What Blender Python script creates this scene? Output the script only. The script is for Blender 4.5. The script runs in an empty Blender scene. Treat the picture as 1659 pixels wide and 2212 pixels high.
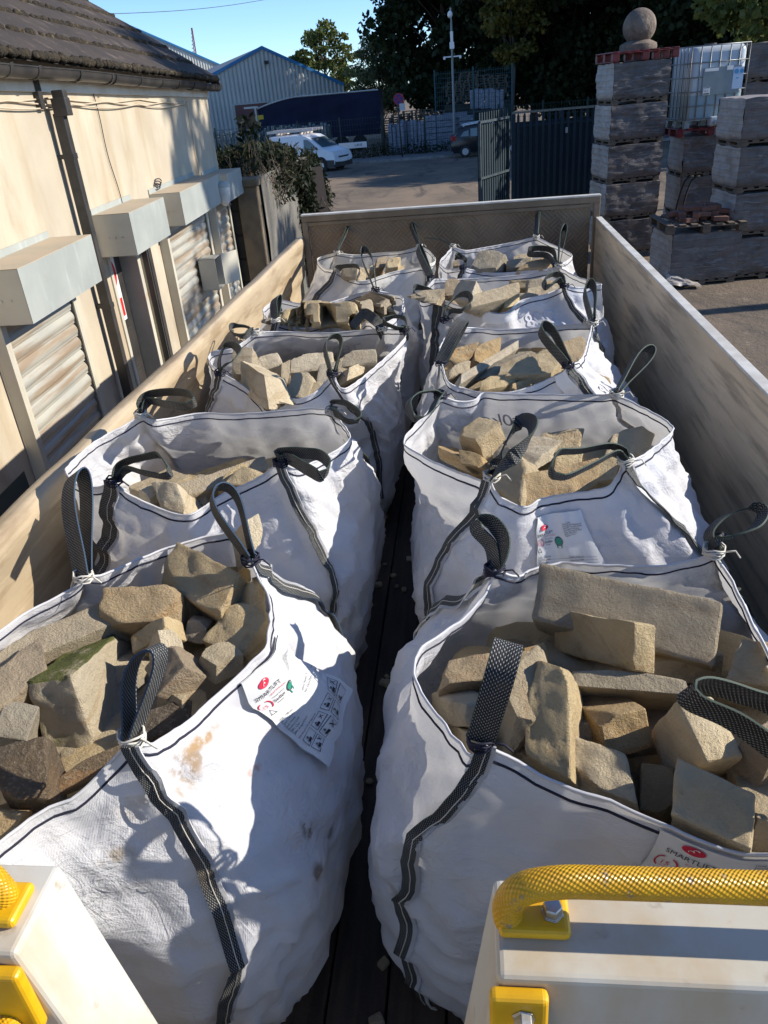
import bpy, bmesh, math, random
import numpy as np
from mathutils import Vector, Matrix, noise
from math import radians, sin, cos, pi, atan2, sqrt

# ------------------------------------------------------------------ camera, sky, sun
scene = bpy.context.scene
col = scene.collection
rng = random.Random(7)
CAM = Vector((0, 0, 3.2))                 # world: X right, Y along the lorry bed, Z up, ground near z=0
W, H, FOC = 1659., 2212., 1662.           # pixel frame the photo was measured in
ROLL, PITCH, YAW = radians(5.0), radians(28.76), radians(7.6)
FW = Vector((-sin(YAW) * cos(PITCH), cos(YAW) * cos(PITCH), -sin(PITCH)))
R0 = Vector((cos(YAW), sin(YAW), 0)); U0 = R0.cross(FW)
RT = cos(ROLL) * R0 - sin(ROLL) * U0; UP = sin(ROLL) * R0 + cos(ROLL) * U0
cam_d = bpy.data.cameras.new('camera'); cam = bpy.data.objects.new('camera', cam_d); col.objects.link(cam)
cam.matrix_world = Matrix(((RT.x, UP.x, -FW.x, CAM.x), (RT.y, UP.y, -FW.y, CAM.y), (RT.z, UP.z, -FW.z, CAM.z), (0, 0, 0, 1)))
cam_d.sensor_fit = 'VERTICAL'; cam_d.sensor_height = 36; cam_d.lens = 36 * FOC / H
cam_d.clip_start = .05; cam_d.clip_end = 3000
scene.camera = cam
scene.view_settings.view_transform = 'Standard'; scene.view_settings.look = 'None'
scene.view_settings.exposure = 0.62; scene.view_settings.gamma = 1

SUNV = Vector((1, .12, .56)).normalized()  # direction towards the sun
world = bpy.data.worlds.new('World'); scene.world = world; world.use_nodes = True
nt = world.node_tree; bg = nt.nodes['Background']
sky = nt.nodes.new('ShaderNodeTexSky'); sky.sky_type = 'NISHITA'; sky.sun_disc = False
sky.sun_elevation = math.asin(SUNV.z); sky.sun_rotation = atan2(SUNV.x, SUNV.y)
sky.altitude = 2500; sky.air_density = 1.0; sky.dust_density = 0.0; sky.ozone_density = 6.0
nt.links.new(sky.outputs[0], bg.inputs[0]); bg.inputs[1].default_value = .14
sl = bpy.data.lights.new('sun', 'SUN'); sl.energy = 4.4; sl.angle = radians(.53); sl.color = (1, .93, .82)
so = bpy.data.objects.new('sun', sl); col.objects.link(so)
so.rotation_euler = SUNV.to_track_quat('Z', 'Y').to_euler(); so.location = (20, 15, 20)

# ------------------------------------------------------------------ measuring: photo pixel + known height/plane -> place
def ray(px, py): return RT * ((px - W / 2) / FOC) - UP * ((py - H / 2) / FOC) + FW
def onz(px, py, z):
    d = ray(px, py); return CAM + d * (z / d.z)            # z relative to the eye
def ony(px, py, y): d = ray(px, py); return CAM + d * (y / d.y)
def onx(px, py, x): d = ray(px, py); return CAM + d * (x / d.x)

# ------------------------------------------------------------------ object helpers
def tag(o, label=None, cat=None, group=None, kind=None):
    if label: o['label'] = label
    if cat: o['category'] = cat
    if group: o['group'] = group
    if kind: o['kind'] = kind
    return o
def thing(name, label, cat, loc=(0, 0, 0), rotz=0, group=None):
    o = bpy.data.objects.new(name, None); col.objects.link(o); o.location = loc; o.rotation_euler = (0, 0, rotz)
    o.empty_display_size = .1
    return tag(o, label, cat, group)
class MB:
    """collects geometry for ONE mesh object"""
    def __init__(s): s.v = []; s.f = []; s.uv = {}; s.mi = []; s.m = 0
    def add(s, vs, fs, uvs=None):
        b = len(s.v); s.v += [tuple(v) for v in vs]
        for i, f in enumerate(fs):
            s.f.append([b + k for k in f]); s.mi.append(s.m)
            if uvs: s.uv[len(s.f) - 1] = uvs[i]
        return s
    def boxv(s, o, a, b, c):
        o, a, b, c = map(Vector, (o, a, b, c))
        vs = [o, o + a, o + a + b, o + b, o + c, o + a + c, o + a + b + c, o + b + c]
        fs = [(0, 3, 2, 1), (4, 5, 6, 7), (0, 1, 5, 4), (1, 2, 6, 5), (2, 3, 7, 6), (3, 0, 4, 7)]
        if a.cross(b).dot(c) < 0: fs = [f[::-1] for f in fs]
        return s.add(vs, fs)
    def box(s, c, d, rz=0):
        c = Vector(c); ca, sa = cos(rz), sin(rz)
        a = Vector((ca, sa, 0)) * d[0]; b = Vector((-sa, ca, 0)) * d[1]; e = Vector((0, 0, d[2]))
        return s.boxv(c - a / 2 - b / 2 - e / 2, a, b, e)
    def prism(s, poly, ext):
        poly = [Vector(p) for p in poly]; ext = Vector(ext); n = len(poly)
        nrm = Vector((0, 0, 0))
        for i in range(n): nrm += poly[i].cross(poly[(i + 1) % n])
        if nrm.dot(ext) > 0: poly = poly[::-1]
        vs = poly + [p + ext for p in poly]
        fs = [tuple(range(n)), tuple(range(2 * n - 1, n - 1, -1))] + [((i + 1) % n, i, n + i, n + (i + 1) % n) for i in range(n)]
        return s.add(vs, fs)
    def tube(s, path, r, n=8, cap=True, r2=None):
        path = [Vector(p) for p in path]; m = len(path); rings = []; last = None
        for i, p in enumerate(path):
            t = (path[min(i + 1, m - 1)] - path[max(i - 1, 0)])
            if t.length < 1e-9: t = Vector((0, 0, 1))
            t.normalize()
            if last is None: x = t.orthogonal().normalized()
            else:
                x = last - t * last.dot(t)
                x = x.normalized() if x.length > 1e-6 else t.orthogonal().normalized()
            last = x; y = t.cross(x)
            rr = r if r2 is None else r + (r2 - r) * i / max(1, m - 1)
            rings.append([p + x * rr * cos(2 * pi * k / n) + y * rr * sin(2 * pi * k / n) for k in range(n)])
        vs = [v for q in rings for v in q]; fs = []
        for i in range(m - 1):
            for k in range(n): fs.append((i * n + k, i * n + (k + 1) % n, (i + 1) * n + (k + 1) % n, (i + 1) * n + k))
        if cap: fs += [tuple(range(n - 1, -1, -1)), tuple(range((m - 1) * n, m * n))]
        return s.add(vs, fs)
    def cyl(s, a, b, r, n=16, r2=None): return s.tube([a, b], r, n, True, r2)
    def lathe(s, base, prof, n=24, axis=(0, 0, 1)):
        base = Vector(base); ax = Vector(axis).normalized(); x = ax.orthogonal().normalized(); y = ax.cross(x)
        vs = []; fs = []
        for r, z in prof:
            for k in range(n): vs.append(base + ax * z + x * r * cos(2 * pi * k / n) + y * r * sin(2 * pi * k / n))
        for i in range(len(prof) - 1):
            for k in range(n): fs.append((i * n + k, i * n + (k + 1) % n, (i + 1) * n + (k + 1) % n, (i + 1) * n + k))
        fs += [tuple(range(n - 1, -1, -1)), tuple(range((len(prof) - 1) * n, len(prof) * n))]
        return s.add(vs, fs)
    def grid(s, fn, nu, nv, uvfn=None, closed=False):
        vs = []; fs = []; uvs = []
        cu = nu if closed else nu + 1
        for j in range(nv + 1):
            for i in range(cu): vs.append(fn(i / nu, j / nv))
        for j in range(nv):
            for i in range(nu):
                a = j * cu + i; b = j * cu + (i + 1) % cu
                fs.append((a, b, b + cu, a + cu))
                if uvfn: uvs.append([uvfn(i / nu, j / nv), uvfn((i + 1) / nu, j / nv), uvfn((i + 1) / nu, (j + 1) / nv), uvfn(i / nu, (j + 1) / nv)])
        return s.add(vs, fs, uvs if uvfn else None)
    def ribbon(s, path, wdirs, width, th=.003):
        path = [Vector(p) for p in path]; n = len(path); L = 0; vs = []; fs = []; uvs = []; Ls = []
        for i, p in enumerate(path):
            if i: L += (p - path[i - 1]).length
            Ls.append(L)
            t = (path[min(i + 1, n - 1)] - path[max(i - 1, 0)]).normalized()
            w = wdirs[i] if isinstance(wdirs, list) else wdirs
            w = Vector(w); w = w - t * w.dot(t)
            w = w.normalized() if w.length > 1e-6 else t.orthogonal().normalized()
            nn = t.cross(w); h = width / 2
            vs += [p - w * h - nn * th / 2, p + w * h - nn * th / 2, p + w * h + nn * th / 2, p - w * h + nn * th / 2]
        for i in range(n - 1):
            a = i * 4; b = a + 4; u0, u1 = Ls[i], Ls[i + 1]
            for k, (v0, v1) in enumerate(((0, 1), (1, 1), (1, 0), (0, 0))):
                fs.append((a + k, a + (k + 1) % 4, b + (k + 1) % 4, b + k)); uvs.append([(u0, v0), (u0, v1), (u1, v1), (u1, v0)])
        fs += [(3, 2, 1, 0), (4 * n - 4, 4 * n - 3, 4 * n - 2, 4 * n - 1)]; uvs += [[(0, 0), (0, 1), (0, 1), (0, 0)]] * 2
        return s.add(vs, fs, uvs)
    def build(s, name, mats, parent=None, smooth=False, loc=None, bevel=0, seg=2, auto=None):
        me = bpy.data.meshes.new(name)
        vs = s.v
        if loc is not None: vs = [(v[0] - loc[0], v[1] - loc[1], v[2] - loc[2]) for v in vs]
        me.from_pydata(vs, [], s.f)
        if s.uv:
            ul = me.uv_layers.new(name='UVMap')
            for pi_, poly in enumerate(me.polygons):
                q = s.uv.get(pi_)
                if q:
                    for k, li in enumerate(poly.loop_indices): ul.data[li].uv = q[k]
        if not isinstance(mats, (list, tuple)): mats = [mats]
        for m in mats: me.materials.append(m)
        if len(mats) > 1: me.polygons.foreach_set('material_index', s.mi)
        if smooth: me.polygons.foreach_set('use_smooth', [True] * len(me.polygons))
        me.update()
        if auto: me.set_sharp_from_angle(angle=radians(auto))
        o = bpy.data.objects.new(name, me); col.objects.link(o)
        if loc is not None: o.location = loc
        if parent:
            o.parent = parent
        if bevel:
            md = o.modifiers.new('bevel', 'BEVEL'); md.width = bevel; md.segments = seg; md.limit_method = 'ANGLE'
        return o
def copy_tree(o, parent=None):
    c = o.copy(); col.objects.link(c)
    if parent: c.parent = parent
    for ch in list(o.children): copy_tree(ch, c)
    return c
def keepworld(o, parent):
    """parent a mesh that was built in world coordinates to an unrotated/rotated Empty"""
    o.parent = parent
    m = Matrix.Translation(parent.location) @ parent.rotation_euler.to_matrix().to_4x4()
    o.matrix_parent_inverse = m.inverted()
    return o

# ------------------------------------------------------------------ materials (all procedural)
class NT:
    def __init__(s, name, rough=.7, metal=0, spec=.5):
        s.m = bpy.data.materials.new(name); s.m.use_nodes = True; s.t = s.m.node_tree
        s.p = s.t.nodes['Principled BSDF']; s.out = s.t.nodes['Material Output']
        s.p.inputs['Roughness'].default_value = rough; s.p.inputs['Metallic'].default_value = metal
        s.p.inputs['Specular IOR Level'].default_value = spec
    def n(s, typ, **kw):
        nd = s.t.nodes.new('ShaderNode' + typ)
        for k, v in kw.items(): setattr(nd, k, v)
        return nd
    def l(s, a, b): s.t.links.new(a, b)
    def val(s, sock, v):
        if hasattr(v, 'node'): s.l(v, sock)
        else: sock.default_value = v
    def coord(s, kind='Object', scale=(1, 1, 1), rot=(0, 0, 0), rand=False):
        tc = s.n('TexCoord'); mp = s.n('Mapping'); s.l(tc.outputs[kind], mp.inputs[0])
        mp.inputs['Scale'].default_value = scale; mp.inputs['Rotation'].default_value = rot
        if rand:
            oi = s.n('ObjectInfo'); mu = s.math('MULTIPLY', oi.outputs['Random'], 37.0)
            s.l(mu, mp.inputs['Location'])
        return mp.outputs[0]
    def math(s, op, a, b=0.0, c=None, clamp=False):
        nd = s.n('Math', operation=op, use_clamp=clamp); s.val(nd.inputs[0], a); s.val(nd.inputs[1], b)
        if c is not None: s.val(nd.inputs[2], c)
        return nd.outputs[0]
    def noise(s, vec, scale, detail=5, rough=.55, dist=0):
        nd = s.n('TexNoise'); s.l(vec, nd.inputs['Vector']); nd.inputs['Scale'].default_value = scale
        nd.inputs['Detail'].default_value = detail; nd.inputs['Roughness'].default_value = rough; nd.inputs['Distortion'].default_value = dist
        return nd.outputs[0]
    def ramp(s, v, lo, hi, a=0.0, b=1.0):
        nd = s.n('MapRange', clamp=True); s.l(v, nd.inputs[0])
        for i, x in enumerate((lo, hi, a, b)): nd.inputs[1 + i].default_value = x
        nd.interpolation_type = 'SMOOTHSTEP'
        return nd.outputs[0]
    def mix(s, fac, a, b, blend='MIX'):
        nd = s.n('Mix', data_type='RGBA', blend_type=blend)
        s.val(nd.inputs[0], fac); 
        for i, x in ((6, a), (7, b)):
            if hasattr(x, 'node'): s.l(x, nd.inputs[i])
            else: nd.inputs[i].default_value = (*x, 1) if len(x) == 3 else x
        return nd.outputs[2]
    def color(s, c): s.l(c, s.p.inputs['Base Color'])
    def bump(s, h, strength=.3, dist=.02, prev=None):
        b = s.n('Bump'); s.l(h, b.inputs['Height']); b.inputs['Strength'].default_value = strength; b.inputs['Distance'].default_value = dist
        if prev: s.l(prev, b.inputs['Normal'])
        s.l(b.outputs[0], s.p.inputs['Normal']); return b.outputs[0]
def simple(name, c1, c2=None, rough=.6, metal=0, scale=6, lo=.35, hi=.65, stretch=(1, 1, 1), bump=.1, bscale=40, bdist=.01, layers=(), rand=False, detail=6, spec=.5):
    """two mottled tones, any number of stain layers (colour, scale, lo, hi, stretch, amount) and a bump"""
    t = NT(name, rough, metal, spec); v = t.coord(scale=stretch, rand=rand)
    c = t.mix(t.ramp(t.noise(v, scale, detail), lo, hi), c1, c2 or c1)
    for (lc, ls, llo, lhi, lst, am) in layers:
        lv = t.coord(scale=lst, rand=rand)
        c = t.mix(t.math('MULTIPLY', t.ramp(t.noise(lv, ls, 7, .6), llo, lhi), am), c, lc)
    t.color(c)
    if bump: t.bump(t.noise(t.coord(rand=rand), bscale, 6, .6), bump, bdist)
    return t.m
def flat(name, c, rough=.5, metal=0, spec=.5):
    t = NT(name, rough, metal, spec); v = t.coord()
    t.color(t.mix(t.noise(v, 9, 4), [x * .85 for x in c], [min(1, x * 1.1) for x in c])); return t.m

def mat_cloth(name, base, warm, smears=()):
    t = NT(name, .62, 0, .35); uv = t.coord('UV'); ob = t.coord()
    c = t.mix(t.ramp(t.noise(ob, 2.2, 5), .3, .7), base, warm)
    # dirt: rubbed brown smears and small scuffs
    m1 = t.math('MULTIPLY', t.ramp(t.noise(ob, 3.4, 6, .6), .66, .78), t.ramp(t.noise(ob, 19, 5, .65), .4, .62))
    c = t.mix(t.math('MULTIPLY', m1, .7), c, (.36, .22, .10))
    m2 = t.ramp(t.noise(ob, 34, 4, .6), .72, .80)
    c = t.mix(t.math('MULTIPLY', m2, .35), c, (.22, .18, .15))
    for (px_, py_, pz_, rx_, ry_, rz_, cc_, am_) in smears:      # rubbed marks with a place of their own
        tc_ = t.n('TexCoord'); mp_ = t.n('Mapping', vector_type='TEXTURE'); t.l(tc_.outputs['UV'], mp_.inputs[0]); mp_.inputs['Location'].default_value = (px_, py_, pz_); mp_.inputs['Scale'].default_value = (rx_, ry_, rz_)
        ln_ = t.n('VectorMath', operation='LENGTH'); t.l(mp_.outputs[0], ln_.inputs[0])
        k_ = t.math('MULTIPLY', t.ramp(ln_.outputs['Value'], .35, 1.0, 1, 0), t.ramp(t.noise(ob, 22, 6, .7), .42, .60))
        c = t.mix(t.math('MULTIPLY', k_, am_), c, cc_)
    t.color(c)
    # woven tape: fine twill + long creases
    w = t.n('TexWave', wave_type='BANDS', bands_direction='DIAGONAL'); t.l(uv, w.inputs[0]); w.inputs['Scale'].default_value = 95; w.inputs['Distortion'].default_value = .6
    w2 = t.n('TexWave', wave_type='BANDS', bands_direction='X'); t.l(uv, w2.inputs[0]); w2.inputs['Scale'].default_value = 150; w2.inputs['Distortion'].default_value = .3
    weave = t.math('ADD', w.outputs[1], t.math('MULTIPLY', w2.outputs[1], .5))
    b1 = t.bump(weave, .22, .0016)
    cr = t.noise(t.coord('UV', (3, 9, 1)), 3.2, 6, .62, 1.2)
    mk = t.ramp(t.noise(ob, 3.0, 3), .38, .64, .12, 1)
    b2 = t.bump(t.math('MULTIPLY', cr, mk), .6, .028, b1)
    cr2 = t.noise(t.coord('UV', (9, 5, 1), (0, 0, .5)), 2.6, 5, .6, 2.0)
    t.bump(t.math('MULTIPLY', cr2, mk), .45, .016, b2)
    tr = t.n('BsdfTranslucent'); tr.inputs[0].default_value = (.75, .74, .72, 1)
    mx = t.n('MixShader'); mx.inputs[0].default_value = .26
    t.l(t.p.outputs[0], mx.inputs[1]); t.l(tr.outputs[0], mx.inputs[2]); t.l(mx.outputs[0], t.out.inputs[0])
    return t.m
def mat_strap(name, edge):
    t = NT(name, .7, 0, .4); tc = t.n('TexCoord'); sp = t.n('SeparateXYZ'); t.l(tc.outputs['UV'], sp.inputs[0])
    u, v = sp.outputs[0], sp.outputs[1]
    va = t.math('ABSOLUTE', t.math('SUBTRACT', v, .5))
    ph = t.math('ADD', t.math('MULTIPLY', u, 118), t.math('MULTIPLY', va, 7))
    fr = t.math('FRACT', ph)
    line = t.ramp(t.math('ABSOLUTE', t.math('SUBTRACT', fr, .5)), .08, .20, 1, 0)
    dots = t.ramp(t.math('ABSOLUTE', t.math('SUBTRACT', t.math('FRACT', t.math('MULTIPLY', v, 13)), .5)), .16, .32, 1, 0)
    wear = t.ramp(t.noise(t.coord(), 14, 4), .3, .7, .55, 1)
    f = t.math('MULTIPLY', t.math('MULTIPLY', line, dots), wear)
    c = t.mix(f, (.010, .011, .014), (.46, .46, .42))
    dirt = t.ramp(t.noise(t.coord(), 5, 5), .6, .75)
    c = t.mix(t.math('MULTIPLY', dirt, .35), c, (.16, .11, .06))
    ed = t.ramp(va, .475, .49)
    c = t.mix(ed, c, edge)
    t.color(c); t.bump(t.math('ADD', fr, dots), .5, .002); return t.m
def mat_stone(name, a, b, rust, dark=.35, moss=0):
    t = NT(name, .92, 0, .2); v = t.coord(rand=True)
    oi = t.n('ObjectInfo')
    c = t.mix(t.ramp(t.noise(v, 4.5, 6, .6), .32, .68), a, b)
    st = t.coord(scale=(2, 2, 14), rand=True)
    c = t.mix(t.math('MULTIPLY', t.ramp(t.noise(st, 2.4, 5, .6, 1.0), .5, .72), .5), c, rust)
    c = t.mix(t.math('MULTIPLY', t.ramp(t.noise(v, 9, 7, .7), .55, .72), dark), c, (.11, .085, .06))
    c = t.mix(t.math('MULTIPLY', t.ramp(t.noise(v, 120, 3, .7), .5, .75), .35), c, (.5, .42, .3))
    if moss:
        g = t.n('NewGeometry'); sp = t.n('SeparateXYZ'); t.l(g.outputs['Normal'], sp.inputs[0])
        mk = t.math('MULTIPLY', t.ramp(sp.outputs[2], .30, .62), t.ramp(t.noise(v, 14, 6, .7), .28, .50))
        c = t.mix(t.math('MULTIPLY', mk, moss), c, (.085, .10, .018))
    hs = t.n('HueSaturation'); t.l(c, hs.inputs['Color'])
    t.l(t.ramp(oi.outputs['Random'], 0, 1, .95, 1.32), hs.inputs['Value']); t.l(t.ramp(oi.outputs['Random'], 0, 1, .78, 1.05), hs.inputs['Saturation'])
    t.color(hs.outputs[0])
    vo = t.n('TexVoronoi', feature='F1'); t.l(v, vo.inputs['Vector']); vo.inputs['Scale'].default_value = 21
    h = t.math('ADD', t.math('ADD', t.noise(v, 30, 8, .72), t.math('MULTIPLY', t.noise(v, 190, 4, .7), .45)), t.math('MULTIPLY', vo.outputs[0], .35))
    t.bump(h, 1.0, .02); return t.m

M = {}
M['cloth'] = mat_cloth('woven_white_cloth', (.69, .695, .735), (.72, .715, .72))
M['cream_cloth'] = mat_cloth('woven_cream_cloth', (.74, .72, .66), (.78, .76, .71))
M['thread'] = flat('dark_blue_thread', (.010, .011, .03), .8)
M['white_thread'] = flat('pale_thread', (.6, .57, .5), .8)
M['strap_green'] = mat_strap('dark_webbing_green_edge', (.03, .05, .036))
M['strap_blue'] = mat_strap('dark_webbing_blue_edge', (.022, .05, .09))
M['stone'] = mat_stone('buff_sandstone', (.53, .42, .25), (.43, .335, .195), (.34, .20, .085))
M['stone_pale'] = mat_stone('pale_sandstone', (.61, .51, .345), (.50, .41, .27), (.38, .26, .13), .2)
M['stone_grey'] = mat_stone('grey_sandstone', (.44, .37, .255), (.35, .29, .19), (.28, .2, .11), .4)
M['stone_rust'] = mat_stone('iron_stained_sandstone', (.44, .32, .17), (.34, .25, .145), (.36, .17, .045), .75)
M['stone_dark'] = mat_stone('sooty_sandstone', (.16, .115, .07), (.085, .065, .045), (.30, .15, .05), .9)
M['stone_moss'] = mat_stone('mossy_sandstone', (.50, .42, .29), (.42, .35, .235), (.36, .25, .12), .25, .95)

# ------------------------------------------------------------------ more materials
def mat_ground():
    t = NT('yard_dusty_concrete', .95, 0, .2); v = t.coord()
    c = t.mix(t.ramp(t.noise(v, .35, 8, .6), .35, .65), (.235, .18, .13), (.15, .12, .092))
    c = t.mix(t.ramp(t.noise(t.coord(scale=(1, .25, 1)), .8, 8, .7, .8), .5, .68), c, (.10, .085, .07))
    c = t.mix(t.math('MULTIPLY', t.ramp(t.noise(v, 3.5, 8, .7), .55, .7), .6), c, (.30, .245, .18))
    c = t.mix(t.math('MULTIPLY', t.ramp(t.noise(v, 1.1, 5), .66, .72), .6), c, (.17, .085, .055))
    t.color(c); t.bump(t.noise(v, 12, 9, .7), .8, .03); return t.m
M['ground'] = mat_ground()
M['asphalt'] = simple('worn_asphalt', (.11, .105, .10), (.15, .14, .125), .93, 0, 1.3, bump=.5, bscale=90, layers=[((.19, .165, .13), .5, .5, .75, (1, .3, 1), .7)])
M['paving'] = simple('pavement_grey', (.13, .125, .12), (.18, .17, .16), .93, 0, 2, bump=.3)
M['road_paint'] = simple('worn_road_paint', (.62, .62, .6), (.35, .34, .32), .8, 0, 8, .45, .7)
M['ply'] = simple('varnished_board', (.47, .375, .25), (.40, .315, .205), .55, 0, 1.6, stretch=(1, .7, 2), bump=.15, bscale=30,
                  layers=[((.24, .165, .09), 3.0, .46, .66, (1, .6, 5), .7), ((.60, .48, .31), 5, .52, .74, (1, .7, 6), .6), ((.25, .18, .11), 11, .68, .8, (1, 1, 1), .5)])
M['ply_shade_lifted'] = simple('weathered_board_shade_lifted', (.70, .57, .39), (.58, .465, .31), .7, 0, 2.2, stretch=(1, .5, 2.5), bump=.2, bscale=30,
                  layers=[((.22, .17, .12), 3, .46, .68, (1, .5, 6), .65), ((.80, .70, .54), 6, .58, .74, (1, .5, 7), .5), ((.26, .20, .14), 9, .6, .72, (1, .35, 9), .5)])  # same board as the left one, colour lightened to offset its shade
M['alu_edge'] = simple('pale_edge_strip', (.66, .64, .58), (.52, .49, .43), .5, .0, 8, bump=.1)
def mat_tread():
    t = NT('dirty_tread_plate', .6, .1, .4); v = t.coord()
    c = t.mix(t.ramp(t.noise(v, 2.2, 7, .65), .35, .65), (.235, .17, .105), (.15, .105, .065))
    c = t.mix(t.math('MULTIPLY', t.ramp(t.noise(t.coord(scale=(1, 1, .3)), 3.3, 6), .5, .7), .7), c, (.10, .065, .045))
    uv = t.coord('Object', (1, 1, 1), (0, radians(45), 0)); sp = t.n('SeparateXYZ'); t.l(uv, sp.inputs[0])
    cell = .085
    a = t.math('MULTIPLY', sp.outputs[0], 1 / cell); b = t.math('MULTIPLY', sp.outputs[2], 1 / cell)
    chk = t.math('MODULO', t.math('ADD', t.math('FLOOR', a), t.math('FLOOR', b)), 2.0)
    chk = t.math('ABSOLUTE', chk)
    s1 = t.math('ABSOLUTE', t.math('SUBTRACT', t.math('FRACT', t.math('MULTIPLY', a, 3)), .5))
    s2 = t.math('ABSOLUTE', t.math('SUBTRACT', t.math('FRACT', t.math('MULTIPLY', b, 3)), .5))
    bar = t.math('ADD', t.math('MULTIPLY', t.ramp(s1, .12, .3, 1, 0), chk), t.math('MULTIPLY', t.ramp(s2, .12, .3, 1, 0), t.math('SUBTRACT', 1.0, chk)))
    c = t.mix(t.math('MULTIPLY', bar, .30), c, (.34, .255, .165))
    t.color(c); t.bump(bar, .8, .004); return t.m
M['tread'] = mat_tread()
M['bed'] = simple('dark_oily_planks', (.075, .055, .042), (.038, .030, .024), .75, 0, 5, stretch=(6, .5, 1), bump=.6, bscale=25, layers=[((.12, .10, .08), 9, .66, .8, (1, .4, 1), .6)])
M['white_paint'] = simple('cream_stained_white_paint', (.60, .575, .50), (.54, .505, .41), .38, 0, 3, bump=.03,
                   layers=[((.44, .29, .12), 6, .40, .66, (1.2, 1.2, .35), .5), ((.20, .115, .055), 17, .61, .72, (1, 1, 1), .55), ((.12, .10, .08), 45, .72, .80, (1, 1, 1), .6)])
def mat_yellow():
    t = NT('knurled_yellow_paint', .38, 0, .5); uv = t.coord('UV'); v = t.coord()
    c = t.mix(t.ramp(t.noise(v, 30, 4), .35, .65), (.66, .36, .006), (.56, .29, .005))
    c = t.mix(t.math('MULTIPLY', t.ramp(t.noise(v, 50, 6, .7), .59, .67), .85), c, (.22, .19, .14))
    t.color(c)
    sp = t.n('SeparateXYZ'); t.l(uv, sp.inputs[0])
    a = t.math('ADD', t.math('MULTIPLY', sp.outputs[0], 250), t.math('MULTIPLY', sp.outputs[1], 18))
    b = t.math('SUBTRACT', t.math('MULTIPLY', sp.outputs[0], 120), t.math('MULTIPLY', sp.outputs[1], 18))
    k = t.math('ADD', t.math('ABSOLUTE', t.math('SUBTRACT', t.math('FRACT', a), .5)), t.math('ABSOLUTE', t.math('SUBTRACT', t.math('FRACT', b), .5)))
    t.bump(k, .55, .003); return t.m
M['yellow'] = mat_yellow()
M['yellow_plain'] = simple('yellow_paint', (.74, .42, .008), (.64, .34, .006), .4, 0, 20, bump=.05, layers=[((.2, .15, .08), 50, .68, .76, (1, 1, 1), .7)])
M['bolt'] = simple('zinc_bolt', (.5, .5, .49), (.33, .32, .3), .38, .85, 40, bump=.05)
M['steel_dark'] = simple('dark_chassis_steel', (.04, .04, .04), (.06, .055, .05), .6, .3, 5)
M['rubber'] = flat('tyre_rubber', (.02, .02, .02), .85)
M['render'] = simple('cream_painted_render', (.50, .435, .325), (.43, .365, .27), .9, 0, 1.2, bump=.35, bscale=120, bdist=.006,
                layers=[((.36, .265, .155), 1.3, .46, .72, (1.5, 1.5, .22), .7), ((.30, .215, .13), 1.9, .52, .72, (1, 1, .4), .65), ((.64, .565, .44), 3, .52, .75, (1, 1, .4), .5), ((.17, .13, .09), 3.2, .66, .8, (1.5, 1.5, .3), .5)])
M['fascia'] = simple('flaking_white_fascia', (.74, .70, .62), (.62, .56, .46), .8, 0, 3, bump=.2, layers=[((.12, .10, .07), 4, .62, .75, (1, 1.2, .6), .7)])
M['galv'] = simple('galvanised_sheet', (.38, .40, .365), (.32, .34, .315), .55, .08, 2.2, bump=.05, layers=[((.50, .54, .53), 6, .55, .75, (1, 3, .5), .5), ((.34, .22, .12), 5, .66, .78, (1, 1, 1), .5)])
M['galv_dusty'] = simple('dusty_cream_sheet', (.46, .37, .26), (.40, .34, .25), .75, .05, 3, bump=.05, layers=[((.45, .20, .05), 5, .66, .76, (1, 1, 1), .6)])
M['galv_side'] = simple('cream_end_plate', (.55, .52, .42), (.48, .45, .37), .6, .05, 3, bump=.05, layers=[((.42, .19, .05), 3, .64, .75, (1, 1, 1), .7)])
M['shutter'] = simple('rust_streaked_shutter', (.47, .46, .40), (.40, .40, .36), .5, .25, 3, bump=.08, stretch=(1, .6, 3),
                layers=[((.30, .20, .115), 2.2, .42, .60, (1, .35, 6), .75), ((.55, .50, .38), 3.1, .52, .7, (1, .4, 6), .5)])
M['black_plastic'] = simple('black_rainwater_plastic', (.030, .029, .028), (.05, .046, .042), .42, 0, 6, bump=.05, layers=[((.12, .10, .08), 8, .6, .8, (1, 1, .3), .5)])
M['tile'] = simple('brown_roof_tile', (.048, .035, .027), (.034, .026, .021), .9, 0, 2.5, bump=.5, bscale=60, bdist=.01, layers=[((.14, .105, .08), 6, .52, .7, (1, 1, 1), .7), ((.30, .28, .24), 26, .72, .78, (1, .5, 1), .5)])
M['moss'] = simple('dry_roof_moss', (.05, .038, .022), (.025, .02, .014), .97, 0, 20, bump=1, bscale=70, bdist=.02, layers=[((.20, .15, .08), 14, .55, .72, (1, 1, 1), .6)])
M['cable'] = flat('pale_cable', (.55, .46, .34), .6)
M['dark_cable'] = flat('dark_cable', (.03, .025, .03), .6)
M['door_wood'] = simple('black_gloss_door', (.03, .028, .026), (.045, .04, .035), .4, 0, 6, bump=.15)
M['red'] = flat('sign_red', (.62, .02, .02), .45)
M['sign_white'] = flat('sign_white', (.78, .77, .74), .45)
M['conc_wall'] = simple('stained_concrete', (.17, .16, .14), (.12, .115, .10), .95, 0, 1.6, bump=.7, bscale=14, bdist=.03,
                layers=[((.06, .055, .05), 1.6, .46, .68, (1.3, 1.3, .2), .75), ((.34, .31, .26), 2.6, .56, .74, (2, 2, .25), .6), ((.05, .045, .04), 9, .62, .7, (1, 1, .4), .6)])

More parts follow.
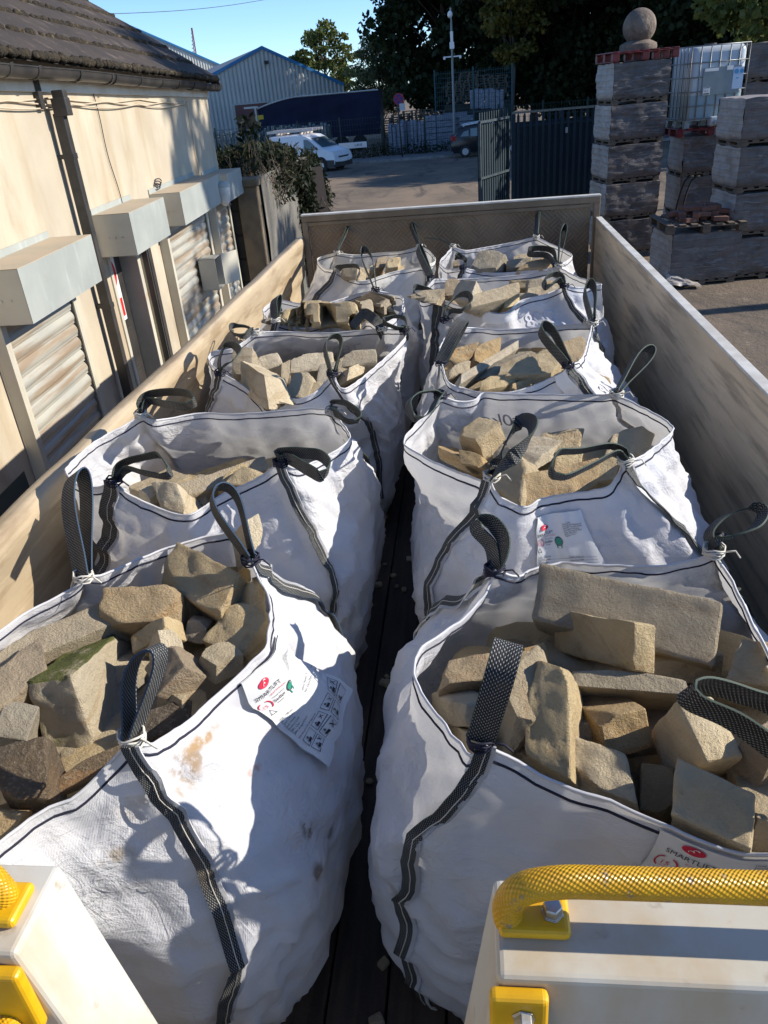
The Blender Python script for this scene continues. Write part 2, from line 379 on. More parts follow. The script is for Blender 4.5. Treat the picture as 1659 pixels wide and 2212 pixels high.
# ------------------------------------------------------------------ the ground, road, pavement
def gz(y, x=0):
    pts = ((-60, 0), (11.5, 0), (13, .08), (17, -.30), (30, -.52), (60, -.55), (400, -.55))
    for (a, za), (b, zb) in zip(pts, pts[1:]):
        if y <= b:
            f = (y - a) / (b - a); return za + (zb - za) * f
    return -.55
g = MB()
ys = [-60, -20, -5, 0, 4, 8, 10, 11.5, 12.2, 13, 14, 15, 16, 17, 20, 24, 30, 36, 45, 60, 100, 200, 400, 1500]
xs = [-1500, -300, -80, -30, -10, -5, -2, 0, 2, 5, 10, 30, 80, 300, 1500]
vs = [(x, y, gz(y) - .0) for y in ys for x in xs]; n = len(xs)
g.add(vs, [(j * n + i, j * n + i + 1, (j + 1) * n + i + 1, (j + 1) * n + i) for j in range(len(ys) - 1) for i in range(n - 1)])
tag(g.build('ground', M['ground'], smooth=True), kind='structure')
rd = MB(); rd.add([(-200, 37.2, -.53), (200, 37.2, -.53), (200, 48.6, -.54), (-200, 48.6, -.54)], [(0, 1, 2, 3)])
tag(rd.build('road', M['asphalt']), kind='structure')
pv = MB(); pv.box((0, 50.2, -.50), (400, 3.2, .14)); tag(pv.build('pavement', M['paving']), kind='structure')
kb = MB(); kb.box((0, 48.52, -.49), (400, .16, .17)); tag(kb.build('kerb', simple('kerb_stone', (.28, .27, .25), (.2, .19, .18), .9)), kind='structure')
for k in range(9):
    x = -22 + k * 5.2
    m = MB(); y = 42.2
    m.add([(x, y, -.534), (x + 2.6, y, -.534), (x + 2.6, y + .16, -.534), (x, y + .16, -.534)], [(0, 1, 2, 3)])
    tag(m.build('lane_marking', M['road_paint']), kind='structure')

# ------------------------------------------------------------------ the lorry
XL, XR, YT, ZF = -1.40, 1.06, 6.88, 1.2     # bed inside: left, right, tailgate; floor height
ZB = CAM.z - 1.075                          # top of side boards
truck = thing('flatbed_lorry', 'flatbed lorry with brown side boards, carrying two rows of white bulk bags of stone', 'lorry', (0, 3.5, 0))
def tp(m, name, mt, parent=None, **k):
    o = m.build(name, mt, **k)
    return keepworld(o, truck) if parent is None else o
def sub(o, parent):                          # parent is a part whose own frame is the world frame
    o.parent = parent; return o
m = MB(); x = XL - .05; k = 0
wd = (XR - XL + .1) / 17
for i in range(17):
    m.box((x + wd / 2, 3.55, ZF - .025 + rng.uniform(-.003, .003)), (wd - .006, 6.7, .05)); x += wd
bed = tp(m, 'bed_floor', M['bed'], bevel=.004)
m = MB(); m.box((0, 3.4, ZF - .17), (.9, 7.6, .22)); m.box((-.17, 3.5, ZF - .32), (.22, 7.4, .24)); m.box((.5, 3.5, ZF - .32), (.22, 7.4, .24))
tp(m, 'chassis', M['steel_dark'])
for yy in (4.2, 5.4):
    for xx in (-1.05, .72):
        m = MB(); m.lathe((xx, yy, .5), [(.28, 0), (.46, .02), (.5, .06), (.5, .24), (.46, .28), (.28, .3)], 28, (1, 0, 0))
        tp(m, 'wheel', M['rubber'], smooth=True, auto=35)
# left board: inner face with a wavy rolled top
def lboard(u, v):
    y = .35 + u * 6.55
    prof = [(-.055, 0), (-.055, .20), (-.052, .40), (-.048, .54), (-.040, .62), (-.026, .68), (-.010, .72), (.006, .76), (.012, .79), (.004, .818), (-.02, .832), (-.06, .828), (-.082, .80), (-.09, .74), (-.09, .4), (-.09, -.06)]
    f = v * (len(prof) - 1); i = min(int(f), len(prof) - 2); q = f - i
    x = prof[i][0] * (1 - q) + prof[i + 1][0] * q; z = prof[i][1] * (1 - q) + prof[i + 1][1] * q
    sc = (ZB - ZF) / .832
    w = noise.noise((y * 1.3, z * 1.8, 3.1)) * .016 + noise.noise((y * 3.1, z * 2, 9.)) * .006
    rol = max(0, min(1, (z - .5) / .2))
    taper = 1 - .75 * max(0, min(1, (y - 1.2) / 4.2))        # the roll is fat near the cab and flattens towards the tailgate
    x = x * (1 if z < .5 else .35 + .65 * taper) if x > -.05 else x
    return (XL - .012 + x * 1.0 + w * (.3 + rol), y, ZF + z * sc)
m = MB(); m.grid(lboard, 130, 45)
tag(tp(m, 'side_board', M['ply'], smooth=True), 'sunlit cream side board with a rolled top lip')
m = MB()
for yy in (.9, 2.6, 4.3, 6.0): m.box((XL - .16, yy, ZF + .35), (.07, .09, .9))
tp(m, 'side_stake', M['steel_dark'])
# right board
m = MB(); m.box((XR + .022, 3.62, (ZF + ZB) / 2), (.044, 6.54, ZB - ZF))
tag(tp(m, 'side_board', M['ply_shade_lifted'], bevel=.006), 'shaded grey brown side board with a thin pale top edge')
m = MB(); m.box((XR + .022, 3.62, ZB + .004), (.05, 6.54, .012)); m.box((XR - .03, 3.62, ZF + .03), (.05, 6.5, .06))
for yy in np.arange(.8, 6.8, .42): m.cyl((XR - .004, yy, ZF + .12), (XR - .016, yy, ZF + .12), .012, 8)
tp(m, 'edge_strip', M['alu_edge'], bevel=.003)
# tailgate: tread plate in a frame
zt = CAM.z - .905
m = MB(); m.box(((XL + XR) / 2, YT + .03, (ZF + zt - .05) / 2), (XR - XL - .09, .02, zt - .05 - ZF))
tail = tp(m, 'tailgate', M['tread'])
m = MB(); fx0, fx1 = XL - .01, XR + .03
m.box(((fx0 + fx1) / 2, YT + .03, zt - .025), (fx1 - fx0, .06, .05)); m.box((fx0 + .025, YT + .03, (ZF + zt - .05) / 2), (.05, .06, zt - .05 - ZF)); m.box((fx1 - .025, YT + .03, (ZF + zt - .05) / 2), (.05, .06, zt - .05 - ZF))
m.box(((fx0 + fx1) / 2, YT + .012, zt - .07), (fx1 - fx0 - .1, .008, .03))
f = m.build('tailgate_frame', simple('brown_frame', (.24, .18, .12), (.17, .125, .08), .6, .1, 4, bump=.1), bevel=.006); f.parent = tail
m = MB(); m.box(((fx0 + fx1) / 2, YT + .03, zt + .006), (fx1 - fx0 + .004, .068, .014))
f = m.build('top_rail', M['alu_edge'], bevel=.003); f.parent = tail
# headboard posts with yellow grab rails
ZP = CAM.z - .75
def post(x_in, sgn, label):
    """x_in: inner top edge; sgn +1 = post lies to the right of it"""
    m = MB(); fl = .14; d = ZP - ZF
    y0, y1 = .432, .538
    xo = x_in + sgn * 1.0
    a = [(x_in, y0, ZP), (x_in, y1, ZP), (x_in - sgn * fl * d, y1, ZF), (x_in - sgn * fl * d, y0, ZF)]
    b = [(xo, y0, ZP), (xo, y1, ZP), (xo, y1, ZF), (xo, y0, ZF)]
    fs = [(0, 1, 2, 3), (7, 6, 5, 4), (0, 4, 5, 1), (1, 5, 6, 2), (2, 6, 7, 3), (3, 7, 4, 0)]
    if sgn < 0: fs = [f[::-1] for f in fs]
    m.add(a + b, fs)
    o = tp(m, 'headboard_post', M['white_paint'], bevel=.007, seg=3)
    tag(o, label)
    def rail(pts, r, parent):
        path = []
        P = [Vector(p) for p in pts]; npt = 14
        for i in range(len(P) - 1):
            p0, p1, p2, p3 = P[max(i - 1, 0)], P[i], P[i + 1], P[min(i + 2, len(P) - 1)]
            for k in range(npt):
                t = k / npt
                path.append(.5 * ((2 * p1) + (p2 - p0) * t + (2 * p0 - 5 * p1 + 4 * p2 - p3) * t * t + (3 * p1 - p0 - 3 * p2 + p3) * t ** 3))
        path.append(P[-1]); mm = MB(); n = 20; L = 0
        # tube with UV for the knurl
        rings = []; last = None; Ls = []
        for i, p in enumerate(path):
            if i: L += (p - path[i - 1]).length
            Ls.append(L); t = (path[min(i + 1, len(path) - 1)] - path[max(i - 1, 0)]).normalized()
            x = t.orthogonal().normalized() if last is None else (last - t * last.dot(t)).normalized()
            last = x; y = t.cross(x); rings.append([p + x * r * cos(2 * pi * k / n) + y * r * sin(2 * pi * k / n) for k in range(n)])
        vs = [v for q in rings for v in q]; fs = []; uv = []
        for i in range(len(path) - 1):
            for k in range(n):
                fs.append((i * n + k, i * n + (k + 1) % n, (i + 1) * n + (k + 1) % n, (i + 1) * n + k))
                uv.append([(Ls[i], k / n), (Ls[i], (k + 1) / n), (Ls[i + 1], (k + 1) / n), (Ls[i + 1], k / n)])
        mm.add(vs, fs, uv)
        return sub(mm.build('grab_rail', M['yellow'], smooth=True), parent)
    def plate(c, dx, dy, dz, parent):
        mm = MB(); mm.box(c, (dx, dy, dz)); return sub(mm.build('rail_foot', M['yellow_plain'], bevel=.006, seg=3), parent)
    def bolt(c, ax, parent):
        mm = MB(); mm.lathe(c, [(.0115, 0), (.0115, .002), (.010, .002), (.010, .012), (.0085, .014)], 6, ax)
        return sub(mm.build('bolt', M['bolt'], bevel=.0008), parent)
    zt_ = ZP
    if sgn > 0:
        plate((x_in + .0385, .492, zt_ + .007), .071, .046, .014, o)
        bolt((x_in + .057, .490, zt_ + .014), (0, 0, 1), o)
        rail([(x_in + .014, .488, zt_ + .004), (x_in + .013, .488, zt_ + .028), (x_in + .026, .4885, zt_ + .052), (x_in + .06, .489, zt_ + .064), (x_in + .12, .489, zt_ + .066), (x_in + .3, .489, zt_ + .065), (x_in + .52, .488, zt_ + .064), (x_in + .55, .488, zt_ + .04), (x_in + .552, .488, zt_)], .0155, o)
        plate((x_in + .02, .424, zt_ - .075), .056, .016, .13, o)
        bolt((x_in + .024, .416, zt_ - .035), (0, -1, 0), o)
        rail([(x_in + .012, .43, zt_ - .12), (x_in + .012, .39, zt_ - .12), (x_in + .012, .372, zt_ - .15), (x_in + .012, .37, zt_ - .3), (x_in + .012, .37, zt_ - .5), (x_in + .012, .40, zt_ - .55), (x_in + .012, .432, zt_ - .55)], .0155, o)
        mm = MB(); mm.box((x_in + .36, .430, zt_ - .19), (.46, .008, .012)); mm.box((x_in + .14, .430, zt_ - .33), (.014, .008, .28)); mm.box((x_in + .19, .430, zt_ - .28), (.012, .008, .2))
        sub(mm.build('panel_frame', M['white_paint'], bevel=.002), o)
    else:
        plate((x_in - .05, .482, zt_ + .007), .075, .05, .014, o)
        rail([(x_in - .036, .486, zt_ + .004), (x_in - .038, .486, zt_ + .028), (x_in - .052, .487, zt_ + .050), (x_in - .10, .488, zt_ + .062), (x_in - .2, .488, zt_ + .064), (x_in - .4, .488, zt_ + .064)], .0155, o)
        bolt((x_in - .075, .474, zt_ + .014), (0, 0, 1), o)
        plate((x_in - .02, .424, zt_ - .065), .05, .016, .10, o)
        rail([(x_in - .03, .43, zt_ - .10), (x_in - .03, .39, zt_ - .10), (x_in - .03, .372, zt_ - .13), (x_in - .03, .37, zt_ - .3), (x_in - .03, .37, zt_ - .5), (x_in - .03, .43, zt_ - .52)], .0155, o)
    return o
post(.012, 1, 'white headboard post on the right with a bolted yellow grab rail')
post(-.480, -1, 'rust stained white headboard post on the left')

# ------------------------------------------------------------------ the rendered building on the left
SB = .9
def wx(y): return -2.97 * SB - .0635 * y          # x of the wall face at y
YC = 11.35                                         # far corner of the wall
wdir = Vector((-.0635, 1, 0)).normalized(); wn = Vector((1, .0635, 0)).normalized()   # along the wall, outwards
def wp(y, off=0, zrel=0): return Vector((wx(y), y, CAM.z + zrel)) + wn * off
def efas(y): return (.196 - (y / SB - 6.12) * (.12 / 6.54)) * SB      # lower edge of the fascia, relative to the eye
bld = thing('rendered_building', 'low cream rendered building with a mossy brown tiled roof and metal roller shutters', 'building', wp(6, 0, -3.2))
def bp(m, name, mt, **k): return keepworld(m.build(name, mt, **k), bld)
Y0 = -3.0
doorY = None
k = .85 * SB
def yof(px, py, off):                              # where a pixel meets a plane parallel to the wall, standing off it
    d = ray(px, py); t = (-2.97 * SB + off * 1.002) / (d.x + .0635 * d.y); return CAM + d * t
boxes = []
BD = .315
for (a, b, lo) in (((52, 575), (193, 508), (213, 610)), ((274.6, 459), (351, 429), (366, 508)), ((385.5, 414.6), (472, 378), (480, 437)), ((487, 377), (518, 364), (525, 417))):
    A, B, L_ = yof(*a, BD), yof(*b, BD), yof(*lo, BD)
    boxes.append((A.y, B.y, (A.z + B.z) / 2 - CAM.z, L_.z - CAM.z))
dY0, dY1 = boxes[1][0] + .10, boxes[1][1] - .02    # the door recess under the second box
m = MB()
def wallseg(y0, y1, z0, z1, th=.3):
    a = wp(y0, -th, 0); 
    m.boxv((a.x, a.y, z0), wdir * ((y1 - y0) / wdir.y), wn * th, (0, 0, z1 - z0))
ztop = CAM.z + .30
zd = CAM.z + boxes[1][2] - .05
wallseg(Y0, dY0, -.1, ztop); wallseg(dY1, YC, -.1, ztop); wallseg(dY0, dY1, zd, ztop)
a = wp(YC, -4.5, 0); m.boxv((a.x, a.y - .3, -.1), wn * 4.2, Vector((0, .3, 0)), (0, 0, ztop + .1))
wall = bp(m, 'wall', M['render'])
# fascia band under the gutter, gutter and roof
m = MB(); N = 30
def band(off, zlo, zhi, th, y0, y1, mm, n=24):
    for i in range(n):
        ya, yb = y0 + (y1 - y0) * i / n, y0 + (y1 - y0) * (i + 1) / n
        za, zb = efas(ya), efas(yb)
        p = [wp(ya, off, za + zlo), wp(yb, off, zb + zlo), wp(yb, off, zb + zhi), wp(ya, off, za + zhi)]
        q = [v + wn * th for v in p]
        mm.add(p + q, [(4, 5, 6, 7), (3, 2, 1, 0), (0, 1, 5, 4), (7, 6, 2, 3)])
band(.004, 0, .24, .022, Y0, YC, m); bp(m, 'fascia_board', M['fascia'])
gz_ = lambda y: efas(y) + .125
m = MB()
def gut(u, v):
    y = Y0 + (YC + .08 - Y0) * u; a = pi + pi * (v) ; r = .062
    prof = [(r * cos(a), r * sin(a)) for a in [pi + pi * q / 8 for q in range(9)]]
    prof = [(-.068, .012)] + prof + [(.068, .012), (.068, .004)] + [((r - .006) * cos(a), (r - .006) * sin(a) + .006) for a in [2 * pi - pi * q / 8 for q in range(9)]]
    f = v * (len(prof) - 1); i = min(int(f), len(prof) - 2); q = f - i
    px_, pz_ = prof[i][0] * (1 - q) + prof[i + 1][0] * q, prof[i][1] * (1 - q) + prof[i + 1][1] * q
    return wp(y, .135 + px_, gz_(y) + pz_ + .004 * sin(y * 2.1))
m.grid(gut, 70, 40)
gutter = bp(m, 'gutter', M['black_plastic'], smooth=True, auto=40)
for y in [2.2, 3.1, 4.0, 4.85, 5.15, 5.33, 5.75, 6.5, 7.2, 7.3, 8.0, 8.7, 9.35, 10.0, 10.6, 11.1]:
    m = MB(); pts = [wp(y, .135 + .066 * cos(a), gz_(y) + .066 * sin(a)) for a in [pi + pi * q / 10 for q in range(11)]]
    m.ribbon([wp(y, .02, gz_(y) + .01)] + pts + [wp(y, .203, gz_(y) + .016)], wdir, .045, .006)
    b = m.build('gutter_bracket', M['black_plastic'], bevel=.002); b.parent = gutter
m = MB(); m.tube([wp(YC + .02, .135, gz_(YC)), wp(YC + .12, .135, gz_(YC))], .066, 14); b = m.build('end_cap', M['black_plastic'], smooth=True, auto=40); b.parent = gutter
# roof: overlapping courses, mossy lower edges
PT = radians(33); sl_ = Vector((-wn.x * cos(PT), -wn.y * cos(PT), sin(PT))); rn = wdir.cross(sl_) * -1
rn = Vector((wn.x * sin(PT), wn.y * sin(PT), cos(PT)))
GA = .36
roof_t = MB(); moss = MB()
for c in range(11):
    def tl(u, v, c=c):
        y = Y0 + (YC + .05 - Y0) * u; e = wp(y, .17, gz_(y) + .055)
        prof = [(0, .0), (0, .03), (.015, .042), (.2, .040), (.40, .030)]
        f = v * 4; i = min(int(f), 3); q = f - i
        s = prof[i][0] * (1 - q) + prof[i + 1][0] * q; h = prof[i][1] * (1 - q) + prof[i + 1][1] * q
        wob = .006 * noise.noise((y * 3, c * 7.1, 0)) + (.004 if int(y / .3 + .5 * (c % 2)) % 2 else 0)
        return e + sl_ * (s + c * GA + wob) + rn * (h - c * 0.0)
    roof_t.grid(tl, 110, 4)
    y = Y0
    while y < YC:
        e = wp(y, .17, gz_(y) + .055) + sl_ * (c * GA - .004) + rn * .028
        r = rng.uniform(.016, .038)
        if rng.random() < .82:
            b = len(moss.v); 
            vs = []
            for j in range(4):
                for i in range(6):
                    th = pi * (j + .5) / 4; ph = 2 * pi * i / 6
                    d = Vector((sin(th) * cos(ph), sin(th) * sin(ph), cos(th)))
                    rr = r * (1 + .45 * noise.noise((y * 9 + d.x * 2, c * 3 + d.y * 2, d.z * 2)))
                    vs.append(e + d * rr + wdir * 0)
            moss.add(vs, [(j * 6 + i, j * 6 + (i + 1) % 6, (j + 1) * 6 + (i + 1) % 6, (j + 1) * 6 + i) for j in range(3) for i in range(6)] + [(5, 4, 3, 2, 1, 0), (18, 19, 20, 21, 22, 23)])
        y += r * rng.uniform(.9, 1.6)
roof = bp(roof_t, 'roof', M['tile'])
o = moss.build('moss_edging', M['moss'], smooth=True); o.parent = roof; tag(o, kind='stuff')
# back slope and gable end
apexs = 11 * GA
m = MB(); e0, e1 = wp(Y0, .17, gz_(Y0) + .05), wp(YC, .17, gz_(YC) + .05); a0, a1 = e0 + sl_ * apexs, e1 + sl_ * apexs
h0 = Vector((e0.x - 2 * apexs * cos(PT), e0.y, e0.z)); h1 = Vector((e1.x - 2 * apexs * cos(PT), e1.y, e1.z))
m.add([a0, a1, h1, h0, e0 - Vector((0, 0, .01)), e1 - Vector((0, 0, .01))], [(0, 1, 2, 3), (5, 4, 0, 1), (5, 1, 2), (4, 3, 0)])
o = m.build('back_slope', M['tile']); o.parent = roof
# downpipe
pA = yof(118, 192, .10); pB = yof(285, 860, .10)
yp = (pA.y + pB.y) / 2
m = MB(); s = .08
def sq(y, off, z0, z1, mm, w=s): a = wp(y, off, 0); mm.boxv(Vector((a.x, a.y, z0)) - wdir * w / 2 - wn * w / 2, wdir * w, wn * w, (0, 0, z1 - z0))
sq(yp, .085, -.05, CAM.z + .02, m)
dp = bp(m, 'downpipe', M['black_plastic'], bevel=.006)
m = MB(); m.boxv(wp(yp, .06, .0) - wdir * .05, wdir * .10, wn * .11, (0, 0, .12)); m.boxv(wp(yp, .075, .11) - wdir * .04, wdir * .08, wn * .09, (0, 0, .06))
o = m.build('hopper', M['black_plastic'], bevel=.008); o.parent = dp
for zz in (-.29, -1.42, -2.4):
    m = MB(); m.boxv(wp(yp, .045, zz) - wdir * .042, wdir * .084, wn * .085, (0, 0, .04)); m.boxv(wp(yp, .0, zz + .005) - wdir * .03, wdir * .02, wn * .05, (0, 0, .03)); m.boxv(wp(yp, .0, zz + .005) + wdir * .02, wdir * .02, wn * .05, (0, 0, .03))
    o = m.build('pipe_clip', M['black_plastic'], bevel=.003); o.parent = dp
m = MB(); m.boxv(wp(yp - .18, .012, .055), wdir * .07, wn * .03, (0, 0, .2)); o = m.build('spout', M['black_plastic']); o.parent = dp
# roller shutters
def shutter(i, y0, y1, zt, zb, curtain=True):
    L_ = (y1 - y0) / wdir.y
    m = MB(); m.m = 0
    a = wp(y0, .004, zb); h = zt - zb; th = .003
    m.boxv(a + wn * (BD - .004), wdir * L_, wn * .004, (0, 0, h))                     # front
    m.m = 1; m.boxv(a + Vector((0, 0, h)) , wdir * L_, wn * BD, (0, 0, .004))          # top
    m.m = 2; m.boxv(a, wdir * .004, wn * (BD - .005), (0, 0, h - .001)); m.boxv(a + wdir * (L_ - .004), wdir * .004, wn * (BD - .005), (0, 0, h - .001))
    m.boxv(a, wdir * L_, wn * BD * .55, (0, 0, .004))
    m.m = 0; m.boxv(a + Vector((0, 0, h + .004)), wdir * L_, wn * .006, (0, 0, .045))  # upstand against the wall
    sh = bp(m, 'roller_shutter', [M['galv'], M['galv_dusty'], M['galv_side']])
    mm = MB()
    for q in range(3): mm.cyl(a + wn * (.10 + .06 * q) + wdir * -.002 + Vector((0, 0, h * .45)), a + wn * (.10 + .06 * q) - wdir * .006 + Vector((0, 0, h * .45)), .007, 8)
    o = mm.build('fixing_screw', M['bolt']); o.parent = sh
    zbot = -CAM.z + .02
    if curtain:
        def cur(u, v):
            z = zb + .06 + (zbot - zb) * v; ph = (z / .098) % 1.0
            c = abs(sin(pi * ph)) ** .62 * .030 + (.010 if ph < .12 else 0)
            return wp(y0 + .09 + (y1 - y0 - .18) * u, .045 + c, z)
        mm = MB(); mm.grid(cur, 4, int(abs(zbot - zb) / .0065)); o = mm.build('shutter_curtain', M['shutter'], smooth=True); o.parent = sh
        for yy in (y0 + .02, y1 - .10):
            mm = MB(); mm.boxv(wp(yy, .004, zbot), wdir * .08, wn * .018, (0, 0, zb - zbot)); 
            if yy < (y0 + y1) / 2: mm.boxv(wp(yy, .022, zbot), wdir * .035, wn * .075, (0, 0, zb - zbot)); mm.boxv(wp(yy + .035, .085, zbot), wdir * .03, wn * .012, (0, 0, zb - zbot))
            else: mm.boxv(wp(yy + .045, .022, zbot), wdir * .035, wn * .075, (0, 0, zb - zbot)); mm.boxv(wp(yy + .015, .085, zbot), wdir * .03, wn * .012, (0, 0, zb - zbot))
            o = mm.build('guide_rail', M['galv_side'], bevel=.002); o.parent = sh
    return sh
for i, (y0, y1, zt, zb) in enumerate(boxes):
    if i == 0: y0 -= .12
    s_ = shutter(i, y0, y1, zt, zb, i != 1)
    tag(s_, ('nearest roller shutter with a rust chipped box', 'shutter box over the black door', 'long box roller shutter beside the meter box', 'farthest roller shutter by the wall corner')[i])
# door
zb1 = boxes[1][3]
m = MB(); dm = (dY0 + dY1) / 2
m.boxv(wp(dY0 + .06, -.24, -CAM.z), wdir * (dY1 - dY0 - .14), wn * .045, (0, 0, CAM.z + zb1 + .02))
door = bp(m, 'door', M['door_wood'], bevel=.004)
m = MB()
for q in range(5):
    for r in range(2):
        zz = -2.95 + q * .40; w = (dY1 - dY0 - .4) / 2
        a = wp(dY0 + .14 + r * (w + .07), -.194, zz); m.boxv(a, wdir * w, wn * .012, (0, 0, .30)); m.boxv(a + wdir * .04 + Vector((0, 0, .04)), wdir * (w - .08), wn * .022, (0, 0, .22))
o = m.build('door_panel', M['door_wood'], bevel=.006); o.parent = door
m = MB(); m.boxv(wp(dY0 + .0, -.22, -CAM.z), wdir * .06, wn * .235, (0, 0, CAM.z + zb1)); m.boxv(wp(dY1 - .085, -.22, -CAM.z), wdir * .08, wn * .20, (0, 0, CAM.z + zb1))
o = m.build('door_frame', M['galv_side'], bevel=.004); o.parent = door
m = MB(); m.boxv(wp(dY1 + .10, .003, -CAM.z), wdir * .09, wn * .035, (0, 0, CAM.z + zb1)); m.boxv(wp(dY1 + .0, .003, -CAM.z), wdir * .03, wn * .05, (0, 0, CAM.z + zb1))
o = m.build('dark_post', M['black_plastic']); o.parent = door
# red and white door sign (a round prohibition notice seen edge on)
m = MB(); sc = wp(dm - .02, -.168, -1.42); m.boxv(sc - wdir * .16 - Vector((0, 0, .34)), wdir * .32, wn * .004, (0, 0, .60))
sg = m.build('door_sign', M['sign_white'], bevel=.001); sg.parent = door
m = MB(); c = sc + wn * .0055 + Vector((0, 0, .10)); n = 28
m.add([c + (wdir * cos(2 * pi * q / n) + Vector((0, 0, 1)) * sin(2 * pi * q / n)) * r for q in range(n) for r in (.085, .14)], [(2 * q, 2 * q + 1, (2 * q + 3) % (2 * n), (2 * q + 2) % (2 * n)) for q in range(n)])
d1 = (wdir + Vector((0, 0, -1))).normalized(); d2 = d1.cross(wn)
m.add([c + d1 * a + d2 * b + wn * .001 for a, b in ((-.09, -.014), (.09, -.014), (.09, .014), (-.09, .014))], [(0, 1, 2, 3)])
q0 = sc + wn * .0055 - wdir * .14 - Vector((0, 0, .30)); m.add([q0, q0 + wdir * .28, q0 + wdir * .28 + Vector((0, 0, .17)), q0 + Vector((0, 0, .17))], [(0, 1, 2, 3)])
o = m.build('sign_print', M['red'], bevel=0); o.parent = door
# cables, alarm light, meter box
m = MB()
for q in range(3):
    m.tube([wp(y, .012 + .008 * q, efas(y) - .035 - .022 * q - .030 * abs(sin(y * (1.5 + .2 * q)))) for y in np.arange(Y0, 10.2, .12)], .006, 5)
m.tube([wp(10.2 + .02 * sin(q), .012, efas(10.2) - .05 - q * .05) for q in range(19)], .005, 5)
bp(m, 'pale_cable', M['cable'], smooth=True)
m = MB(); m.tube([wp(7.15 + .12 * (q / 20) ** 1.5 + .02 * sin(q * .5), .012, efas(7.15) + .02 - q * .052) for q in range(21)], .004, 5)
c0 = wp(4.55, .01, -.52)
for q in range(2): m.tube([c0 + wn * .03 * sin(pi * s_ / 12) + wdir * (.01 + (.05 + .03 * q) * (s_ / 12) ** 1.6) - Vector((0, 0, .26 * s_ / 12)) for s_ in range(13)], .005, 5)
c1 = wp(8.35, .02, boxes[2][2] + .02)
for q in range(3): m.tube([c1 + Vector((.02 * cos(a), .05 * cos(a) + .03 * q, .03 + .03 * sin(a) + .02 * q)) for a in [s_ * .5 for s_ in range(13)]], .006, 5)
bp(m, 'dark_cable', M['dark_cable'], smooth=True)
lc = yof(484, 418, BD + .04)
m = MB(); prof = [(.001, .13), (.05, .125), (.075, .10), (.082, .07), (.08, .02), (.07, -.05), (.055, -.10), (.03, -.14), (.001, -.15)]
m.lathe((lc.x, lc.y, lc.z), prof[::-1], 20)
al = bp(m, 'bulkhead_light', simple('pale_lamp_plastic', (.62, .62, .58), (.5, .5, .47), .25), smooth=True)
m = MB(); m.lathe((lc.x, lc.y, lc.z + .072), [(.088, 0), (.088, .02), (.07, .05), (.03, .068), (.001, .07)], 20); m.boxv((lc.x - .14, lc.y - .03, lc.z - .04), (.10, 0, 0), (0, .06, 0), (0, 0, .08))
o = m.build('lamp_hood', M['galv'], smooth=True, auto=40); o.parent = al
mb = yof(462, 600, .26)
m = MB(); w = .30; hh = .36; a = wp(mb.y, .10, mb.z - CAM.z - hh / 2 + .03)
for (o_, d1, d2, d3) in ((a, wdir * .006, wn * .2, (0, 0, hh)), (a + wdir * (w - .006), wdir * .006, wn * .2, (0, 0, hh)), (a, wdir * w, wn * .2, (0, 0, .006)), (a + Vector((0, 0, hh - .006)), wdir * w, wn * .2, (0, 0, .006)), (a, wdir * w, wn * .006, (0, 0, hh))): m.boxv(o_, d1, d2, d3)
m.boxv(a - wn * .09 + wdir * .1 + Vector((0, 0, .1)), wdir * .1, wn * .09, (0, 0, .15))
mbx = bp(m, 'meter_box', M['galv_side'])
m = MB(); hd = (wn * .55 + wdir * .85).normalized(); m.boxv(a + wdir * w + wn * .2, hd * w * .9, hd.cross(Vector((0, 0, 1))) * .012, (0, 0, hh))
o = m.build('box_door', M['galv_side'], bevel=.003); o.parent = mbx
m = MB(); m.boxv(a + wdir * .05 + wn * .02 + Vector((0, 0, .05)), wdir * .2, wn * .1, (0, 0, .25)); o = m.build('meter', M['steel_dark'], bevel=.01); o.parent = mbx
# dark green board leaning by the nearest shutter
m = MB(); a = wp(yof(20, 1040, .25).y - .15, .06, -CAM.z); m.boxv(a, wdir * .62, wn * .03, Vector((-.10, .12, CAM.z - 2.0)))
tag(m.build('leaning_board', simple('dark_green_board', (.035, .05, .042), (.05, .06, .05), .8, 0, 6, layers=[((.01, .01, .01), 9, .66, .7, (1, 1, 1), 1)]), bevel=.004), 'dark green board leaning against the wall beside the nearest roller shutter', 'board')

# ------------------------------------------------------------------ bulk bags
M['label_film'] = simple('clear_label_pocket', (.66, .67, .68), (.60, .61, .62), .22, 0, 6, bump=.25, bscale=30, bdist=.006)
M['print_black'] = flat('print_black', (.02, .02, .025), .6)
M['print_red'] = flat('print_red', (.55, .01, .05), .6)
M['print_green'] = flat('print_green', (.02, .25, .17), .6)
M['pen'] = flat('faded_pen', (.50, .51, .58), .8)
def catmull(P, n):
    """open chain through P resampled to n+1 points evenly by length"""
    P = [Vector(p) for p in P]; out = []
    if len(P) == 2: P = [P[0], (P[0] + P[1]) / 2, P[1]]
    for i in range(len(P) - 1):
        p0 = P[i - 1] if i else P[0] * 2 - P[1]; p1, p2 = P[i], P[i + 1]
        p3 = P[i + 2] if i + 2 < len(P) else P[-1] * 2 - P[-2]
        for k in range(16):
            t = k / 16
            out.append(.5 * ((2 * p1) + (p2 - p0) * t + (2 * p0 - 5 * p1 + 4 * p2 - p3) * t * t + (3 * p1 - p0 - 3 * p2 + p3) * t ** 3))
    out.append(P[-1]); L = [0]
    for a, b in zip(out, out[1:]): L.append(L[-1] + (b - a).length)
    res = []; j = 0
    for i in range(n + 1):
        s = L[-1] * i / n
        while j < len(L) - 2 and L[j + 1] < s: j += 1
        f = (s - L[j]) / max(1e-9, L[j + 1] - L[j]); res.append(out[j].lerp(out[j + 1], min(1, f)))
    return res
NS = 44; NU = NS * 4; NV = 64
def smooth01(t): t = max(0, min(1, t)); return t * t * (3 - 2 * t)
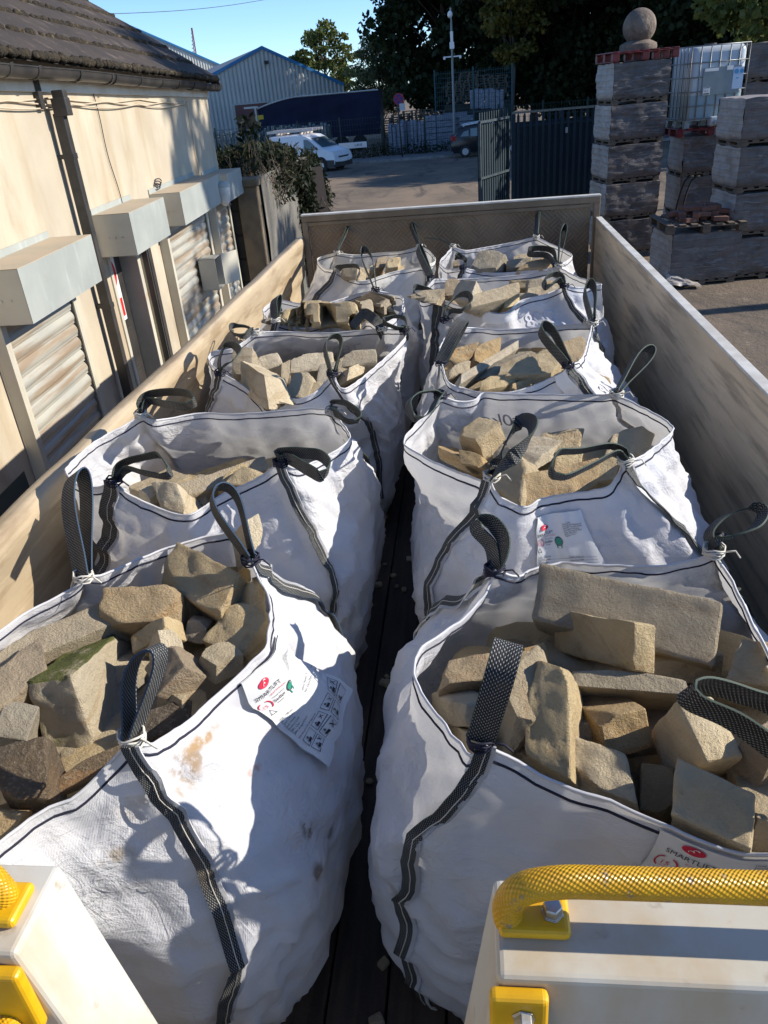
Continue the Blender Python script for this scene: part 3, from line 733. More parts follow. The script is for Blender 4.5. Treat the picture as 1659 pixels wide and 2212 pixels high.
class Bag:
    """sides run FL->FR (front), FR->BR (right), BR->BL (back), BL->FL (left); each side is a list of rim points"""
    def __init__(s, key, sides, cx, cy, hx, hy, seed, label, mat='cloth', tilt=0, bulge=.07, strap='strap_green', fold=1.0, group='white bulk bags of stone on the lorry bed'):
        s.key = key; s.strap = M[strap]; s.seed = seed
        rim = []
        for q in sides: rim += catmull(q, NS)[:-1]
        s.rim = rim; G = []
        cor = [(-1, -1), (1, -1), (1, 1), (-1, 1)]
        for j in range(NV + 1):
            v = (j / NV) ** 1.0; row = []
            w = smooth01(v / .46) ** .9
            sc = 1 + bulge * sin(pi * min(1, v * 1.05)) - .10 * smooth01((v - .72) / .28)
            for i in range(NU):
                r = rim[i]; q = i // NS; t = (i % NS) / NS
                a, b = cor[q], cor[(q + 1) % 4]
                px_ = a[0] + (b[0] - a[0]) * t; py_ = a[1] + (b[1] - a[1]) * t
                kn = (abs(px_) ** 5 + abs(py_) ** 5) ** .2
                rnd = 1 / kn; sw = .06 * sin(pi * t) * sin(pi * v)
                bx_ = cx + px_ * rnd * hx * (sc + sw); by_ = cy + py_ * rnd * hy * (sc + sw)
                z = r.z + (ZF + .012 - r.z) * v
                x = r.x + (bx_ - r.x) * w; y = r.y + (by_ - r.y) * w
                ct = min(t, 1 - t) * 2                        # 0 at a corner seam
                dx, dy = px_ * rnd, py_ * rnd; dl = sqrt(dx * dx + dy * dy); dx /= dl; dy /= dl
                S = s.seed * 13.7; ang = i / NU * 2 * pi
                ca, sa = cos(ang) * 1.0, sin(ang) * 1.0
                n1 = noise.noise((ca * 1.6 + S, sa * 1.6, v * 2.2))                       # stones pushing from inside
                n2 = noise.noise((ca * 2.2 + S, sa * 2.2, v * 9 + 5 + n1))               # slack folds across the face
                n3 = noise.noise((ca * 9 + S, sa * 9, v * 3 + 9 + n1 * .6))              # pleats running down
                n4 = noise.noise((ca * 5 + S, sa * 5, v * 17 - ct * 4 + 2))
                edge = smooth01(v / .10)
                n5 = noise.noise((ca * 3.4 + S, sa * 3.4 + n1, v * 6 + ang * .9)); n6 = noise.noise((ca * 5 - S, sa * 5 + n2, v * 8 - ang * 1.3))
                crs = (1 - abs(n5)) ** 9 * .007 + (1 - abs(n6)) ** 11 * .005
                rdg = (1 - abs(n2)) ** 4
                seam = (1 - ct) ** 4
                d = edge * (crs * fold + .030 * n1 * smooth01(v / .3) + fold * (.022 * rdg * (.4 + .6 * (1 - ct)) + .016 * n3 + .008 * n4)) + .006 * noise.noise((ca * 12 + S, sa * 12, v * 5))
                d += .008 * smooth01((v - .75) / .2) * noise.noise((ca * 14, sa * 14, v * 30 + S))
                d -= .010 * seam * edge * 0
                row.append(Vector((x + dx * d, y + dy * d, max(ZF + .006, z + .010 * edge * (1 - v) * n4))))
            G.append(row)
        s.G = G
        s.per = sum((G[NV // 2][i] - G[NV // 2][(i + 1) % NU]).length for i in range(NU))
        s.root = thing('bulk_bag', label, 'bulk bag', (cx, cy, ZF), 0, group)
        m = MB(); hgt = .9
        m.grid(lambda u, v: G[int(round(v * NV))][int(round(u * NU)) % NU], NU, NV, lambda u, v: (u * 3.7, v * .95), closed=True)
        s.body = keepworld(m.build('cloth_body', M[mat], smooth=True), s.root)
        # dark stitching under the hem, on the cloth
        m = MB(); pts = [s.S(i / (NU * 2), .030 + .006 * noise.noise((i * .08, s.seed, 0))) for i in range(NU * 2 + 1)]
        m.tube(pts, .0030, 5); o = m.build('rim_stitching', M['thread'], smooth=True); o.parent = s.body
        m = MB(); pts = [s.S(i / (NU * 2), .004) for i in range(NU * 2 + 1)]
        m.tube(pts, .0034, 6); o = m.build('hem', M[mat], smooth=True); o.parent = s.body
    def S(s, u, v):
        u = u % 1.0; v = max(0, min(1, v)); a = u * NU; b = v * NV; i = int(a); j = min(int(b), NV - 1); f = a - i; g_ = b - j; i2 = (i + 1) % NU; i %= NU
        G = s.G
        return (G[j][i] * (1 - f) + G[j][i2] * f) * (1 - g_) + (G[j + 1][i] * (1 - f) + G[j + 1][i2] * f) * g_
    def N(s, u, v):
        e = .006
        n = (s.S(u + e, v) - s.S(u - e, v)).cross(s.S(u, min(1, v + e * 2)) - s.S(u, max(0, v - e * 2)))
        return -n.normalized() if n.length > 1e-9 else Vector((0, 0, 1))
    def out(s, u, v):
        n = s.N(u, v); c = s.root.location; p = s.S(u, v)
        return n if n.dot(Vector((p.x - c.x, p.y - c.y, 0))) > 0 else -n
    def part(s, m, name, mat, **k): return keepworld(m.build(name, mat, **k), s.root)
    def seam(s, corner, v1=.78, width=.030, off=.008, slack=.005, drift=0.0):
        """webbing sewn down one corner"""
        u = corner * .25; pts = []; ws = []
        for k in range(46):
            v = v1 * k / 45; uu = u + drift * smooth01(v / .7) + slack * noise.noise((k * .13, s.seed * 3 + corner, 1.7)) * smooth01(k / 8)
            pts.append(s.S(uu, v) + s.out(uu, v) * (off + .004)); 
            ws.append((s.S(uu + .01, v) - s.S(uu - .01, v)).normalized() * 1.0 + s.out(uu, v) * (.45 * sin(k * .10 + s.seed)))
        m = MB(); m.ribbon(pts, ws, width, .004); s.part(m, 'corner_strap', s.strap)
        # white seam fold and its thread beside it
        m = MB(); pts2 = [p + ws[i].normalized() * (width * .5 + .004) for i, p in enumerate(pts)]
        m.ribbon(pts2, ws, .009, .003); s.part(m, 'seam_fold', M['cloth'])
        m = MB(); m.tube([p + s.out(u, v1 * i / 45) * .003 + ws[i].normalized() * width * .12 for i, p in enumerate(pts)], .0010, 4); s.part(m, 'strap_stitching', M['white_thread'])
    def loop(s, base, tip, zb, zt, lat, width=.045, twist=0):
        """standing loop: base and tip in photo pixels at given heights, opening along lat"""
        b = onz(*base, zb); t = onz(*tip, zt); lat = Vector(lat); ax = t - b; pts = []
        for k in range(33):
            a = k / 32; side = sin(2 * pi * a) if False else (1 - 2 * a)
            hgt = sin(pi * a) ** .75; wid = sin(2 * pi * a)
            pts.append(b + ax * hgt + lat * wid * 1.0 + lat * .25 * (1 - 2 * a))
        wn_ = ax.cross(lat).normalized(); ws = []
        for k in range(33): ws.append((Matrix.Rotation(twist * (k / 32 - .5), 3, ax.normalized()) @ wn_))
        m = MB(); m.ribbon(pts, ws, width, .004); s.tie(b, m); return s.part(m, 'lifting_loop', s.strap)
    def ploop(s, pix, zb, zp, width=.045, hint=None, bias=0.0):
        """loop that flops over: traced path, rising from zb to zp and back"""
        n = len(pix); P = []
        for k, p in enumerate(pix):
            a = k / (n - 1); P.append(onz(p[0], p[1], zb + (zp - zb) * sin(pi * a) + bias * sin(2 * pi * a)))
        pts = catmull(P, 48)
        nn = Vector((0, 0, 0)); c = sum(pts, Vector()) / len(pts)
        for a, b in zip(pts, pts[1:]): nn += (a - c).cross(b - c)
        nn.normalize()
        if hint: nn = Vector(hint).normalized()
        m = MB(); m.ribbon(pts, nn, width, .004); s.tie(P[0], m); return s.part(m, 'lifting_loop', s.strap)
    def tie(s, p, m):
        mm = MB()
        for q in range(4):
            a = rng.uniform(0, 6); pts = [p + Vector((.024 * cos(t), .024 * sin(t), .006 * q - .01 + .004 * sin(3 * t + a))) for t in [2 * pi * i / 10 for i in range(11)]]
            mm.tube(pts, .0028, 4)
        mm.tube([p + Vector((.02, -.01, 0)), p + Vector((.04, -.025, .012)), p + Vector((.055, -.02, -.01))], .0022, 4)
        s.part(mm, 'loop_tie', M['white_thread'] if rng.random() < .5 else M['thread'], smooth=True)

A = lambda x, y: (.463 * x, 1042 + .463 * y)
B = lambda x, y: (768 + .5371 * x, 1042 + .5371 * y)
D = lambda x, y: (823 + .504 * x, 603 + .504 * y)
E_ = lambda x, y: (110 + .496 * x, 603 + .496 * y)
F_ = lambda x, y: (603.5 + .496 * x, 411 + .496 * y)
G3 = lambda x, y: (137 + .248 * x, 823 + .248 * y)
G1 = lambda x, y: (384 + .2644 * x, 466 + .2644 * y)
def rimz(pts): return [onz(p[0], p[1], p[2]) for p in pts]
bags = {}
# --- front left
FL1 = Vector((-1.25, .66, CAM.z - 1.02)); 
s_front = [FL1, Vector((-1.0, .60, CAM.z - 1.10))] + rimz([(60, 1769, -1.10), (148, 1727, -1.10), (208, 1676, -1.08), (250, 1630, -1.05), (277, 1604, -1.02)])
s_right = rimz([(277, 1604, -1.02), (333, 1600, -1.05), (417, 1545, -1.09), (491, 1477, -1.10), (569, 1399, -1.09), (580, 1360, -1.09), (583, 1301, -1.09), (560, 1250, -1.06), (541, 1206, -1.02)])
s_back = rimz([(541, 1206, -1.02), (528, 1160, -1.06), (491, 1149, -1.08), (407, 1167, -1.08), (324, 1195, -1.08), (231, 1236, -1.06), (181, 1244, -1.03)])
s_left = rimz([(181, 1244, -1.03), (167, 1262, -1.05), (130, 1283, -1.06), (46, 1329, -1.06), (0, 1361, -1.06), (-100, 1440, -1.06), (-220, 1570, -1.05)]) + [FL1]
M['cloth_smeared'] = mat_cloth('woven_white_cloth_smeared', (.69, .695, .735), (.72, .715, .72), tuple((u * 3.7, v * .95, 0, ru, rv, 1, c, a) for u, v, ru, rv, c, a in ((.283, .085, .09, .045, (.33, .21, .10), .9), (.305, .060, .10, .022, (.45, .27, .10), .9), (.268, .13, .05, .03, (.42, .30, .17), .7), (.312, .36, .030, .035, (.06, .04, .035), 1), (.297, .43, .025, .03, (.16, .11, .09), .9), (.325, .45, .03, .018, (.12, .08, .07), .8), (.318, .20, .035, .012, (.48, .22, .14), .8), (.205, .16, .05, .025, (.44, .34, .2), .7), (.23, .10, .05, .05, (.45, .36, .24), .5))))
L1 = Bag('L1', [s_front, s_right, s_back, s_left], -.86, 1.40, .455, .50, 1, 'front left white bulk bag with a tilted document pocket and brown dirt smears', strap='strap_blue', bulge=.07, mat='cloth_smeared')
# --- front right
FR1 = Vector((.86, .80, CAM.z - 1.03))
s_front = rimz([(1039, 1600, -1.02), (1060, 1612, -1.04), (1112, 1638, -1.07), (1198, 1686, -1.10), (1273, 1713, -1.11), (1359, 1745, -1.12), (1450, 1786, -1.12), (1520, 1815, -1.12), (1595, 1838, -1.12), (1680, 1842, -1.10), (1800, 1835, -1.06)]) + [FR1]
s_right = [FR1] + rimz([(1830, 1640, -1.05), (1720, 1490, -1.06), (1649, 1391, -1.07), (1606, 1300, -1.06), (1570, 1232, -1.04), (1542, 1190, -1.01)])
s_back = rimz([(1542, 1190, -1.01), (1498, 1208, -1.04), (1412, 1222, -1.06), (1305, 1219, -1.07), (1224, 1214, -1.07), (1165, 1222, -1.07), (1117, 1242, -1.06), (1070, 1228, -1.01)])
s_left = rimz([(1070, 1228, -1.01), (1053, 1273, -1.05), (1010, 1327, -1.07), (951, 1370, -1.07), (905, 1402, -1.06), (894, 1445, -1.06), (913, 1498, -1.07), (951, 1552, -1.08), (1000, 1612, -1.07), (1025, 1628, -1.05), (1039, 1600, -1.02)])
R1 = Bag('R1', [s_front, s_right, s_back, s_left], .295, 1.42, .49, .45, 2, 'front right white bulk bag with two long stone blocks across its back', bulge=.06)
# --- second left
s_front = rimz([(243, 1037, -1.0), (284, 1069, -1.05), (333, 1092, -1.09), (383, 1109, -1.11), (408, 1110, -1.11), (437, 1096, -1.11), (467, 1074, -1.10), (502, 1056, -1.09), (546, 1037, -1.07), (581, 1014, -1.04), (606, 996, -1.0)])
s_right = rimz([(606, 996, -1.0), (640, 1010, -1.03), (680, 995, -1.05), (720, 975, -1.05), (755, 948, -1.05), (748, 925, -1.05), (729, 903, -1.03), (714, 886, -1.0)])
s_back = rimz([(714, 886, -1.0), (680, 881, -1.03), (606, 886, -1.05), (507, 893, -1.06), (432, 891, -1.06), (373, 901, -1.05), (328, 906, -1.02), (306, 895, -.99)])
s_left = rimz([(306, 895, -.99), (264, 920, -1.01), (209, 950, -1.02), (160, 990, -1.02), (142, 1016, -1.01), (160, 1040, -1.03), (200, 1052, -1.04), (230, 1045, -1.02), (243, 1037, -1.0)])
L2 = Bag('L2', [s_front, s_right, s_back, s_left], -.87, 2.52, .43, .45, 3, 'high sided white bulk bag with few stones, second in the left row', strap='strap_green')
# --- second right
s_front = rimz([(1060, 1026, -1.0), (1067, 1057, -1.04), (1095, 1079, -1.08), (1135, 1094, -1.10), (1166, 1077, -1.10), (1216, 1067, -1.10), (1277, 1059, -1.09), (1319, 1045, -1.07), (1340, 1012, -1.03), (1352, 994, -1.0)])
s_right = rimz([(1352, 994, -1.0), (1372, 990, -1.02), (1392, 980, -1.03), (1423, 956, -1.04), (1453, 926, -1.04), (1428, 900, -1.04), (1377, 873, -1.03), (1331, 850, -1.0)])
s_back = rimz([(1331, 850, -1.0), (1277, 852, -1.03), (1176, 850, -1.04), (1100, 850, -1.04), (1045, 847, -1.04), (1025, 862, -1.05), (989, 865, -1.04), (953, 853, -1.0)])
s_left = rimz([(953, 853, -1.0), (924, 888, -1.03), (894, 920, -1.05), (873, 951, -1.05), (899, 976, -1.06), (949, 1001, -1.07), (1014, 1027, -1.06), (1045, 1037, -1.04), (1060, 1026, -1.0)])
R2 = Bag('R2', [s_front, s_right, s_back, s_left], .30, 2.50, .45, .45, 4, 'white bulk bag, second in the right row, document pocket on its front', bulge=.09)
# --- third left
s_front = rimz([(475, 804, -1.02), (507, 821, -1.05), (541, 846, -1.09), (566, 878, -1.14), (580, 892, -1.15), (592, 876, -1.13), (606, 857, -1.11), (646, 861, -1.11), (680, 846, -1.09), (705, 822, -1.06), (718, 804, -1.02)])
s_right = rimz([(718, 804, -1.02), (727, 828, -1.06), (745, 838, -1.08), (780, 816, -1.09), (814, 787, -1.09), (854, 752, -1.08), (876, 724, -1.06), (871, 711, -1.02)])
s_back = rimz([(871, 711, -1.02), (804, 711, -1.05), (705, 718, -1.06), (606, 715, -1.05), (551, 717, -1.02)])
s_left = rimz([(551, 717, -1.02), (527, 737, -1.05), (500, 752, -1.06), (465, 757, -1.06), (451, 768, -1.06), (457, 787, -1.06), (475, 804, -1.02)])
L3 = Bag('L3', [s_front, s_right, s_back, s_left], -.87, 3.72, .44, .45, 5, 'white bulk bag, third in the left row, with tall pale blocks')
# --- third right
s_front = rimz([(955, 787, -1.02), (969, 825, -1.06), (1004, 837, -1.09), (1045, 847, -1.10), (1105, 845, -1.10), (1151, 832, -1.09), (1186, 817, -1.08), (1216, 802, -1.05), (1227, 788, -1.02)])
s_right = rimz([(1227, 788, -1.02), (1245, 782, -1.05), (1258, 769, -1.06), (1268, 740, -1.06), (1279, 699, -1.02)])
s_back = rimz([(1279, 699, -1.02), (1226, 700, -1.05), (1151, 707, -1.06), (1075, 711, -1.06), (1025, 707, -1.05), (985, 708, -1.02)])
s_left = rimz([(985, 708, -1.02), (965, 725, -1.05), (950, 750, -1.06), (950, 775, -1.04), (955, 787, -1.02)])
R3 = Bag('R3', [s_front, s_right, s_back, s_left], .28, 3.64, .47, .45, 6, 'white bulk bag, third in the right row, with a narrow stone bar')
# --- fourth left
s_front = rimz([(594, 690, -1.02), (611, 698, -1.06), (638, 706, -1.08), (664, 707, -1.08), (712, 697, -1.07), (736, 697, -1.07), (759, 706, -1.08), (775, 708, -1.08), (791, 694, -1.06), (815, 702, -1.02)])
s_right = rimz([(815, 702, -1.02), (850, 688, -1.05), (868, 665, -1.06), (868, 640, -1.06), (840, 632, -1.05), (811, 626, -1.02)])
s_back = rimz([(811, 626, -1.02), (780, 632, -1.05), (752, 640, -1.06), (700, 655, -1.07), (650, 655, -1.07), (600, 645, -1.05)])
s_left = rimz([(600, 645, -1.05), (570, 665, -1.06), (575, 685, -1.05), (594, 690, -1.02)])
L4 = Bag('L4', [s_front, s_right, s_back, s_left], -.86, 4.72, .47, .44, 7, 'white bulk bag, fourth in the left row, heaped with rough stone', fold=.8)
# --- fourth right
s_front = rimz([(946, 638, -1.02), (965, 650, -1.06), (1025, 667, -1.08), (1089, 675, -1.09), (1124, 649, -1.06), (1174, 636, -1.05), (1205, 624, -1.04), (1218, 612, -1.0)])
s_right = rimz([(1218, 612, -1.0), (1248, 620, -1.03), (1280, 617, -1.04), (1299, 613, -1.03), (1250, 598, -1.03), (1207, 576, -1.0)])
s_back = rimz([(1207, 576, -1.0), (1150, 590, -1.05), (1080, 597, -1.06), (1000, 602, -1.06), (938, 602, -1.02)])
s_left = rimz([(938, 602, -1.02), (920, 622, -1.05), (905, 640, -1.06), (915, 652, -1.06), (946, 638, -1.02)])
R4 = Bag('R4', [s_front, s_right, s_back, s_left], .27, 4.70, .50, .45, 8, 'white bulk bag, fourth in the right row, inked number on its front', fold=.8)
# --- fifth left
s_front = rimz([(727, 582, -1.10), (747, 596, -1.14), (772, 606, -1.16), (797, 604, -1.16), (820, 596, -1.15), (851, 586, -1.14), (881, 580, -1.13), (915, 575, -1.10)])
s_right = rimz([(915, 575, -1.10), (940, 562, -1.12), (926, 541, -1.13), (905, 531, -1.10)])
s_back = rimz([(905, 531, -1.10), (870, 542, -1.13), (827, 545, -1.14), (770, 550, -1.14), (727, 545, -1.10)])
s_left = rimz([(727, 545, -1.10), (700, 552, -1.14), (685, 560, -1.15), (700, 578, -1.15), (727, 582, -1.10)])
L5 = Bag('L5', [s_front, s_right, s_back, s_left], -.80, 5.95, .47, .46, 9, 'off white bulk bag in the far left corner by the tailgate', mat='cream_cloth')
# --- fifth right
s_front = rimz([(1000, 577, -1.08), (1030, 584, -1.12), (1075, 589, -1.14), (1149, 584, -1.13), (1180, 580, -1.12), (1200, 575, -1.08)])
s_right = rimz([(1200, 575, -1.08), (1225, 562, -1.12), (1234, 548, -1.13), (1190, 526, -1.12), (1158, 511, -1.08)])
s_back = rimz([(1158, 511, -1.08), (1100, 524, -1.12), (1040, 535, -1.13), (1005, 540, -1.12), (978, 531, -1.08)])
s_left = rimz([(978, 531, -1.08), (962, 550, -1.11), (950, 566, -1.12), (965, 580, -1.12), (1000, 577, -1.08)])
R5 = Bag('R5', [s_front, s_right, s_back, s_left], .30, 5.92, .49, .46, 10, 'white bulk bag in the far right corner by the tailgate')

# loops and corner straps
L1.loop((285, 1590), (322, 1400), -1.02, -.86, (.028, 0, .012)); L1.seam(1, .66, drift=-.045)
L1.loop((180, 1243), (163, 1022), -1.03, -.85, (.006, .035, 0), .058); L1.seam(3, .5)
L1.loop((541, 1206), (472, 1052), -1.02, -.88, (.022, .022, 0)); L1.seam(2, .5)
L1.loop(tuple((-300, 1800)), (-330, 1650), -1.02, -.85, (.03, 0, 0))
R1.loop((1039, 1596), (1097, 1396), -1.02, -.83, (.006, .03, 0), .050); R1.seam(0, .9, .028, slack=.009)
R1.ploop([(1069, 1228), (1060, 1180), (1030, 1145), (1032, 1124), (1062, 1130), (1087, 1162), (1085, 1195), (1070, 1228)], -1.01, -.93, .045, (.6, -.5, .6)); R1.seam(3, .5)
R1.ploop([(1542, 1188), (1532, 1150), (1570, 1113), (1625, 1100), (1645, 1112), (1630, 1140), (1580, 1158), (1552, 1165), (1545, 1188)], -1.01, -.94, .045, (.2, -.75, .6)); R1.seam(2, .5)
R1.ploop([(1800, 1690), (1700, 1545), (1600, 1500), (1520, 1478), (1484, 1490), (1500, 1518), (1590, 1560), (1700, 1640), (1800, 1720)], -1.03, -.90, .062, (.25, -.45, .85)); R1.seam(1, .5)
L2.ploop([G3(440, 870), G3(470, 760), G3(560, 700), G3(700, 665), G3(820, 648), G3(880, 700), G3(925, 790), G3(885, 830), G3(720, 805), G3(560, 770), G3(470, 850)], -1.0, -.93, .045, (.1, -.7, .7)); L2.seam(0, .75, .05)
L2.ploop([G3(672, 285), G3(655, 215), G3(720, 130), G3(860, 100), G3(1010, 98), G3(1115, 125), G3(1140, 185), G3(1060, 222), G3(900, 205), G3(740, 180), G3(690, 285)], -.99, -.93, .045, (.1, -.6, .8)); L2.seam(3, .4)
L2.ploop([E_(1000, 795), E_(985, 765), E_(1030, 757), E_(1090, 757), E_(1170, 768), E_(1212, 812), E_(1180, 856), E_(1120, 830), E_(1040, 785), E_(1005, 795)], -1.0, -.96, .045, (.3, -.4, .85)); L2.seam(1, .75, .026, drift=-.015)
L2.ploop([E_(1222, 572), E_(1225, 538), E_(1290, 545), E_(1340, 585), E_(1335, 615), E_(1290, 615), E_(1250, 590), E_(1225, 575)], -1.0, -.96, .042, (.2, -.8, .55)); L2.seam(2, .7)
R2.ploop([D(475, 840), D(505, 760), D(560, 655), D(600, 605), D(648, 618), D(642, 680), D(570, 760), D(505, 810), D(478, 842)], -1.0, -.88, .045, (.45, .5, .7)); R2.seam(0, .8, slack=.006)
R2.ploop([D(1048, 775), D(1050, 740), D(980, 715), D(855, 735), D(762, 745), D(730, 800), D(742, 840), D(800, 845), D(900, 800), D(1005, 748), D(1050, 778)], -1.0, -.93, .045, (.1, -.7, .7)); R2.seam(1, .75)
R2.ploop([D(255, 495), D(222, 480), D(150, 495), D(118, 540), D(150, 595), D(205, 575), D(235, 525), D(255, 497)], -1.0, -.95, .045, (.3, -.8, .45)); R2.seam(3, .5)
R2.loop((1332, 849), (1404, 753), -1.0, -.92, (.020, .0, -.012)); R2.seam(2, .5)
L3.loop((718, 806), (720, 726), -1.02, -.90, (.028, .02, 0)); L3.seam(1, .75)
L3.ploop([(475, 804), (474, 777), (485, 750), (505, 748), (516, 760), (503, 778), (486, 790), (476, 804)], -1.02, -.94, .045, (.5, -.7, .4)); L3.seam(0, .7)
L3.ploop([(551, 716), (530, 705), (502, 706), (503, 720), (525, 724), (545, 716)], -1.02, -.98, .045, (.1, -.8, .5)); L3.seam(3, .4)
L3.ploop([(873, 711), (850, 706), (829, 694), (850, 684), (872, 688), (878, 700), (874, 711)], -1.02, -.97, .05, (.1, -.8, .5)); L3.seam(2, .6)
R3.loop((953, 782), (999, 691), -1.02, -.88, (.012, .035, 0), .05); R3.seam(0, .7)
R3.loop((1227, 788), (1172, 703), -1.02, -.91, (.022, .012, 0), .05); R3.seam(1, .55)
R3.ploop([(960, 690), (962, 668), (985, 642), (1010, 638), (1017, 652), (1000, 668), (975, 675), (962, 692)], -1.02, -.94, .05, (.2, -.8, .5)); R3.seam(3, .6)
R3.loop((1281, 697), (1272, 612), -1.02, -.92, (.024, .012, 0), .055); R3.seam(2, .4)
L4.loop((595, 690), (597, 642), -1.02, -.94, (.006, .03, 0), .05); L4.seam(0, .7)
L4.ploop([(826, 708), (808, 690), (789, 677), (778, 685), (762, 706)], -1.02, -.96, .05, (.2, .5, .8)); L4.seam(1, .5)
L4.loop((811, 625), (787, 538), -1.02, -.88, (.030, -.01, 0), .045); L4.seam(2, .4)
L4.seam(3, .3)
R4.ploop([(946, 638), (922, 624), (897, 622), (895, 636), (915, 646), (944, 640)], -1.02, -.97, .05, (.1, -.7, .6)); R4.seam(0, .9, .055)
R4.ploop([(1219, 617), (1214, 600), (1198, 592), (1176, 603), (1182, 620), (1205, 606), (1217, 618)], -1.0, -.95, .05, (.2, -.7, .6)); R4.seam(1, .7)
R4.loop((931, 600), (903, 534), -1.02, -.93, (.006, .03, 0), .055); R4.loop((1207, 573), (1219, 490), -1.0, -.90, (.020, .02, 0), .05); R4.seam(2, .3); R4.seam(3, .5)
L5.loop((728, 545), (760, 474), -1.10, -1.0, (.008, .03, 0), .05); L5.loop((906, 531), (881, 463), -1.10, -1.0, (.008, .03, 0), .05)
L5.ploop([(729, 582), (737, 576), (768, 575), (777, 585), (771, 602)], -1.10, -1.05, .05, (.1, -.8, .5)); L5.seam(0, .6, .05); L5.seam(1, .5); L5.seam(2, .3); L5.seam(3, .3)
R5.loop((1158, 511), (1164, 438), -1.08, -.97, (.008, .03, 0), .055)
R5.ploop([(1202, 573), (1196, 545), (1172, 536), (1143, 539), (1146, 549), (1180, 552), (1200, 573)], -1.08, -1.03, .05, (.1, -.6, .8)); R5.ploop([(1000, 577), (1003, 560), (985, 555), (992, 552), (1008, 565), (1001, 577)], -1.08, -1.03, .05, (.1, -.8, .5)); R5.seam(0, .4); R5.seam(1, .4); R5.seam(2, .3); R5.seam(3, .3)
R5.ploop([(978, 531), (950, 517), (915, 514), (950, 518), (978, 533)], -1.08, -1.02, .008, (.1, -.8, .5))

# ------------------------------------------------------------------ stones: every block a thing of its own
def rock_mesh(name, ea, eb, ec, seed, n=11, k=34, rough=1.0, chips=4):
    """a hewn block spanned by three edge vectors, worn corners, chipped facets; centred on its own middle"""
    r = random.Random(seed); m = MB(); idx = {}; vs = []; fs = []
    def vid(i, j, l):
        q = (i, j, l)
        if q not in idx: idx[q] = len(vs); vs.append(Vector((2 * i / n - 1, 2 * j / n - 1, 2 * l / n - 1)))
        return idx[q]
    for a in range(n):
        for b in range(n):
            fs.append((vid(a, b, 0), vid(a, b + 1, 0), vid(a + 1, b + 1, 0), vid(a + 1, b, 0)))
            fs.append((vid(a, b, n), vid(a + 1, b, n), vid(a + 1, b + 1, n), vid(a, b + 1, n)))
            fs.append((vid(a, 0, b), vid(a + 1, 0, b), vid(a + 1, 0, b + 1), vid(a, 0, b + 1)))
            fs.append((vid(a, n, b), vid(a, n, b + 1), vid(a + 1, n, b + 1), vid(a + 1, n, b)))
            fs.append((vid(0, a, b), vid(0, a, b + 1), vid(0, a + 1, b + 1), vid(0, a + 1, b)))
            fs.append((vid(n, a, b), vid(n, a + 1, b), vid(n, a + 1, b + 1), vid(n, a, b + 1)))
    la, lb, lc = ea.length, eb.length, ec.length
    planes = []
    for _ in range(chips):
        d = Vector([r.choice((-1, 1)) * r.uniform(.25, 1) for _ in range(3)]); d.normalize()
        ext = abs(d.x) + abs(d.y) + abs(d.z); planes.append((d, ext * r.uniform(.78, .96)))
    warp = [Vector([r.uniform(-.05, .05) for _ in range(3)]) for _ in range(8)]
    S = seed * 3.17; out = []; mn = min(la, lb, lc)
    flip = ea.cross(eb).dot(ec) < 0
    for p in vs:
        p = Vector([math.copysign(abs(c) ** .7, c) for c in p]) # denser near the edges
        q = (abs(p.x) ** k + abs(p.y) ** k + abs(p.z) ** k) ** (1 / k)
        p = p / max(q, 1e-6) * max(abs(p.x), abs(p.y), abs(p.z)) * 1.08
        for d, o in planes:
            e = p.dot(d) - o
            if e > 0: p = p - d * e
        wv = Vector((0, 0, 0))
        for ci in range(8):
            sx, sy, sz = (ci & 1) * 2 - 1, (ci >> 1 & 1) * 2 - 1, (ci >> 2 & 1) * 2 - 1
            wv += warp[ci] * (1 + p.x * sx) * (1 + p.y * sy) * (1 + p.z * sz) / 8
        w = (p + wv); x = ea * (w.x / 2) + eb * (w.y / 2) + ec * (w.z / 2)
        nn = x.normalized()
        s1 = noise.noise(x * 9 + Vector((S, 0, 0))) * .010 + noise.noise(x * 24 + Vector((0, S, 0))) * .006 + noise.noise(x * 55 + Vector((0, 0, S))) * .0028
        out.append(x + nn * s1 * .75 * rough * min(1.6, mn / .12 + .3))
    if flip: fs = [f[::-1] for f in fs]
    m.add(out, fs); 
    return m
ZS = {'L1': -1.16, 'R1': -1.16, 'L2': -1.22, 'R2': -1.20, 'L3': -1.16, 'R3': -1.14, 'L4': -1.13, 'R4': -1.12, 'L5': -1.20, 'R5': -1.18}
BAGN = {'L1': 'front left bag', 'R1': 'front right bag', 'L2': 'second left bag', 'R2': 'second right bag', 'L3': 'third left bag', 'R3': 'third right bag', 'L4': 'fourth left bag', 'R4': 'fourth right bag', 'L5': 'far left bag', 'R5': 'far right bag'}
stone_n = 0
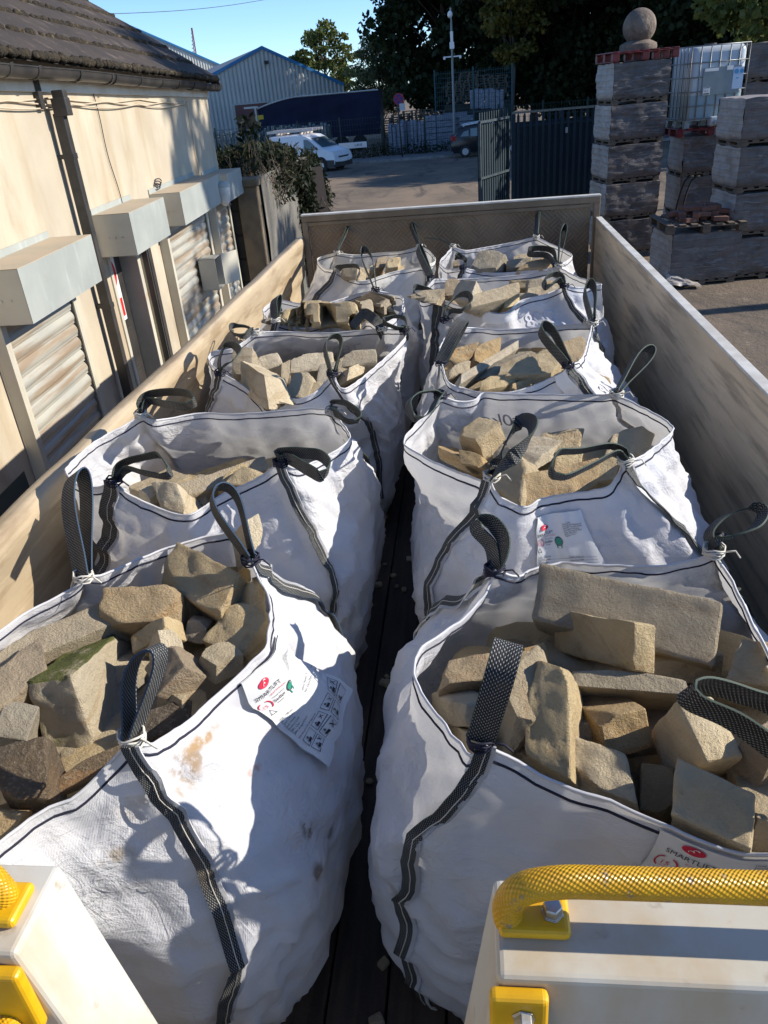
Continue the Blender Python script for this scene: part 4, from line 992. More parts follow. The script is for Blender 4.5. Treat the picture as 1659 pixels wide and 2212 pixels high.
class Inside:
    """keeps a stone within the cloth of its bag"""
    def __init__(s, bag):
        s.c = bag.root.location; s.zs = np.linspace(ZF, CAM.z - .9, 44); G = np.array([[tuple(p) for p in r] for r in bag.G])
        s.th = np.linspace(-pi, pi, 181); s.R = []
        for z in s.zs:
            P = []
            for i in range(NU):
                zc = G[::-1, i, 2]; P.append((np.interp(z, zc, G[::-1, i, 0]), np.interp(z, zc, G[::-1, i, 1])))
            P = np.array(P) - np.array((s.c.x, s.c.y)); a = np.arctan2(P[:, 1], P[:, 0]); r = np.hypot(P[:, 0], P[:, 1]); o = np.argsort(a); a = a[o]; r = r[o]
            s.R.append(np.interp(s.th, np.concatenate([a - 2 * pi, a, a + 2 * pi]), np.concatenate([r, r, r])))
        s.R = np.array(s.R)
        P = G[0] - np.array((s.c.x, s.c.y, 0)); a = np.arctan2(P[:, 1], P[:, 0]); o = np.argsort(a); a = a[o]; z = P[o, 2]; s.zr = np.interp(s.th, np.concatenate([a - 2 * pi, a, a + 2 * pi]), np.concatenate([z, z, z]))
    def clip(s, vs, loc):
        out = []
        for v in vs:
            p = Vector(v) + loc; dx, dy = p.x - s.c.x, p.y - s.c.y; r = sqrt(dx * dx + dy * dy)
            f = (p.z - s.zs[0]) / (s.zs[-1] - s.zs[0]) * (len(s.zs) - 1); i = max(0, min(len(s.zs) - 1, int(round(f))))
            j = int(round((atan2(dy, dx) + pi) / (2 * pi) * 180)); lim = s.R[i][j] - .02 + max(0, p.z - s.zr[j] + .04) * 2.5
            if r > lim: dx *= lim / r; dy *= lim / r
            out.append((s.c.x + dx - loc.x, s.c.y + dy - loc.y, p.z - loc.z))
        return out
inside = {b.key: Inside(b) for b in (L1, R1, L2, R2, L3, R3, L4, R4, L5, R5)}
def place_stone(o, ea, eb, ec, label, mat, bag, big, k=34, rough=1.0, chips=4):
    """o: near corner, ea eb ec: edges from it"""
    global stone_n; stone_n += 1
    c = o + (ea + eb + ec) / 2
    m = rock_mesh('stone_block', ea, eb, ec, stone_n, 18 if big else 9, k, rough, chips)
    m.v = inside[bag].clip(m.v, c)
    ob = m.build('stone_block', M[mat], smooth=True, auto=30); ob.location = c
    return tag(ob, label, 'stone', 'stone blocks in the ' + BAGN[bag])
def solveY(o, rays, init):
    """near corner known; find how far the three other corners lie along their rays so that the edges stand square"""
    d = list(init)
    def res(d):
        e = [(CAM + rays[i] * d[i] - o) for i in range(3)]; u = [x.normalized() for x in e]
        return [u[0].dot(u[1]), u[1].dot(u[2]), u[2].dot(u[0])] + [.12 * (d[i] - init[i]) for i in range(3)]
    lam = 1e-3
    for _ in range(60):
        r0 = np.array(res(d)); J = np.zeros((6, 3))
        for i in range(3):
            dd = list(d); dd[i] += 1e-5; J[:, i] = (np.array(res(dd)) - r0) / 1e-5
        st = np.linalg.solve(J.T @ J + lam * np.eye(3), -J.T @ r0); st = np.clip(st, -.03, .03)
        d = [d[i] + st[i] for i in range(3)]
        if np.abs(st).max() < 1e-6: break
    return d
def clampl(v, lo, hi):
    l = v.length; return v * (max(lo, min(hi, l)) / max(l, 1e-6))
def rY(bag, tf, p0, pa, pb, pc, label, mat='stone', dz=0, **k):
    """a block whose nearest corner and its three edges are all in view"""
    P = [tf(*p) for p in (p0, pa, pb, pc)]
    o = onz(*P[0], ZS[bag] + dz); rays = [ray(*p) for p in P[1:]]; d0 = (o - CAM).dot(FW)
    px = [sqrt((p[0] - P[0][0]) ** 2 + (p[1] - P[0][1]) ** 2) for p in P[1:]]
    init = [d0 + .65 * max(.05, l * d0 / FOC) for l in px]
    d = solveY(o, rays, init)
    e = [clampl(CAM + rays[i] * max(d[i], d0 - .02) - o, .05, .62) for i in range(3)]
    return place_stone(o, *e, label, mat, bag, bag[1] in '12', **k)
def rF(bag, tf, p0, pa, pb, th, label, mat='stone', dz=0, lean=0.0, **k):
    """a block seen on one face: p0->pa runs level, p0->pb square to it; th is the unseen depth"""
    P = [tf(*p) for p in (p0, pa, pb)]
    o = onz(*P[0], ZS[bag] + dz); a = onz(*P[1], ZS[bag] + dz); ea = a - o
    ra = ray(*P[1]); d0 = (o - CAM).dot(FW); da = (a - CAM).dot(FW)
    lim = .35
    if abs(da - d0) > lim:                                  # a steep line in the picture: keep its depth moderate instead of level
        a = CAM + ra * (d0 + math.copysign(lim * .6, da - d0)); ea = a - o
    rb = ray(*P[2]); dn = rb.dot(ea)
    db = (o - CAM).dot(ea) / dn if abs(dn) > 1e-4 else d0
    wpx = sqrt((P[2][0] - P[0][0]) ** 2 + (P[2][1] - P[0][1]) ** 2) * d0 / FOC
    lo, hi = d0 - .5 * wpx, d0 + 1.1 * wpx
    if not (lo < db < hi): db = d0 + .5 * wpx               # lean the face back a little
    if lean: db = d0 + lean * wpx
    eb = CAM + rb * db - o
    n = ea.cross(eb).normalized()
    if n.dot(o - CAM) < 0: n = -n
    return place_stone(o, clampl(ea, .04, .8), clampl(eb, .04, .5), n * th, label, mat, bag, bag[1] in '12', **k)
# front left bag
q = 'L1'
rY(q, A, (345, 890), (130, 935), (610, 665), (455, 1245), 'large squared sandstone block with green moss along its top edge', 'stone_moss', .07, k=22, chips=3)
rF(q, A, (580, 640), (10, 880), (530, 545), .13, 'long tapered buff slab along the left edge of the front left bag', 'stone', .03, lean=.75, chips=3)
rF(q, A, (800, 640), (480, 660), (815, 485), .16, 'shaded brown slab behind the mossy block under the pointed one', 'stone_rust', .04)
rY(q, A, (800, 500), (640, 560), (935, 560), (800, 640), 'rugged ochre ended block at the foot of the pointed slab', 'stone', .06)
rF(q, A, (735, 445), (1005, 610), (840, 292), .12, 'pointed flat sandstone slab standing tallest at the back of the front left bag', 'stone', .04, lean=.5, chips=2)
rY(q, A, (1075, 400), (1013, 405), (1165, 390), (1085, 485), 'small brown block tucked beside the rear right loop of the front left bag', 'stone_rust', .02)
rY(q, A, (760, 620), (625, 700), (848, 655), (770, 705), 'buff wedge with a crumbly lit face right of the mossy block', 'stone', .06)
rY(q, A, (740, 700), (690, 770), (808, 695), (765, 810), 'small upright sunlit block behind the standing strap loop', 'stone_pale', .07)
rY(q, A, (970, 655), (893, 640), (1033, 615), (950, 752), 'small grey block in the middle of the front left bag', 'stone_grey', 0)
rF(q, A, (960, 740), (1140, 800), (1080, 560), .18, 'tall brown block leaning beside the small grey one', 'stone', -.01, lean=.55)
rY(q, A, (1010, 855), (924, 797), (1135, 790), (1010, 925), 'grey flat topped block by the right rim of the front left bag', 'stone_grey', .03)
rY(q, A, (855, 855), (795, 745), (955, 905), (742, 985), 'broken ochre block right of the standing strap loop', 'stone_rust', .06)
rY(q, A, (848, 1000), (738, 980), (950, 960), (848, 1092), 'brown rounded block low beside the front strap', 'stone', .0)
rF(q, A, (650, 1215), (865, 1130), (680, 1080), .2, 'dark shaded block under the front rim beside the strap', 'stone_dark', -.05)
rF(q, A, (0, 1065), (220, 880), (-30, 905), .15, 'rust edged slab at the left edge below the long tapered one', 'stone_rust', .05, lean=.8)
rY(q, A, (118, 1205), (-40, 1180), (175, 1050), (150, 1355), 'grey squared block left below the mossy block', 'stone_grey', .0)
rF(q, A, (-10, 1500), (225, 1455), (-10, 1235), .16, 'black and orange iron stained block at the lower left', 'stone_dark', .0, lean=.6)
rY(q, A, (100, 1545), (-60, 1530), (245, 1492), (70, 1640), 'ochre block at the very front left of the bag', 'stone_rust', -.02)
rF(q, A, (270, 1455), (560, 1330), (290, 1340), .2, 'dark stained block under the mossy one at the front', 'stone_dark', -.06)
rF(q, A, (1150, 800), (1235, 735), (1165, 480), .12, 'narrow slab leaning on the right wall of the front left bag', 'stone', -.03, lean=.5)
rF(q, A, (1170, 340), (1235, 300), (1140, 190), .1, 'pale stone tip showing behind the rear right loop', 'stone_pale', .08, lean=.4)
rF(q, A, (870, 640), (1010, 600), (880, 480), .2, 'shaded block filling the gap below the pointed slab', 'stone', -.06)
# front right bag
q = 'R1'
rF(q, B, (1400, 720), (722, 548), (1430, 485), .13, 'longest squared sandstone slab across the back of the front right bag', 'stone', .03, lean=.35, k=24, chips=1, rough=.5)
rY(q, B, (1105, 562), (805, 512), (1183, 580), (1108, 752), 'squared block with one bright end face in front of the longest slab', 'stone', .17, k=24, chips=2)
rF(q, B, (900, 825), (1330, 858), (880, 758), .18, 'flat weathered slab below the squared block', 'stone_grey', .05, lean=.5)
rF(q, B, (675, 1005), (822, 852), (590, 800), .18, 'rough hewn block right beside the front strap loop', 'stone', .07, lean=.7)
rF(q, B, (865, 1180), (690, 1090), (850, 765), .16, 'tall upright slab with a sunlit broken edge in the middle', 'stone', .03, lean=.55)
rY(q, B, (420, 900), (303, 848), (548, 868), (440, 1000), 'rough rounded block by the left rim of the front right bag', 'stone', .05, k=10)
rY(q, B, (430, 1000), (355, 945), (512, 1005), (450, 1070), 'small buff block low behind the front strap', 'stone', .0)
rF(q, B, (345, 815), (545, 790), (385, 712), .2, 'brown block at the back left of the front right bag', 'stone_rust', .02, lean=.7)
rF(q, B, (545, 775), (700, 765), (560, 690), .2, 'buff block half hidden behind the tall strap loop', 'stone', .02, lean=.7)
rF(q, B, (690, 770), (795, 745), (650, 680), .2, 'brown block wedged left of the squared block', 'stone_rust', .0)
rF(q, B, (880, 960), (1020, 885), (880, 838), .2, 'dark shaded block under the flat weathered slab', 'stone_grey', -.06)
rY(q, B, (985, 960), (872, 985), (1125, 855), (995, 1110), 'grey slab sloping down in the middle of the front right bag', 'stone_grey', .0)
rF(q, B, (1000, 1105), (1180, 1060), (975, 950), .25, 'brown block behind the big faceted one', 'stone_rust', -.02)
rY(q, B, (1405, 1125), (1292, 895), (1552, 1095), (1268, 1258), 'big faceted block with a bright ridge at the centre right', 'stone_pale', .07, k=20, chips=2)
rF(q, B, (1585, 1490), (1272, 1335), (1600, 1265), .2, 'large pale block at the front rim cut by a diagonal shadow', 'stone_pale', .04, lean=.7, chips=2)
rF(q, B, (1130, 1285), (885, 1190), (1075, 1100), .15, 'pale block at the front rim left of the largest pale one', 'stone_pale', .0, lean=.7)
rF(q, B, (1600, 1280), (1485, 1185), (1690, 1080), .2, 'dark brown block behind the largest pale one', 'stone_rust', .0)
rF(q, B, (1490, 790), (1720, 830), (1560, 640), .2, 'grey brown block at the back right under the long slab', 'stone', .03)
rF(q, B, (1585, 1490), (1720, 1500), (1600, 1350), .2, 'brown block at the front right corner', 'stone', -.02)
rF(q, B, (1520, 1100), (1680, 1110), (1500, 985), .2, 'shaded block under the hanging strap on the right', 'stone_grey', -.03)
rF(q, B, (1150, 1310), (1280, 1340), (1150, 1130), .2, 'shaded block in the gap left of the large pale one', 'stone_rust', -.06)
rF(q, B, (600, 1060), (700, 1060), (610, 950), .2, 'dark block in the gap right of the front strap', 'stone_rust', -.05)
rF(q, B, (885, 1215), (570, 1040), (870, 1150), .12, 'low slab lying along the front rim behind the strap', 'stone', -.03, lean=.8)
rF(q, B, (1180, 800), (1470, 800), (1180, 690), .2, 'dark block in the hollow right of the squared block', 'stone_grey', -.04)
# second left
q = 'L2'
rF(q, E_, (440, 945), (600, 864), (345, 905), .09, 'flat sunlit slab lying in the second left bag', 'stone', .05, lean=1.0, chips=2)
rF(q, E_, (595, 1025), (480, 995), (545, 890), .14, 'pale sunlit block at the front rim of the second left bag', 'stone_pale', .05, lean=.7)
rF(q, E_, (570, 960), (940, 830), (550, 900), .16, 'long shaded beam of stone across the second left bag', 'stone', .05, lean=.5, k=24, chips=1)
rF(q, E_, (770, 895), (898, 910), (805, 822), .12, 'small ochre block lying on the long beam', 'stone', .09, lean=.6)
rF(q, E_, (722, 900), (775, 893), (795, 815), .09, 'thin slab leaning on the long beam', 'stone', .08, lean=.6)
rF(q, E_, (610, 990), (680, 985), (610, 930), .14, 'small rounded stone at the front of the second left bag', 'stone_grey', .0, k=9)
rF(q, E_, (570, 1020), (670, 1010), (575, 950), .14, 'grey stone beside the pale sunlit block', 'stone_grey', -.04)
rF(q, E_, (395, 965), (435, 985), (388, 918), .08, 'pale pointed chip in front of the flat sunlit slab', 'stone_pale', .03)
# second right
q = 'R2'
rY(q, D, (420, 690), (332, 668), (512, 615), (445, 785), 'sunlit squared block at the back left of the second right bag', 'stone', .06)
rF(q, D, (440, 810), (345, 790), (430, 750), .12, 'small ochre block by the left rim of the second right bag', 'stone_rust', .02)
rF(q, D, (375, 828), (262, 775), (345, 765), .1, 'low ochre stone on the left rim of the second right bag', 'stone_rust', .0)
rF(q, D, (600, 970), (470, 880), (628, 770), .2, 'tall tan block at the centre of the second right bag', 'stone', .04, lean=.7)
rF(q, D, (605, 975), (905, 910), (620, 842), .2, 'wide brown block behind the sagging front rim', 'stone_rust', .03, lean=.6)
rF(q, D, (655, 750), (835, 735), (690, 663), .18, 'dark brown block at the back of the second right bag', 'stone', .03, lean=.5)
rF(q, D, (625, 840), (715, 780), (690, 750), .12, 'small pale wedge between the tan block and the looped strap', 'stone_pale', .06)
rF(q, D, (840, 870), (995, 860), (870, 778), .16, 'sunlit pointed block under the long strap loop', 'stone', .05, lean=.6)
rF(q, D, (955, 775), (1130, 755), (1005, 652), .18, 'grey block in the back right corner of the second right bag', 'stone_grey', .04, lean=.5)
rF(q, D, (850, 810), (1030, 800), (860, 742), .16, 'shaded block right of the dark brown one', 'stone', .0)
rF(q, D, (735, 830), (850, 810), (750, 760), .16, 'buff block inside the long strap loop', 'stone', .02)
rF(q, D, (380, 830), (450, 840), (385, 800), .12, 'small stone low behind the front left strap', 'stone_rust', -.02)
# third left
q = 'L3'
rF(q, E_, (790, 415), (872, 415), (795, 305), .18, 'grey block behind the left loop of the third left bag', 'stone', .07, lean=.4)
rY(q, E_, (982, 330), (884, 358), (1010, 375), (968, 520), 'tallest upright block in the third left bag', 'stone_pale', .10, chips=2)
rF(q, E_, (950, 575), (850, 500), (930, 425), .12, 'curved slab with a ring shaped shadow on it', 'stone_pale', .05, lean=.6)
rF(q, E_, (1050, 410), (1215, 395), (1058, 335), .2, 'wide sunlit block at the back of the third left bag', 'stone_pale', .05, lean=.7)
rF(q, E_, (1022, 515), (1115, 505), (1062, 415), .14, 'rough triangular block at the front rim of the third left bag', 'stone_grey', .04, lean=.5)
rF(q, E_, (1112, 505), (1165, 500), (1132, 452), .1, 'small lit stone beside the rough triangular one', 'stone', .03)
rF(q, E_, (1155, 460), (1225, 445), (1175, 375), .16, 'grey block behind the front right loop of the third left bag', 'stone_grey', .03)
rF(q, E_, (1275, 385), (1412, 370), (1275, 320), .18, 'grey slab at the back right of the third left bag', 'stone_grey', .06, lean=.6)
rF(q, E_, (1245, 420), (1300, 405), (1260, 345), .12, 'lit stone right of the front right loop', 'stone', .04)
rF(q, E_, (1290, 440), (1360, 410), (1300, 385), .14, 'buff stone on the right rim of the third left bag', 'stone_pale', .03)
rF(q, E_, (1000, 470), (1035, 455), (1005, 370), .14, 'brown block right of the tallest upright one', 'stone', .03)
rF(q, E_, (840, 470), (890, 450), (840, 400), .12, 'small block in front of the left grey one', 'stone', .02)
# third right
q = 'R3'
rF(q, F_, (800, 838), (1040, 690), (800, 800), .10, 'long narrow sunlit stone bar lying aslant in the third right bag', 'stone_pale', .07, lean=1.0, k=24, chips=1)
rF(q, F_, (728, 770), (835, 745), (760, 690), .16, 'ochre block at the left of the third right bag', 'stone_rust', .04)
rF(q, F_, (735, 825), (830, 790), (745, 765), .16, 'rounded buff block by the left rim of the third right bag', 'stone', .05, k=9)
rF(q, F_, (850, 760), (960, 720), (850, 682), .16, 'brown block behind the narrow bar', 'stone_rust', .03)
rF(q, F_, (880, 835), (1000, 790), (970, 750), .14, 'grey wedge in front of the narrow bar', 'stone_grey', .04)
rF(q, F_, (990, 815), (1185, 800), (1060, 722), .2, 'big pointed sunlit block in the third right bag', 'stone', .07, lean=.7)
rF(q, F_, (1035, 740), (1110, 735), (1040, 705), .14, 'small block behind the big pointed one', 'stone', .03)
rF(q, F_, (870, 880), (1020, 850), (880, 828), .16, 'flat slab at the front rim of the third right bag', 'stone', .04, lean=1.0)
rF(q, F_, (1010, 880), (1095, 850), (1015, 848), .14, 'ochre stone at the front rim of the third right bag', 'stone_rust', .03)
rF(q, F_, (1215, 770), (1320, 740), (1225, 665), .2, 'dark brown block leaning in the right corner', 'stone_rust', .07, lean=.5)
rF(q, F_, (1110, 745), (1200, 740), (1115, 700), .16, 'shaded block under the crossed strap', 'stone', .02)
rF(q, F_, (1170, 800), (1230, 790), (1170, 755), .12, 'small block right of the big pointed one', 'stone', .02)
# fourth left
q = 'L4'
rF(q, E_, (1115, 195), (1325, 195), (1115, 105), .22, 'big rough hewn block heaped on the fourth left bag', 'stone', .10, lean=.5, k=10)
rF(q, E_, (1000, 180), (1110, 165), (1010, 130), .18, 'rough block left of the biggest one on the heap', 'stone', .10, k=9)
rF(q, E_, (905, 215), (985, 205), (915, 175), .16, 'grey rough block at the left of the heap', 'stone_grey', .06, k=9)
rF(q, E_, (1030, 210), (1120, 205), (1040, 160), .18, 'low rough block in the middle of the heap', 'stone', .06, k=9)
rF(q, E_, (1080, 135), (1172, 130), (1090, 95), .18, 'pale block on top of the heap', 'stone', .14, k=9)
rF(q, E_, (1328, 185), (1400, 165), (1335, 105), .16, 'squared block right of the biggest one on the heap', 'stone', .08)
rF(q, E_, (1435, 185), (1505, 165), (1430, 95), .16, 'squared block at the right edge of the fourth left bag', 'stone', .06)
rF(q, E_, (1385, 190), (1440, 180), (1390, 130), .16, 'shaded small block between the squared ones', 'stone_grey', .02)
rF(q, E_, (1310, 215), (1400, 210), (1315, 175), .16, 'stone under the folded strap of the fourth left bag', 'stone', .0)
# fourth right
q = 'R4'
rF(q, F_, (515, 525), (670, 515), (560, 445), .18, 'pointed tan block between the left and right rows', 'stone', .10, lean=.5)
rF(q, F_, (712, 460), (775, 455), (725, 392), .14, 'ochre block at the left of the fourth right bag', 'stone_rust', .08)
rF(q, F_, (755, 465), (825, 480), (785, 388), .08, 'pale tilted slab standing in the fourth right bag', 'stone_pale', .12, lean=.4, k=24, chips=1)
rF(q, F_, (840, 512), (1045, 455), (830, 460), .2, 'long sunlit block along the front of the fourth right bag', 'stone', .09, lean=.7)
rF(q, F_, (1000, 430), (1080, 430), (1005, 395), .16, 'brown block at the back of the fourth right bag', 'stone', .05)
rF(q, F_, (1070, 440), (1160, 435), (1075, 390), .16, 'rough brown block beside the right strap', 'stone', .06, k=9)
rF(q, F_, (1080, 475), (1230, 445), (1085, 430), .16, 'buff block at the right of the fourth right bag', 'stone', .04)
rF(q, F_, (1025, 480), (1115, 480), (1035, 448), .12, 'flat grey stone beside the long sunlit block', 'stone_grey', .04)
rF(q, F_, (980, 515), (1038, 500), (985, 472), .12, 'small square stone at the front rim', 'stone', .04)
rF(q, F_, (740, 510), (815, 505), (745, 470), .14, 'stone under the pale tilted slab', 'stone', .02)
rF(q, F_, (1150, 440), (1230, 430), (1160, 398), .14, 'ochre stone under the right strap loop', 'stone_rust', .05)
# fifth row
q = 'L5'
rF(q, F_, (420, 338), (460, 330), (430, 295), .14, 'ochre lit stone in the far left bag', 'stone_rust', .06)
rF(q, F_, (462, 340), (515, 335), (475, 296), .14, 'buff block beside the ochre one in the far left bag', 'stone', .06)
rF(q, F_, (270, 385), (335, 385), (275, 335), .16, 'brown block at the left of the far left bag', 'stone', .05)
rF(q, F_, (395, 352), (450, 345), (400, 322), .14, 'low pale stone in the far left bag', 'stone_pale', .02)
rF(q, F_, (500, 360), (540, 355), (505, 330), .12, 'small stone at the right of the far left bag', 'stone', .02)
q = 'R5'
rF(q, F_, (825, 345), (945, 340), (870, 273), .18, 'grey squared block in the far right bag', 'stone_grey', .07, lean=.5)
rF(q, F_, (990, 340), (1085, 335), (995, 303), .16, 'grey flat block in the far right bag', 'stone_grey', .05)
rF(q, F_, (1030, 345), (1145, 340), (1105, 298), .16, 'rough reddish block in the far right bag', 'stone_rust', .06, k=9)
rF(q, F_, (1020, 305), (1090, 300), (1030, 282), .14, 'stone at the back of the far right bag', 'stone', .05)
rF(q, F_, (945, 345), (995, 340), (950, 315), .14, 'small stone between the two grey blocks', 'stone_grey', .02)
rF(q, F_, (757, 330), (780, 328), (760, 305), .10, 'small ochre stone by the thin loop of the far right bag', 'stone_rust', .04)
# stone filling the bags below what lies on top: copies of five hewn blocks
fill = []
for i in range(5):
    a, b, c = Vector((.30 + .03 * i, 0, 0)), Vector((0, .24 - .01 * i, .03)), Vector((.02, 0, .19))
    ob = rock_mesh('stone_block', a, b, c, 900 + i, 8, 6, 1.2, 5).build('stone_block', M[('stone', 'stone_grey', 'stone_rust', 'stone', 'stone_grey')[i]], smooth=True, auto=48)
    fill.append(ob)
used = [False] * 5
for bk, bag in (('L1', L1), ('R1', R1), ('L2', L2), ('R2', R2), ('L3', L3), ('R3', R3), ('L4', L4), ('R4', R4), ('L5', L5), ('R5', R5)):
    cx, cy = bag.root.location.x, bag.root.location.y
    for a in range(3):
        for b in range(5):
            i = rng.randrange(5); o = fill[i]
            if used[i]: o = o.copy(); col.objects.link(o)
            used[i] = True
            o.location = (cx - .18 + .18 * a + rng.uniform(-.03, .03), cy - .23 + .125 * b + rng.uniform(-.03, .03), CAM.z + ZS[bk] - .21 + rng.uniform(-.03, .03) + .02 * (b % 2))
            o.rotation_euler = (rng.uniform(-.3, .3), rng.uniform(-.3, .3), rng.uniform(0, 6.28))
            ins = inside[bk]; dx, dy = o.location.x - cx, o.location.y - cy; r_ = max(1e-4, sqrt(dx * dx + dy * dy)); jj = int(round((atan2(dy, dx) + pi) / (2 * pi) * 180))
            zi_ = max(0, min(43, int(round((o.location.z + .08 - ins.zs[0]) / (ins.zs[-1] - ins.zs[0]) * 43)))); lm = max(.02, ins.R[zi_][jj] - .275)
            if r_ > lm: o.location.x = cx + dx * lm / r_; o.location.y = cy + dy * lm / r_
            tag(o, 'shaded sandstone block deep in the %s under the other stones' % BAGN[bk], 'stone', 'stones low down in the ' + BAGN[bk])
for i in range(5):
    if not used[i]: bpy.data.objects.remove(fill[i])

# ------------------------------------------------------------------ document pockets, print and pen marks on the bags
def text_mesh(txt, size, spacing=1.0):
    cu = bpy.data.curves.new('lettering', 'FONT'); cu.body = txt; cu.size = size; cu.space_line = spacing; cu.resolution_u = 3
    o = bpy.data.objects.new('lettering', cu); col.objects.link(o)
    bpy.context.view_layer.update()
    me = bpy.data.meshes.new_from_object(o.evaluated_get(bpy.context.evaluated_depsgraph_get()))
    vs = [tuple(v.co) for v in me.vertices]; fs = [tuple(p.vertices) for p in me.polygons]
    bpy.data.objects.remove(o); bpy.data.curves.remove(cu); bpy.data.meshes.remove(me)
    return vs, fs
class Pocket:
    """a flat film pocket hanging on the cloth; local x runs along the rim, y upwards, in metres"""
    def __init__(s, bag, u0, v0, off, rot=0, parentname='document_pocket'):
        s.b, s.u0, s.v0, s.off, s.rot = bag, u0, v0, off, rot
    def P(s, x, y, lift=0):
        c, q = cos(s.rot), sin(s.rot); x, y = x * c - y * q, x * q + y * c
        u, v = s.u0 + x / 3.25, s.v0 - y / .92
        return s.b.S(u, v) + s.b.out(u, v) * (s.off(x, y) + lift)
    def sheet(s, x0, x1, y0, y1):
        m = MB(); n = 16
        m.grid(lambda a, b: s.P(x0 + (x1 - x0) * a, y0 + (y1 - y0) * b), n, n)
        m.grid(lambda a, b: s.P(x0 + (x1 - x0) * (1 - a), y0 + (y1 - y0) * b, -.004), n, n)
        s.o = keepworld(m.build('document_pocket', M['label_film'], smooth=True), s.b.root); return s.o
    def mark(s, vs, fs, mat, name, x=0, y=0, lift=.0022):
        m = MB(); m.add([s.P(v[0] + x, v[1] + y, lift) for v in vs], fs)
        return m
    def text(s, txt, x, y, size, mat, rot=0, mirror=False, spacing=1.0):
        vs, fs = text_mesh(txt, size, spacing)
        if mirror: vs = [(-a, b, c) for a, b, c in vs]
        if rot: vs = [(a * cos(rot) - b * sin(rot), a * sin(rot) + b * cos(rot), c) for a, b, c in vs]
        s.acc.setdefault(mat, MB()).add([s.P(v[0] + x, v[1] + y, .0022) for v in vs], fs)
    def poly(s, pts, mat):
        s.acc.setdefault(mat, MB()).add([s.P(p[0], p[1], .0022) for p in pts], [tuple(range(len(pts)))])
    def ring(s, cx, cy, r0, r1, mat, a0=0, a1=2 * pi, n=20):
        for i in range(n):
            t0, t1 = a0 + (a1 - a0) * i / n, a0 + (a1 - a0) * (i + 1) / n
            s.poly([(cx + r0 * cos(t0), cy + r0 * sin(t0)), (cx + r1 * cos(t0), cy + r1 * sin(t0)), (cx + r1 * cos(t1), cy + r1 * sin(t1)), (cx + r0 * cos(t1), cy + r0 * sin(t1))], mat)
    def flush(s, parent):
        for mt, m in s.acc.items():
            o = m.build('printing', M[mt]); o.parent = parent
    def content(s, full=True):
        s.acc = {}; k = 'print_black'
        # logo
        s.poly([(-.060 + .016 * cos(t), .078 + .0095 * sin(t)) for t in [2 * pi * i / 24 for i in range(24)]], 'print_red')
        s.acc.setdefault('sign_white', MB())
        for sg, cx_ in ((1, -.0570), (-1, -.0630)):
            pts = [(cx_ + .004 * cos(t), .078 + sg * .0026 + .0030 * sin(t)) for t in [pi * .1 + pi * 1.1 * i / 8 + (0 if sg < 0 else pi) * 0 for i in range(9)]]
            for a, b in zip(pts, pts[1:]): s.acc['sign_white'].add([s.P(a[0], a[1], .003), s.P(b[0], b[1], .003), s.P(b[0] + .001, b[1] + .0016, .003), s.P(a[0] + .001, a[1] + .0016, .003)], [(0, 1, 2, 3)])
        s.text('SMARTLIFT', -.0930, .052, .0135, k); s.text('BULK PACKAGING', -.062, .0435, .0052, 'print_red')
        s.text('15', -.092, .020, .016, 'print_red'); s.text('YEARS', -.091, .0135, .005, 'print_red')
        s.ring(-.083, .026, .0150, .0175, 'print_red', pi * .62, pi * 1.30, 8); s.ring(-.083, .026, .0150, .0175, 'print_red', -pi * .30, pi * .38, 8)
        s.text('Proud to be a', -.061, .034, .0055, k); s.text('Sedex', -.063, .022, .0125, k); s.text('Member', -.060, .0145, .0055, k)
        s.ring(-.010, .024, .0125, .0150, k); s.ring(-.010, .024, .0, .0115, 'print_green'); s.poly([(-.02, .012), (-.016, .013), (-.015, -.001), (-.019, .003)], 'print_green'); s.poly([(-.004, .013), (0, .012), (-.001, .003), (-.005, -.001)], 'print_green')
        s.text('Head Office\nSmartlift Bulk Packaging Ltd.\nSmartlift Way, Station Road,\nTerrington St Clement,\nKings Lynn, Norfolk PE34\nSouth West Office\nPaignton, Devon', .018, .080, .0066, k, spacing=.95)
        # recycling triangle
        for q in range(3):
            t0, t1 = pi / 2 + 2 * pi * q / 3, pi / 2 + 2 * pi * (q + 1) / 3; c = (-.088, -.004)
            a = (c[0] + .011 * cos(t0), c[1] + .011 * sin(t0)); b = (c[0] + .011 * cos(t1), c[1] + .011 * sin(t1))
            s.poly([a, b, (c[0] + .008 * cos(t1), c[1] + .008 * sin(t1)), (c[0] + .008 * cos(t0), c[1] + .008 * sin(t0))], k)
        if full:
            for i, tx in enumerate(('SWL  1000 KG', 'Test Cert. No.', 'Test House', 'Product Code', 'FIBC Class', 'Date of Manufacture')):
                y = -.030 - i * .0095; s.text(tx, -.094, y, .0072, k); s.text(('Safety Factor: 5:1', 'Test Cert Date', '', '', '', '')[i] or '-', .012, y, .0072, k); s.poly([(-.095, y - .002), (.095, y - .002), (.095, y - .0028), (-.095, y - .0028)], k)
            s.text('Handling Recommendations', -.094, -.094, .007, k)
            for i in range(4):
                for j in range(2):
                    x, y = -.092 + i * .048, -.126 - j * .028
                    for (a, b, c, d) in ((x, y, x + .040, y + .0012), (x, y + .023, x + .040, y + .0242), (x, y, x + .0012, y + .024), (x + .039, y, x + .040, y + .024)): s.poly([(a, b), (c, b), (c, d), (a, d)], k)
                    r = random.Random(i * 7 + j); s.poly([(x + .008, y + .004), (x + .020, y + .004), (x + .020, y + .011), (x + .008, y + .011)], k); s.ring(x + .013, y + .016, .001, .003, k, n=8)
                    if r.random() < .6: s.poly([(x + .026, y + .006), (x + .028, y + .006), (x + .036, y + .018), (x + .034, y + .018)], k); s.poly([(x + .034, y + .006), (x + .036, y + .006), (x + .028, y + .018), (x + .026, y + .018)], k)
        s.flush(s.o)
